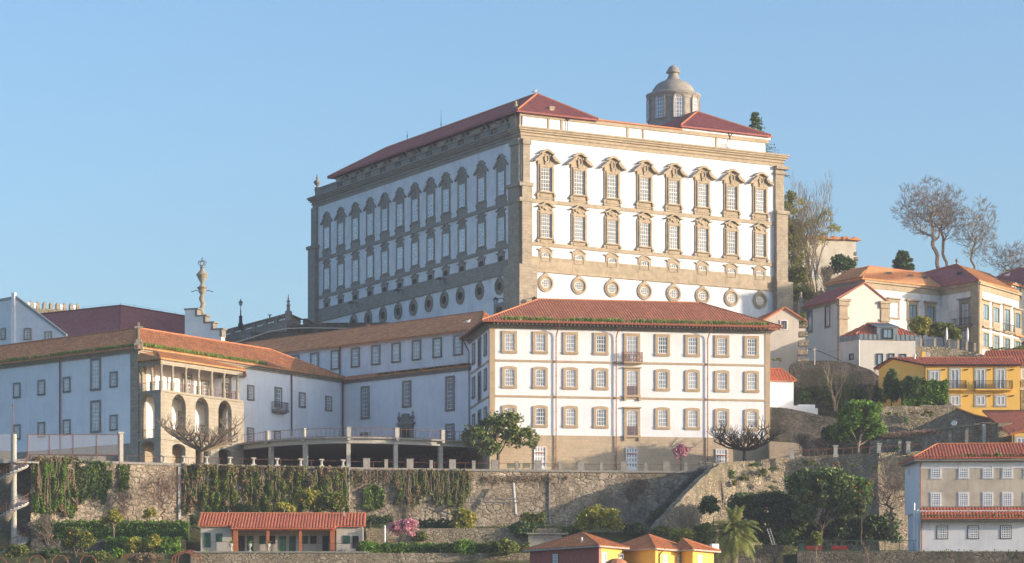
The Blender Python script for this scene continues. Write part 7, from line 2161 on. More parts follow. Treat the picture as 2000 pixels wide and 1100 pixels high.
def tree(name, label, base, crowns, tr, mat, bark='bark', leaf=.26, per=60, dens=1.0, cr=.75, forks=7, fork_h=None, cat='tree', group=None, fruit=0, trunk=True, inner=.35):
    """crowns: list of (centre, radii)"""
    t = thing(name, label, cat, tuple(base), group)
    base = Vector(base)
    allp = []; cens = []
    for c, r in crowns:
        vol = (r[0] * r[1] * r[2]) ** (2 / 3)
        ncl = max(8, int(vol * 9 * dens / (cr * cr)))
        ce, pt = crown_pts(tuple(c), r, ncl, per, cr, inner); cens.append(ce); allp.append(pt)
    ce = np.concatenate(cens); pt = np.concatenate(allp)
    if trunk:
        mb = MB(); c0 = Vector(crowns[0][0]); fk = base.lerp(Vector((c0.x, c0.y, c0.z)), fork_h if fork_h else .55)
        fk.z = base.z + (c0.z - base.z) * (fork_h if fork_h else .55)
        limb(mb, base - Vector((0, 0, .3)), fk, tr, tr * .75, .05, 4, 8)
        idx = np.random.RandomState(3).choice(len(ce), min(len(ce), forks * 3), replace=False)
        for j, i in enumerate(idx):
            q = Vector(ce[i]); r0 = tr * (.5 if j < forks else .22)
            limb(mb, fk if j < forks else fk.lerp(Vector(ce[idx[j % forks]]), .5), q, r0, r0 * .25, .12, 4, 5)
        part('trunk', mb, M[bark], t, uv=False)
    add_mesh('foliage', leaf_mesh('foliage', pt, leaf, M[mat]), t)
    if fruit:
        mb = MB()
        for i in range(fruit):
            q = Vector(pt[random.randrange(len(pt))]); c0 = Vector(crowns[0][0])
            q = q + Vector((0, -.25, 0)); mb.ball(q, .11, seg=6, rings=4)
        o = part('fruit', mb, M['orange'], t, uv=False); o['kind'] = 'stuff'
    return t
def grow(mb, p, d, L, r, depth, spread=.55, up=.15, nb=(2, 3), shrink=.72, minr=.012, wob=.18, gl=None):
    n = 3 if depth > 2 else 2; prev = Vector(p); dd = Vector(d)
    for i in range(n):
        dd = (dd + Vector((random.uniform(-wob, wob), random.uniform(-wob, wob), random.uniform(-wob, wob) + up * .3))).normalized()
        q = prev + dd * (L / n); stick(mb, prev, q, max(minr, r * (1 - .3 * i / n)), max(minr, r * (1 - .3 * (i + 1) / n)), 5 if depth > 3 else (4 if depth > 1 else 3)); prev = q
        if depth > 1 and i == 0 and random.random() < .6:
            s = Vector((random.uniform(-1, 1), random.uniform(-1, 1), random.uniform(-.3, .8))).normalized(); grow(mb, q, (dd + s * spread).normalized(), L * shrink * .8, r * .5, depth - 2, spread, up, nb, shrink, minr, wob)
    if depth <= 0: return
    for k in range(random.randint(*nb)):
        s = Vector((random.uniform(-1, 1), random.uniform(-1, 1), random.uniform(-.6, .9))).normalized()
        nd = (dd + s * spread + Vector((0, 0, up))).normalized(); grow(mb, prev, nd, L * shrink * random.uniform(.8, 1.1), r * .66, depth - 1, spread, up, nb, shrink, minr, wob)
def bare_tree(name, label, base, h, tr, depth=5, stems=1, bark='twig', lean=(0, 0), cat='tree', group=None, **k):
    t = thing(name, label, cat, tuple(base), group); mb = MB()
    for s in range(stems):
        d = Vector((lean[0] + (random.uniform(-.25, .25) if stems > 1 else 0), lean[1], 1)).normalized()
        grow(mb, Vector(base) + Vector((random.uniform(-.2, .2) * (stems > 1), 0, -.2)), d, h * .34, tr, depth, **k)
    part('branches', mb, M[bark], t, uv=False)
    return t
def round_tree(name, label, base, trunks, centre, radii, n, r0, bark='twig', group=None, twig=3, shell=.25):
    """leafless tree: twigs fill a rounded crown, every twig joins the nearest limb"""
    t = thing(name, label, 'tree', tuple(base), group); mb = MB()
    nodes = []; par = []
    for top in trunks:
        prev = -1
        for i in range(9):
            q = Vector(base).lerp(Vector(top), i / 8) + Vector((.25 * math.sin(i * 1.3 + top[0]), 0, 0)) * (0 < i < 8)
            nodes.append(tuple(q)); par.append(prev); prev = len(nodes) - 1
    c = np.array(centre); R_ = np.array(radii)
    d = rng.normal(size=(n, 3)); d /= np.linalg.norm(d, axis=1)[:, None]
    rad = rng.uniform(shell * .3, 1, size=(n, 1)) ** .55 * (1 + .16 * np.sin(d[:, :1] * 5 + d[:, 2:] * 7))
    A = c + d * rad * R_
    tp = np.array(trunks[0]); A = A[np.argsort(np.linalg.norm((A - tp) / R_, axis=1))]
    NP = np.zeros((len(nodes) + n, 3)); NP[:len(nodes)] = nodes; k = len(nodes)
    out0 = np.array(base)
    for a in A:
        dist = np.linalg.norm(NP[4:k] - a, axis=1) + .55 * np.maximum(0, NP[4:k, 2] - a[2])
        j = int(np.argmin(dist)) + 4; NP[k] = a; par.append(j); k += 1
    par_ = np.array(par); cnt = np.ones(k)
    for i in range(k - 1, -1, -1):
        if par[i] >= 0: cnt[par[i]] += cnt[i]
    tot = cnt.max()
    nt0 = 9 * len(trunks)
    for _ in range(4):                       # straighten the limbs
        ch = np.zeros((k, 3)); cw = np.zeros(k)
        for i in range(nt0, k):
            w_ = cnt[i] ** 2; ch[par[i]] += NP[i] * w_; cw[par[i]] += w_
        m_ = (cw > 0) & (np.arange(k) >= nt0)
        NP[m_] = NP[m_] * .4 + .3 * NP[par_[m_]] + .3 * ch[m_] / cw[m_][:, None]
    for i in range(k):
        j = par[i]
        if j < 0: continue
        rr = lambda q: max(.016, r0 * (q / tot) ** .56)
        stick(mb, NP[j], NP[i], rr(cnt[j] if j > 8 else cnt[i]) * (.85 if cnt[i] < cnt[j] * .7 else 1), rr(cnt[i]), 5 if cnt[i] > 20 else 3)
        if cnt[i] < 4:
            o = Vector(NP[i]) - Vector(NP[j]); o = o.normalized() if o.length > 0 else Vector((0, 0, 1))
            for _ in range(twig):
                w = (o + Vector((random.uniform(-.8, .8), random.uniform(-.8, .8), random.uniform(-.5, .9)))).normalized() * random.uniform(.45, 1.05)
                stick(mb, NP[i], Vector(NP[i]) + w, .020, .011, 3)
    part('branches', mb, M[bark], t, uv=False); return t
def blob_bush(name, label, blobs, mat, leaf=.2, per=50, cr=.5, dens=1.0, cat='bush', group=None, fruit=0):
    c = Vector(blobs[0][0])
    return tree(name, label, (c.x, c.y, c.z - blobs[0][1][2]), blobs, .08, mat, 'bark', leaf, per, dens, cr, 4, .5, cat, group, fruit, False)
def scrub(name, label, pts, size, mat, cat='plant', group=None, droop=0):
    P_ = np.array(pts); t = thing(name, label, cat, (P_[:, 0].mean(), P_[:, 1].mean(), P_[:, 2].min()), group)
    add_mesh('foliage', leaf_mesh('foliage', P_, size, M[mat], droop=droop), t); return t
def pr3(px, py, Y, rx, ry=None, rd=None):
    """crown centre and radii from picture pixels"""
    k = Y / F; return (P(px, py, Y), (rx * k, (rd if rd else rx * k), (ry if ry else rx) * k))

from mathutils import noise as mnoise
def nz2(x, y, k=1.0): return mnoise.noise(Vector((x * k, y * k, 3.7)))
# --- ivy on the terrace wall
def ivy(name, label, pxa, pxb, top, botfn, mats, n, off=.35, size=.2, strands=0):
    t = thing(name, label, 'ivy', tuple(tw_at((pxa + pxb) / 2)[0].W(tw_at((pxa + pxb) / 2)[1], .3, 21)))
    groups = {m: [] for m in mats}; keys = list(mats)
    ph = random.uniform(0, 9)
    for i in range(n):
        px = random.uniform(pxa, pxb); y0 = top(px); y1 = botfn(px); v = random.random() ** .9
        py = y0 + (y1 - y0) * v
        f, s = tw_at(px); z = f.z(px, py)
        c = 1.6 * nz2(px + ph * 50, py * .35, .13) + 1.3 * nz2(px, py * .5 + 90, .045) + random.uniform(-.45, .45)
        thick = off * max(0, .55 + 1.3 * nz2(px + 40, py * .4 + ph, .10)) + random.uniform(0, .22)
        if nz2(px + 300, py + ph * 9, .06) < -.42: continue
        m = keys[0] if c > .25 else (keys[1] if c > -.55 else keys[-1])
        if len(keys) > 2 and v < .12 and random.random() < .6: m = 'leaf_br'
        p = f.W(s, .06 + thick, z); groups.setdefault(m, []).append(tuple(p))
    for m, pts in groups.items():
        if pts: add_mesh('foliage', leaf_mesh('foliage', pts, size, M[m], droop=1.0), t)
    if strands:
        mb = MB()
        for i in range(strands):
            px = random.uniform(pxa, pxb); f, s = tw_at(px); y0 = top(px); y1 = y0 + (botfn(px) - y0) * random.uniform(.4, 1.0)
            prev = f.W(s, .45, f.z(px, y0))
            for k in range(1, 6):
                q = f.W(s + random.uniform(-.12, .12), .55 + random.uniform(-.1, .1), f.z(px, y0 + (y1 - y0) * k / 5)); stick(mb, prev, q, .03, .03, 3); prev = q
        part('hanging_stems', mb, M['twig_lt'], t, uv=False)['kind'] = 'stuff'
    return t
wv = lambda px, a, b: a + b * (.5 + 1.1 * nz2(px, 5, .05) + .9 * nz2(px, 50, .17))
ivy('wall_ivy', 'ragged ivy curtain hanging at the left end of the terrace wall, near the spiral staircase', 62, 150, lambda x: 893 + random.uniform(-3, 2), lambda x: wv(x, 1000, 16), ['leaf_gn', 'leaf_ivy', 'leaf_br'], 9500, .45, .17, 24)
ivy('wall_ivy', 'darker ivy patch thinning out to the right of the ragged curtain', 145, 218, lambda x: 897 + random.uniform(-2, 6) + max(0, x - 180) * .2, lambda x: wv(x, 962, 22) - max(0, x - 190) * .6, ['leaf_ivy', 'leaf_dk'], 3600, .25, .17)
ivy('wall_ivy', 'narrow ivy tongue between the small bare tree and the stone post', 231, 252, lambda x: 908, lambda x: wv(x, 950, 10), ['leaf_ivy', 'leaf_dk'], 800, .2, .16)
ivy('wall_ivy', 'broad thick ivy cover on the wall behind the low pavilion', 356, 680, lambda x: 907 + (x - 350) * .022 + random.uniform(-2, 2), lambda x: wv(x, 992, 16), ['leaf_ol', 'leaf_ivy', 'leaf_dk', 'leaf_br'], 25000, .5, .18, 60)
ivy('wall_ivy', 'hanging brown and green ivy strands right of the bare wall patch', 768, 918, lambda x: 918 + random.uniform(-2, 4), lambda x: wv(x, 972, 22), ['leaf_ol', 'leaf_ivy', 'leaf_br'], 7200, .35, .16, 50)
ivy('wall_ivy', 'bright green creeper patch on the pale rubble wall', 708, 750, lambda x: 943 + abs(x - 728) * .7, lambda x: 1000 - abs(x - 728) * .5, ['leaf_gn', 'leaf_ivy'], 1300, .3, .17)
ivy('wall_ivy', 'sparse brown creeper along the wall top left of the magnolia', 684, 770, lambda x: 916 + random.uniform(0, 4), lambda x: 930 + random.uniform(0, 26), ['leaf_br', 'leaf_br', 'leaf_ol'], 900, .12, .14, 40)
ivy('wall_ivy', 'thin rusty weeds under the coping of the bare rubble wall', 940, 1110, lambda x: 926 + random.uniform(0, 5), lambda x: 936 + random.uniform(0, 12), ['leaf_br', 'leaf_br'], 700, .08, .12)
ivy('wall_ivy', 'dry dark tuft clinging to the shaded end of the rubble wall', 1222, 1258, lambda x: 935 + (x < 1240) * 12, lambda x: 985 - abs(x - 1235) * 1.2, ['leaf_br', 'twig'], 420, .2, .14)
# --- pollarded planes
def pollard(label, px, base_y, Y, x0, x1, ytop, ybot, r, bark):
    b = P(px, base_y, Y); k = Y / F
    t = thing('pollarded_plane_tree', label, 'tree', tuple(b), 'pollarded plane trees on the terrace'); mb = MB()
    fk = P(px, ybot + 12, Y); fk.x += .1
    stick(mb, b - Vector((0, 0, .6)), fk, r, r * .9, 9)
    nb = 15
    for i in range(nb):
        a = 2 * math.pi * (i + .4) / nb; R_ = (x1 - x0) / 2 * k
        ex = (x0 + x1) / 2 + math.cos(a) * (x1 - x0) / 2 * random.uniform(.75, .98); zy_ = random.uniform(ytop + (ybot - ytop) * .25, ybot - (ybot - ytop) * .05)
        e = P(ex, zy_ , Y); e.y += math.sin(a) * R_ * .8
        kn = fk.lerp(e, .5) + Vector((random.uniform(-.3, .3), random.uniform(-.3, .3), -random.uniform(.1, .5)))
        stick(mb, fk, kn, r * .62, r * .46, 7); stick(mb, kn, e, r * .46, r * .30, 6)
        for q in (kn, kn.lerp(e, .5), e):
            for j in range(3):
                d = Vector((random.uniform(-1, 1), random.uniform(-1, 1), random.uniform(.1, 1.0))).normalized(); w = q + d * random.uniform(.5, 1.2)
                stick(mb, q, w, r * .28, r * .18, 5)
                for m in range(4):
                    d2 = (d * .6 + Vector((random.uniform(-1, 1), random.uniform(-1, 1), random.uniform(.3, 1.2)))).normalized(); w2 = w + d2 * random.uniform(.35, .8)
                    stick(mb, w, w2, .035, .02, 3)
                    for n in range(2): stick(mb, w2, w2 + (d2 + Vector((random.uniform(-.7, .7), random.uniform(-.7, .7), .3))).normalized() * random.uniform(.2, .45), .02, .012, 3)
    part('branches', mb, M[bark], t, uv=False)
pollard('bare pollarded plane tree with knobby spreading branches in front of the loggia', 392, 905, 356.5, 312, 474, 822, 868, .30, 'bark_lt')
pollard('bare dark pollarded plane tree right of the white block, above the sloping wall', 1453, 903, 368.5, 1386, 1522, 836, 868, .24, 'bark')
# --- terrace trees
tree('magnolia_tree', 'evergreen magnolia with spreading glossy crown, left of the leftmost white basement door', P(972, 922, 366), [pr3(975, 840, 366, 52, 32, 3.2), pr3(928, 862, 365, 36, 26, 2.4), pr3(1018, 858, 366, 32, 26, 2.2), pr3(955, 878, 364.5, 26, 16, 1.6), pr3(995, 822, 366, 30, 16, 2)], .24, 'leaf_mag', leaf=.24, per=42, cr=.8, dens=.5, fork_h=.4, inner=.35)
tree('pink_magnolia', 'small pink flowering magnolia in front of the stone basement', P(1330, 921, 367.5), [pr3(1331, 886, 367.5, 17, 17)], .09, 'leaf_pk', leaf=.15, per=26, cr=.4, dens=.7, fork_h=.5)
tree('evergreen_tree', 'dense round evergreen tree standing behind the hill wall railing', P(1675, 892, 364.5), [pr3(1680, 820, 365, 49, 40, 2.9), pr3(1650, 848, 366.5, 26, 20, 1.7), pr3(1705, 845, 366, 24, 20, 1.6)], .22, 'leaf_gn', bark='bark_lt', leaf=.22, per=60, cr=.75, dens=1.05, fork_h=.3, fruit=6)
tree('low_evergreen', 'dark low shrub left of the round evergreen tree', P(1628, 885, 368), [pr3(1630, 852, 369, 30, 20, 2)], .12, 'leaf_dk', leaf=.2, per=50, cr=.6, dens=.9)
bare_tree('dry_shrub', 'leafless brown bushes in the shade left of the evergreen tree', P(1605, 888, 366.5), 2.6, .05, 4, 12, 'twig', spread=.9, up=.05)
bare_tree('dry_shrub', 'tangled leafless bush against the dark garden wall', P(1570, 888, 369), 3.2, .05, 4, 10, 'twig', spread=.8, up=.1)
# --- big trees right of centre
tree('big_evergreen', 'biggest evergreen tree with pale glossy leaves over the lower right garden', P(1597, 1080, 346), [pr3(1615, 965, 346, 62, 52, 4.0), pr3(1650, 990, 345, 42, 32, 2.8), pr3(1575, 950, 347, 36, 32, 2.6), pr3(1572, 1010, 344, 22, 20, 1.5)], .32, 'leaf_mag', leaf=.24, per=60, cr=.85, dens=.85, fork_h=.38, inner=.55)
tree('dark_evergreen', 'wide dark evergreen mass left of the biggest evergreen tree', P(1500, 1085, 352), [pr3(1505, 1000, 352, 50, 42, 3.2), pr3(1455, 990, 354, 36, 28, 2.4), pr3(1540, 1010, 351, 38, 36, 2.6), pr3(1525, 1050, 350, 34, 30, 2.0), pr3(1460, 1045, 351, 40, 28, 2.0)], .25, 'leaf_dk', leaf=.24, per=60, cr=.8, dens=.9)
tree('dark_shrub', 'low dark foliage under the biggest evergreen tree', P(1640, 1080, 353), [pr3(1640, 1042, 353, 50, 34, 2.2), pr3(1715, 1038, 352, 50, 34, 2.2), pr3(1575, 1050, 354, 35, 28, 2)], .15, 'leaf_dk', leaf=.24, per=55, cr=.8, dens=.85)
tree('orange_tree', 'orange tree with ripe fruit right of the biggest evergreen tree', P(1682, 1060, 349), [pr3(1683, 965, 349, 24, 34, 1.6)], .12, 'leaf_gn', leaf=.2, per=60, cr=.6, dens=1.0, fruit=26)
round_tree('bare_tree', 'leafless reddish tree left of the stained building', P(1742, 1060, 341), [P(1738, 1010, 341)], P(1730, 965, 341), (46 * .0604, 2.2, 46 * .0604), 460, .16, 'twig_rd', shell=.1)
bare_tree('bare_sapling', 'small bare sapling with round crown before the green railing', P(1698, 1112, 320), 4.2, .08, 4, 1, 'twig_rd', spread=.6, up=.25, shrink=.62)
tree('small_ball_tree', 'small narrow clipped tree in front of the biggest evergreen trunk', P(1595, 1108, 321), [pr3(1594, 1055, 321, 11, 17)], .07, 'leaf_ol', bark='bark_lt', leaf=.13, per=36, cr=.35, dens=1, fork_h=.6)
for i, (px, lt) in enumerate(((1595, 'below the small ball tree'), (1715, 'right of the bare sapling'))): bare_tree('dry_shrub', 'small pale leafless shrub at the bottom edge, ' + lt, P(px, 1112, 320), 2.0, .04, 3, 5, 'twig_lt', spread=.7)
# palm
def palm(px, base_y, Y, top_y, n, L, label):
    b = P(px, base_y, Y); c = P(px, top_y, Y); t = thing('palm_tree', label, 'palm', tuple(b)); mb = MB()
    for i in range(10): z0 = b.z + (c.z - b.z) * i / 10; z1 = b.z + (c.z - b.z) * (i + 1) / 10; mb.tube((b.x, b.y, z0), (b.x, b.y, z1), .42, .34, 8)
    for i in range(70): a = random.uniform(0, 6.28); z = random.uniform(c.z - 1.7, c.z); mb.tube((b.x + .3 * math.cos(a), b.y + .3 * math.sin(a), z), (b.x + .62 * math.cos(a), b.y + .62 * math.sin(a), z + .3), .06, .02, 4)
    part('trunk', mb, M['bark_lt'], t, uv=False)
    fr = MB()
    for i in range(n):
        a = 2 * math.pi * i * .618; el = math.radians(random.choice([85, 70, 58, 45, 30, 12, -8])); l = L * random.uniform(.8, 1.05)
        dx, dy = math.cos(a), math.sin(a); p = Vector(c); v = Vector((dx * math.cos(el), dy * math.cos(el), math.sin(el))); side = Vector((-dy, dx, 0)); K_ = 14
        for k in range(K_):
            q = p + v * (l / K_); stick(fr, p, q, .035 * (1 - k / K_) + .012, .03 * (1 - k / K_) + .01, 3)
            if k > 1:
                w = l * .17 * math.sin(math.pi * min(1, (k + 1.5) / (K_ + 1))) + .1
                for sgn in (-1, 1):
                    for h in (0, .5):
                        o = p.lerp(q, h); tip = o + side * sgn * w + v * w * .75 - Vector((0, 0, w * .45)); fr.face([o, o + v * .09, tip])
            p = q; v = (v + Vector((0, 0, -.125 - .02 * k * .5))).normalized()
    part('fronds', fr, M['leaf_palm'], t, uv=False)
palm(1434, 1130, 318, 1050, 120, 4.0, 'palm tree with arching fronds right of the yellow houses')
# --- left garden
round_tree('bare_tree', 'round leafless reddish tree in front of the bare wall between the ivy patches', P(318, 1014, 348), [P(318, 985, 348)], P(318, 955, 348), (37 * .0616, 1.6, 45 * .0616), 420, .11, 'twig_rd', shell=.1)
bare_tree('dry_shrub', 'small leafless shrub left of the round leafless tree', P(243, 1008, 349), 3.2, .05, 5, 3, 'twig_rd', spread=.6, up=.15)
tree('garden_shrub', 'sparse pale shrub with several crooked stems above the hedge', P(222, 1049, 341), [pr3(222, 1012, 341, 17, 20), pr3(206, 1018, 341, 9, 8)], .1, 'leaf_yl', bark='bark_lt', leaf=.17, per=24, cr=.45, dens=.6, fork_h=.35)
tree('citrus_tree', 'round citrus tree with a few oranges at the lower left', P(146, 1108, 330), [pr3(152, 1057, 330, 31, 27, 1.8)], .12, 'leaf_ol', bark='bark_lt', leaf=.16, per=56, cr=.55, dens=1.05, fruit=6, fork_h=.45)
tree('small_citrus', 'yellowish shrub rising behind the hedge below the round leafless tree', P(292, 1020, 345), [pr3(293, 1005, 345, 13, 11)], .05, 'leaf_yl', leaf=.15, per=30, cr=.4)
bare_tree('dry_shrub', 'thin leafless saplings below the ragged ivy curtain', P(95, 1062, 336), 3.6, .05, 5, 6, 'twig', spread=.6, up=.1)
def hedge(name, label, boxes, mat, n, size=.15, cat='hedge', mats2=None):
    t = thing(name, label, cat, tuple(P((boxes[0][0] + boxes[0][1]) / 2, boxes[0][3], boxes[0][4])))
    pts = []
    tot = sum((b[1] - b[0]) * (b[3] - b[2]) for b in boxes)
    for x0, x1, y0, y1, Y, dp in boxes:
        for i in range(int(n * (x1 - x0) * (y1 - y0) / tot)):
            fr_ = random.random(); px = random.uniform(x0, x1); top = y0 + 2.0 * math.sin(px * .23) + 1.2 * math.sin(px * .71)
            py = random.uniform(top, y1) if fr_ < .75 else top + random.uniform(-1, 2)
            yy = Y + (random.uniform(-.35, .15) if fr_ < .75 else random.uniform(0, dp))
            p = P(px, py, Y); pts.append((p.x, yy, p.z))
    core = MB()
    for x0, x1, y0, y1, Y, dp in boxes:
        a, b = P(x0 + 1, y1, Y), P(x1 - 1, y0 + 4, Y); core.cube(a.x, b.x, Y + .2, Y + dp, a.z - .5, b.z)
    part('branches', core, M['leaf_dk'], t, uv=False)
    add_mesh('foliage', leaf_mesh('foliage', pts, size, M[mat]), t); return t
hedge('clipped_hedge', 'long clipped dark hedge below the left ivy, ending left of the pavilion', [(70, 368, 1018, 1052, 344, 1.6)], 'leaf_gn', 5200)
hedge('thick_hedge', 'tall thick hedge with rounded end left of the pavilion', [(206, 352, 1051, 1086, 335, 3.0)], 'leaf_gn', 3600)
hedge('dark_hedge', 'dark clipped hedge block right of the pink blossoming tree', [(818, 905, 1016, 1058, 345, 2.0)], 'leaf_dk', 2200)
hedge('small_hedge', 'low dark hedge strip right of the pavilion roof', [(705, 768, 1008, 1020, 352, 1.5)], 'leaf_dk', 700)
hedge('small_hedge', 'low clipped hedge at the foot of the bare rubble wall', [(1017, 1066, 1003, 1021, 352, 1.6)], 'leaf_ol', 900)
hedge('small_hedge', 'dark small hedge block at the upper left corner of the pavilion', [(371, 388, 1007, 1022, 346, 2)], 'leaf_dk', 400)
hedge('bottom_hedge', 'green shrub bank along the bottom, right of the pavilion', [(705, 860, 1062, 1094, 333, 2.5)], 'leaf_gn', 3600, .16)
hedge('bottom_hedge', 'olive green shrub bank along the bottom, left of the red house', [(860, 1034, 1062, 1092, 331, 2.5)], 'leaf_ol', 4200, .17)
for i, (px, py, rx, ry, Y, m, lab) in enumerate((
    (905, 1078, 32, 22, 331, 'leaf_gn', 'bushy green shrub at the bottom between the shrub banks'),
    (985, 1074, 34, 18, 330, 'leaf_ol', 'rounded olive shrub just left of the red house roof'),
    (905, 1022, 26, 30, 344, 'leaf_yl', 'yellow-green shrub tree right of the dark hedge block'),
    (1020, 1040, 32, 20, 343, 'leaf_dk', 'dark shrub behind the flat grey hut'),
    (1170, 1020, 52, 30, 345, 'leaf_yl', 'large round yellow-green bush behind the red house roof'),
    (820, 1050, 14, 10, 342, 'leaf_ol', 'small shrub just right of the pink blossoming tree'),
    (600, 975, 30, 18, 352, 'leaf_yl', 'citrus bush with fruit before the broad ivy, above the pavilion roof'),
    (555, 995, 20, 12, 350, 'leaf_yl', 'low citrus shrub just above the middle of the pavilion roof'),
    (650, 985, 26, 22, 352, 'leaf_ol', 'citrus shrub before the right end of the broad ivy'),
    (330, 1078, 26, 16, 333, 'leaf_gn', 'bright bush at the rounded end of the thick hedge'),
    (262, 1068, 18, 17, 333.5, 'leaf_yl', 'spiky pale green plant in the thick hedge'),
    (300, 1066, 16, 20, 333.2, 'leaf_yl', 'tall pale spiky plant right of the other one in the thick hedge'),
    (228, 1084, 14, 10, 329, 'leaf_gn', 'light green low plants at the bottom left by the red flowers'),
    (715, 1073, 20, 14, 332, 'leaf_gn', 'ivy-like bush at the right end of the pavilion'),
    (1330, 1048, 20, 16, 340, 'leaf_yl', 'low shrub between the yellow house roofs and the sloping wall'),
    (1375, 1045, 22, 22, 345, 'leaf_ol', 'dark olive shrub behind the rightmost yellow house'),
    (1385, 990, 20, 22, 350, 'leaf_dk', 'dark creeper in the corner of the sunlit hill wall'),
    (1300, 1005, 24, 14, 356, 'leaf_dk', 'shaded shrub under the garden stairs'))):
    k = Y / F
    blob_bush('shrub', lab, [pr3(px, py, Y, rx, ry, min(rx * k, 1.8))], m, .17, 50, .5, .95, 'shrub', None, 7 if 'citrus' in lab else 0)

for px, py, rx, ry, Y, m, lab in (
    (35, 1080, 26, 16, 326, 'leaf_ol', 'low olive bush at the bottom left corner under the spiral staircase'),
    (100, 1084, 22, 12, 326, 'leaf_dk', 'low dark bush at the bottom between the left garden hoops'),
    (195, 1090, 26, 10, 327, 'leaf_ol', 'low olive bush at the bottom right of the round citrus tree'),
    (285, 1092, 34, 9, 327, 'leaf_br', 'dry brown thicket at the bottom between the thick hedge and arched trellis'),
    (85, 1052, 20, 10, 338, 'leaf_br', 'dry brown brush under the ragged ivy curtain'),
    (760, 1070, 22, 8, 334, 'leaf_br', 'reddish brown undergrowth in front of the pink blossoming tree'),
    (955, 1048, 34, 12, 344, 'leaf_br', 'dry brown brush above the olive shrub bank'),
    (1120, 1040, 24, 12, 346, 'leaf_ol', 'small olive shrub left of the large round yellow-green bush'),
    (1240, 1036, 26, 14, 346, 'leaf_dk', 'dark shrub right of the large round yellow-green bush'),
    (1290, 1040, 22, 12, 344, 'leaf_ol', 'low olive shrub at the foot of the sloping wall')):
    k = Y / F
    blob_bush('shrub', lab, [pr3(px, py, Y, rx, ry, min(rx * k, 1.6))], m, .15, 46, .45, .9, 'shrub')
tree('pink_blossom_tree', 'bright pink blossoming tree right of the white post', P(783, 1068, 336), [pr3(790, 1034, 336, 24, 20), pr3(806, 1024, 336, 12, 9), pr3(768, 1032, 336, 10, 10)], .09, 'leaf_pk', leaf=.14, per=22, cr=.38, dens=.75, fork_h=.3)
bare_tree('bamboo_canes', 'row of thin pale leafless canes behind the pink blossoming tree', P(790, 1040, 346), 4.6, .03, 2, 26, 'twig_lt', spread=.25, up=.5)
# red flowers and scrubby plants
pts = [tuple(P(random.uniform(235, 262), random.uniform(1083, 1092), 328.5)) for i in range(60)]
t = thing('red_flowers', 'small red flowers in the garden bed at the bottom left', 'flowers', pts[0]); add_mesh('petals', leaf_mesh('petals', pts, .09, plain('red_petals', (.6, .04, .03), .6, .1)), t)
# --- tufts on walls
for i, (px, py, rx, ry, Y, m, lab) in enumerate((
    (1429, 928, 8, 12, 361.8, 'leaf_gn', 'hanging green tuft at the top left of the sunlit hill wall'),
    (1436, 945, 7, 9, 361.2, 'leaf_ol', 'hanging tuft just below the first one on the hill wall'),
    (1455, 935, 9, 8, 362, 'leaf_ol', 'round tuft on the sunlit hill wall, second column'),
    (1396, 946, 4, 5, 361.2, 'leaf_gn', 'small tuft on the sloping wall, upper one'),
    (1412, 957, 5, 5, 361.2, 'leaf_gn', 'small tuft low on the sunlit hill wall'),
    (1475, 908, 8, 5, 363, 'leaf_gn', 'flat tuft under the hill wall top, left one'),
    (1488, 925, 11, 12, 362, 'leaf_ol', 'ragged brownish tuft in the middle of the hill wall'),
    (1510, 918, 11, 7, 362.4, 'leaf_ol', 'wide tuft right of the ragged tuft'),
    (1537, 938, 5, 7, 361.6, 'leaf_gn', 'bright tuft above the dark evergreen mass'),
    (1505, 955, 7, 6, 361, 'leaf_gn', 'bright tuft close to the dark evergreen foliage'),
    (1580, 905, 18, 8, 362, 'leaf_ol', 'greenish growth above the biggest evergreen tree'),
    (1668, 910, 6, 4, 361.8, 'leaf_ol', 'brown tuft on the hill wall, left of the round tuft'),
    (1708, 915, 6, 6, 361, 'leaf_ol', 'round tuft on the lit hill wall near the fence post'),
    (1633, 908, 10, 6, 361.8, 'leaf_br', 'dry growth on the hill wall below the stump'),
    (1735, 812, 6, 10, 376.2, 'leaf_gn', 'bright green tuft at the left of the upper rubble wall'),
    (1751, 811, 6, 5, 376.4, 'leaf_ol', 'small brown tuft on the upper rubble wall, second from left'),
    (1768, 824, 6, 11, 376, 'leaf_gn', 'long green tuft hanging on the upper rubble wall'),
    (1786, 807, 7, 6, 376.4, 'leaf_br', 'dry round tuft on the upper rubble wall'),
    (1812, 810, 14, 9, 376, 'leaf_ol', 'largest shrub growing out of the upper rubble wall'),
    (1750, 878, 8, 6, 361.8, 'leaf_gn', 'bright bush behind the right end of the hill wall railing'),
    (1947, 889, 8, 6, 326.5, 'leaf_gn', 'green bush growing in the gutter of the stained building'),
    (1568, 625, 6, 22, 397, 'leaf_ol', 'moss and creeper on the broken wall end beside the grey gable'),
    (1520, 703, 16, 4, 394, 'leaf_ol', 'dry grass at the foot of the grey gable house'),
    (1845, 1086, 16, 10, 322.5, 'leaf_gn', 'creeper on the bottom right wall, left one'),
    (1930, 1088, 20, 9, 322.5, 'leaf_gn', 'creeper on the bottom right wall, middle one'),
    (1980, 1086, 22, 10, 322.5, 'leaf_dk', 'creeper on the bottom right wall, right one'))):
    k = Y / F; c = P(px, py, Y); ce, pt = crown_pts(tuple(c), (rx * k, .35, ry * k), max(6, int(rx * ry * .16)), 22, .22, .2)
    t = thing('wall_tuft', lab, 'plant', tuple(c)); add_mesh('foliage', leaf_mesh('foliage', pt, .11, M[m]), t)
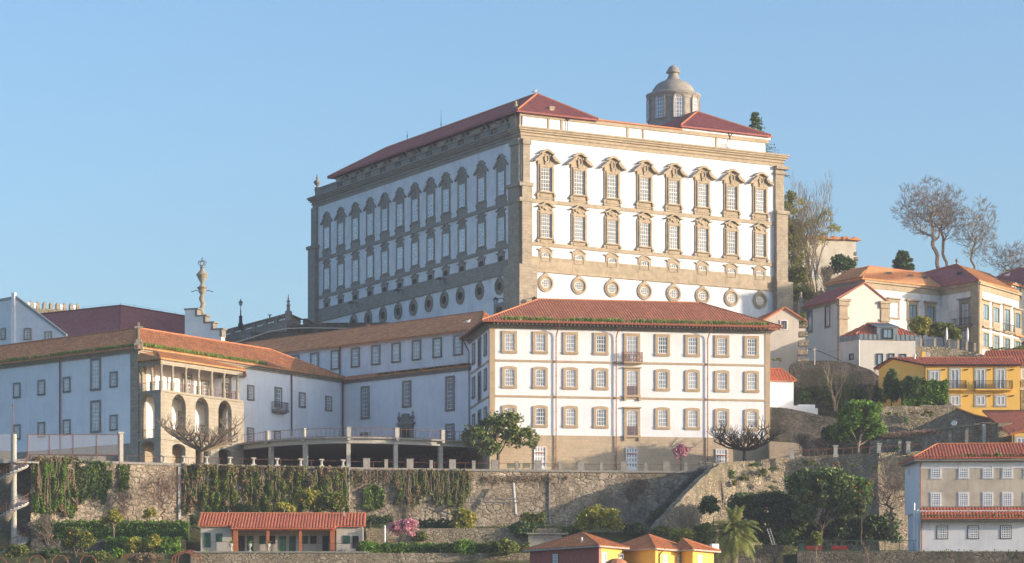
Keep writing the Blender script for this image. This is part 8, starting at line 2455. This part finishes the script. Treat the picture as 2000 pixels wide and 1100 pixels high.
# wisteria on the pergola
pts = [tuple(P(random.uniform(1718, 1838), 0, 1) * 0 + P(px_, 850 - (px_ - 1718) * .06 + random.uniform(-4, 5), random.uniform(364.8, 367.5))) for px_ in [random.uniform(1718, 1838) for _ in range(1500)]]
t = thing('wisteria', 'tangled greyish pink wisteria lying on the left part of the pergola', 'climber', tuple(P(1775, 850, 366))); add_mesh('foliage', leaf_mesh('foliage', pts, .12, M['leaf_br']), t)
pts2 = [tuple(Vector(p) + Vector((random.uniform(-.2, .2), -.1, random.uniform(-.1, .2)))) for p in pts[:350]]
add_mesh('blossom', leaf_mesh('blossom', pts2, .09, M['leaf_pk']), t)
# --- yellow house hedge and dark trees, plants on the dark wall
hedge('ivy_hedge', 'thick bright ivy hedge in front of the yellow house', [(1765, 1852, 744, 792, 379, 3.0)], 'leaf_gn', 3400, .18)
tree('dark_shrub', 'rounded dark shrub left of the ivy hedge of the yellow house', P(1775, 796, 380), [pr3(1785, 762, 380, 34, 26, 2.2)], .1, 'leaf_dk', leaf=.2, per=50, cr=.6, dens=1)
tree('cypress_shrub', 'dark pointed conifer left of the yellow house hedge', P(1741, 798, 382), [pr3(1741, 768, 382, 17, 30, 1.2), pr3(1742, 738, 382, 9, 15, .7)], .1, 'leaf_dk', leaf=.18, per=50, cr=.45, dens=1.2)
bare_tree('fig_tree', 'grey-green leafless fig tree against the dark hill wall', P(1632, 800, 388), 6.4, .14, 4, 3, 'twig_lt', spread=.6, up=.25, shrink=.74, nb=(2, 2))
bare_tree('bare_sapling', 'thin pale leafless tree right of the leafless fig tree', P(1699, 796, 384), 5.6, .09, 5, 1, 'twig_rd', spread=.5, up=.2, shrink=.68)
t = tree('dark_undergrowth', 'shaded creeper and undergrowth along the foot of the dark hill wall', P(1640, 800, 390), [pr3(1600, 778, 390, 46, 22, 1.2), pr3(1690, 776, 390, 40, 24, 1.2)], .06, 'leaf_dk', leaf=.2, per=40, cr=.6, dens=.6, trunk=False)
t = thing('cane_thicket', 'tall dull green vertical stems against the dark hill wall', 'plant', tuple(P(1652, 790, 391)))
mb = MB()
for i in range(120): p = P(random.uniform(1610, 1672), 792, random.uniform(389, 391)); limb(mb, p, p + Vector((random.uniform(-.5, .5), 0, random.uniform(2, 4.6))), .03, .02, .03, 2, 3)
part('stems', mb, M['leaf_ol'], t, uv=False)
# --- mansion garden
tree('lemon_tree', 'lemon tree beside the mansion windows', P(1803, 676, 419), [pr3(1800, 642, 419, 24, 25, 1.8)], .12, 'leaf_yl', leaf=.18, per=50, cr=.55, dens=1.1, fruit=0)
tree('photinia_bush', 'wide reddish-green bush right of the lemon tree', P(1845, 680, 419), [pr3(1840, 648, 419, 27, 20, 1.8), pr3(1860, 655, 418, 14, 14, 1.2)], .1, 'leaf_ol', leaf=.18, per=46, cr=.5, dens=1.0)
hedge('garden_edge', 'low hedge on the mansion terrace edge at the right', [(1933, 2040, 680, 688, 411, 1)], 'leaf_ol', 900, .16)
# --- trees right of the palace
tree('laurel_tree', 'tall dark evergreen hugging the right side of the palace', P(1553, 640, 466), [pr3(1550, 480, 468, 26, 60, 3), pr3(1556, 560, 466, 30, 50, 3), pr3(1542, 405, 468, 13, 34, 2), pr3(1572, 590, 464, 32, 34, 2.5)], .3, 'leaf_ol', leaf=.26, per=44, cr=.95, dens=.6, fork_h=.35)
tree('laurel_tree', 'lower dark foliage behind the tall evergreen by the palace', P(1575, 640, 472), [pr3(1585, 580, 473, 34, 28, 3), pr3(1556, 500, 472, 16, 44, 2.5)], .2, 'leaf_dk', leaf=.28, per=40, cr=.95, dens=.4)
def airy(label, px, by, Y, h, lean, n, spots, mat):
    t = bare_tree('thin_tree', label, P(px, by, Y), h, .16, 6, n, 'twig_lt', lean=lean, spread=.5, up=.25, shrink=.74)
    pts = []
    for (x, y, rx, ry) in spots:
        c, q = crown_pts(tuple(P(x, y, Y)), (rx * Y / F, 2.0, ry * Y / F), 26, 20, .5, .2); pts.append(q)
    add_mesh('foliage', leaf_mesh('foliage', np.concatenate(pts), .14, M[mat]), t)
airy('thin leaning tree with sparse olive leaves before the ruined house, left one', 1590, 600, 463, 17.5, (-.12, 0), 2, [(1565, 410, 22, 26), (1590, 440, 22, 22), (1560, 470, 18, 30), (1600, 470, 18, 20)], 'leaf_yl')
airy('thin forked tree with few leaves before the ruined house, right one', 1594, 602, 461, 16, (.10, 0), 2, [(1612, 425, 20, 22), (1628, 450, 22, 16)], 'leaf_yl')
tree('loquat_tree', 'dark leafy small tree at the foot of the ruined house', P(1648, 560, 458), [pr3(1645, 520, 458, 28, 22, 2)], .12, 'leaf_dk', leaf=.25, per=34, cr=.6, dens=.6)
bare_tree('dry_shrub', 'brown brushwood below the ruined house', P(1615, 575, 457), 4.6, .06, 5, 12, 'twig_lt', spread=.6, up=.2)
# --- skyline trees
k_ = 482 / F
round_tree('tall_bare_tree', 'tallest leafless tree on the skyline above the mansion, crown widest', P(1840, 545, 482), [P(1822, 472, 482)], P(1806, 412, 482), (58 * k_, 4.2, 58 * k_), 1800, .36, twig=4)
round_tree('tall_bare_tree', 'leafless tree standing close beside the tallest one on the skyline', P(1851, 545, 485), [P(1842, 480, 485)], P(1850, 420, 485), (36 * k_, 3.5, 52 * k_), 1000, .27, twig=4)
round_tree('bare_tree', 'slender leafless tree with upright crown right of the two tallest', P(1905, 552, 486), [P(1898, 500, 486), P(1912, 500, 486)], P(1908, 455, 486), (40 * k_, 3.4, 62 * k_), 1200, .2, 'twig_lt', twig=4)
round_tree('bare_tree', 'low greyish leafless tree on the skyline at the right edge', P(1972, 560, 490), [P(1965, 530, 490), P(1985, 530, 490)], P(1975, 512, 490), (44 * k_, 3, 36 * k_), 800, .2, twig=4)
tree('dark_cypress', 'small dark conical evergreen on the skyline left of the mansion roofs', P(1764, 545, 482), [pr3(1764, 520, 482, 20, 22, 1.6), pr3(1762, 502, 482, 12, 12, 1.1)], .15, 'leaf_dk', leaf=.2, per=50, cr=.5, dens=1.2)
t = thing('conifer', 'dark conifer top peeking out behind the right end of the palace', 'tree', tuple(P(1480, 330, 490))); mb = MB(); c = P(1478, 330, 490)
stick(mb, c - Vector((0, 0, 14)), P(1472, 219, 490), .2, .04, 6); part('trunk', mb, M['bark'], t, uv=False); pts = []
for i in range(420):
    y = random.uniform(219, 345); w = 9 + (y - 219) * .42; a = random.uniform(0, 6.28); r = w * random.uniform(.3, 1) * (1.25 if math.cos(a) > 0 else .6)
    p0 = P(1472 + (y - 219) * .05, y, 490); p1 = p0 + Vector((math.cos(a) * r * 490 / F, math.sin(a) * r * 490 / F, -.25)); 
    for k in range(12): pts.append(tuple(p0.lerp(p1, .35 + .65 * k / 12) + Vector((random.uniform(-.2, .2), random.uniform(-.2, .2), random.uniform(-.12, .12)))))
add_mesh('foliage', leaf_mesh('foliage', pts, .19, M['leaf_dk']), t)

# --- low plants covering the garden beds and slopes
def cover(name, n, xr, yr, mat, size, hmax, seed=0):
    P_ = []
    for i in range(n):
        x = random.uniform(*xr); y = random.uniform(*yr)
        if mnoise.noise(Vector((x * .35, y * .35, seed))) < -.12: continue
        P_.append((x, y, gz(x, y) + random.uniform(0, hmax) * (.6 + mnoise.noise(Vector((x * .8, y * .8, 5 + seed))))))
    me = leaf_mesh(name, P_, size, M[mat], droop=0); o = bpy.data.objects.new(name, me); COL.objects.link(o); o['kind'] = 'stuff'
cover('ground_cover', 9000, (-66, 10), (309, 346), 'leaf_gn', .16, .5)
cover('ground_cover', 7000, (-66, 24), (331, 364), 'leaf_ol', .15, .55, 3)
cover('ground_cover', 5000, (-66, 10), (309, 346), 'leaf_br', .13, .35, 7)
cover('ground_cover', 7000, (18, 62), (323, 362), 'leaf_ol', .16, .5, 9)
cover('ground_cover', 5000, (24, 62), (367, 400), 'leaf_br', .15, .6, 11)
cover('ground_cover', 4000, (24, 70), (367, 430), 'leaf_ol', .16, .6, 13)
# ================================================================ HAZE
hb = MB(); hb.cube(-700, 700, -30, 1000, -18, 110)
hm = bpy.data.materials.new('haze'); hm.use_nodes = True; hn = hm.node_tree; hn.nodes.clear()
ho = hn.nodes.new('ShaderNodeOutputMaterial'); hv = hn.nodes.new('ShaderNodeVolumePrincipled')
hv.inputs['Color'].default_value = (.85, .89, 1.0, 1); hv.inputs['Density'].default_value = 0.00017; hv.inputs['Anisotropy'].default_value = .1
hn.links.new(hv.outputs[0], ho.inputs['Volume'])
hz = bpy.data.objects.new('haze', make_mesh('haze', hb, hm, uv=False)); COL.objects.link(hz); hz['kind'] = 'stuff'
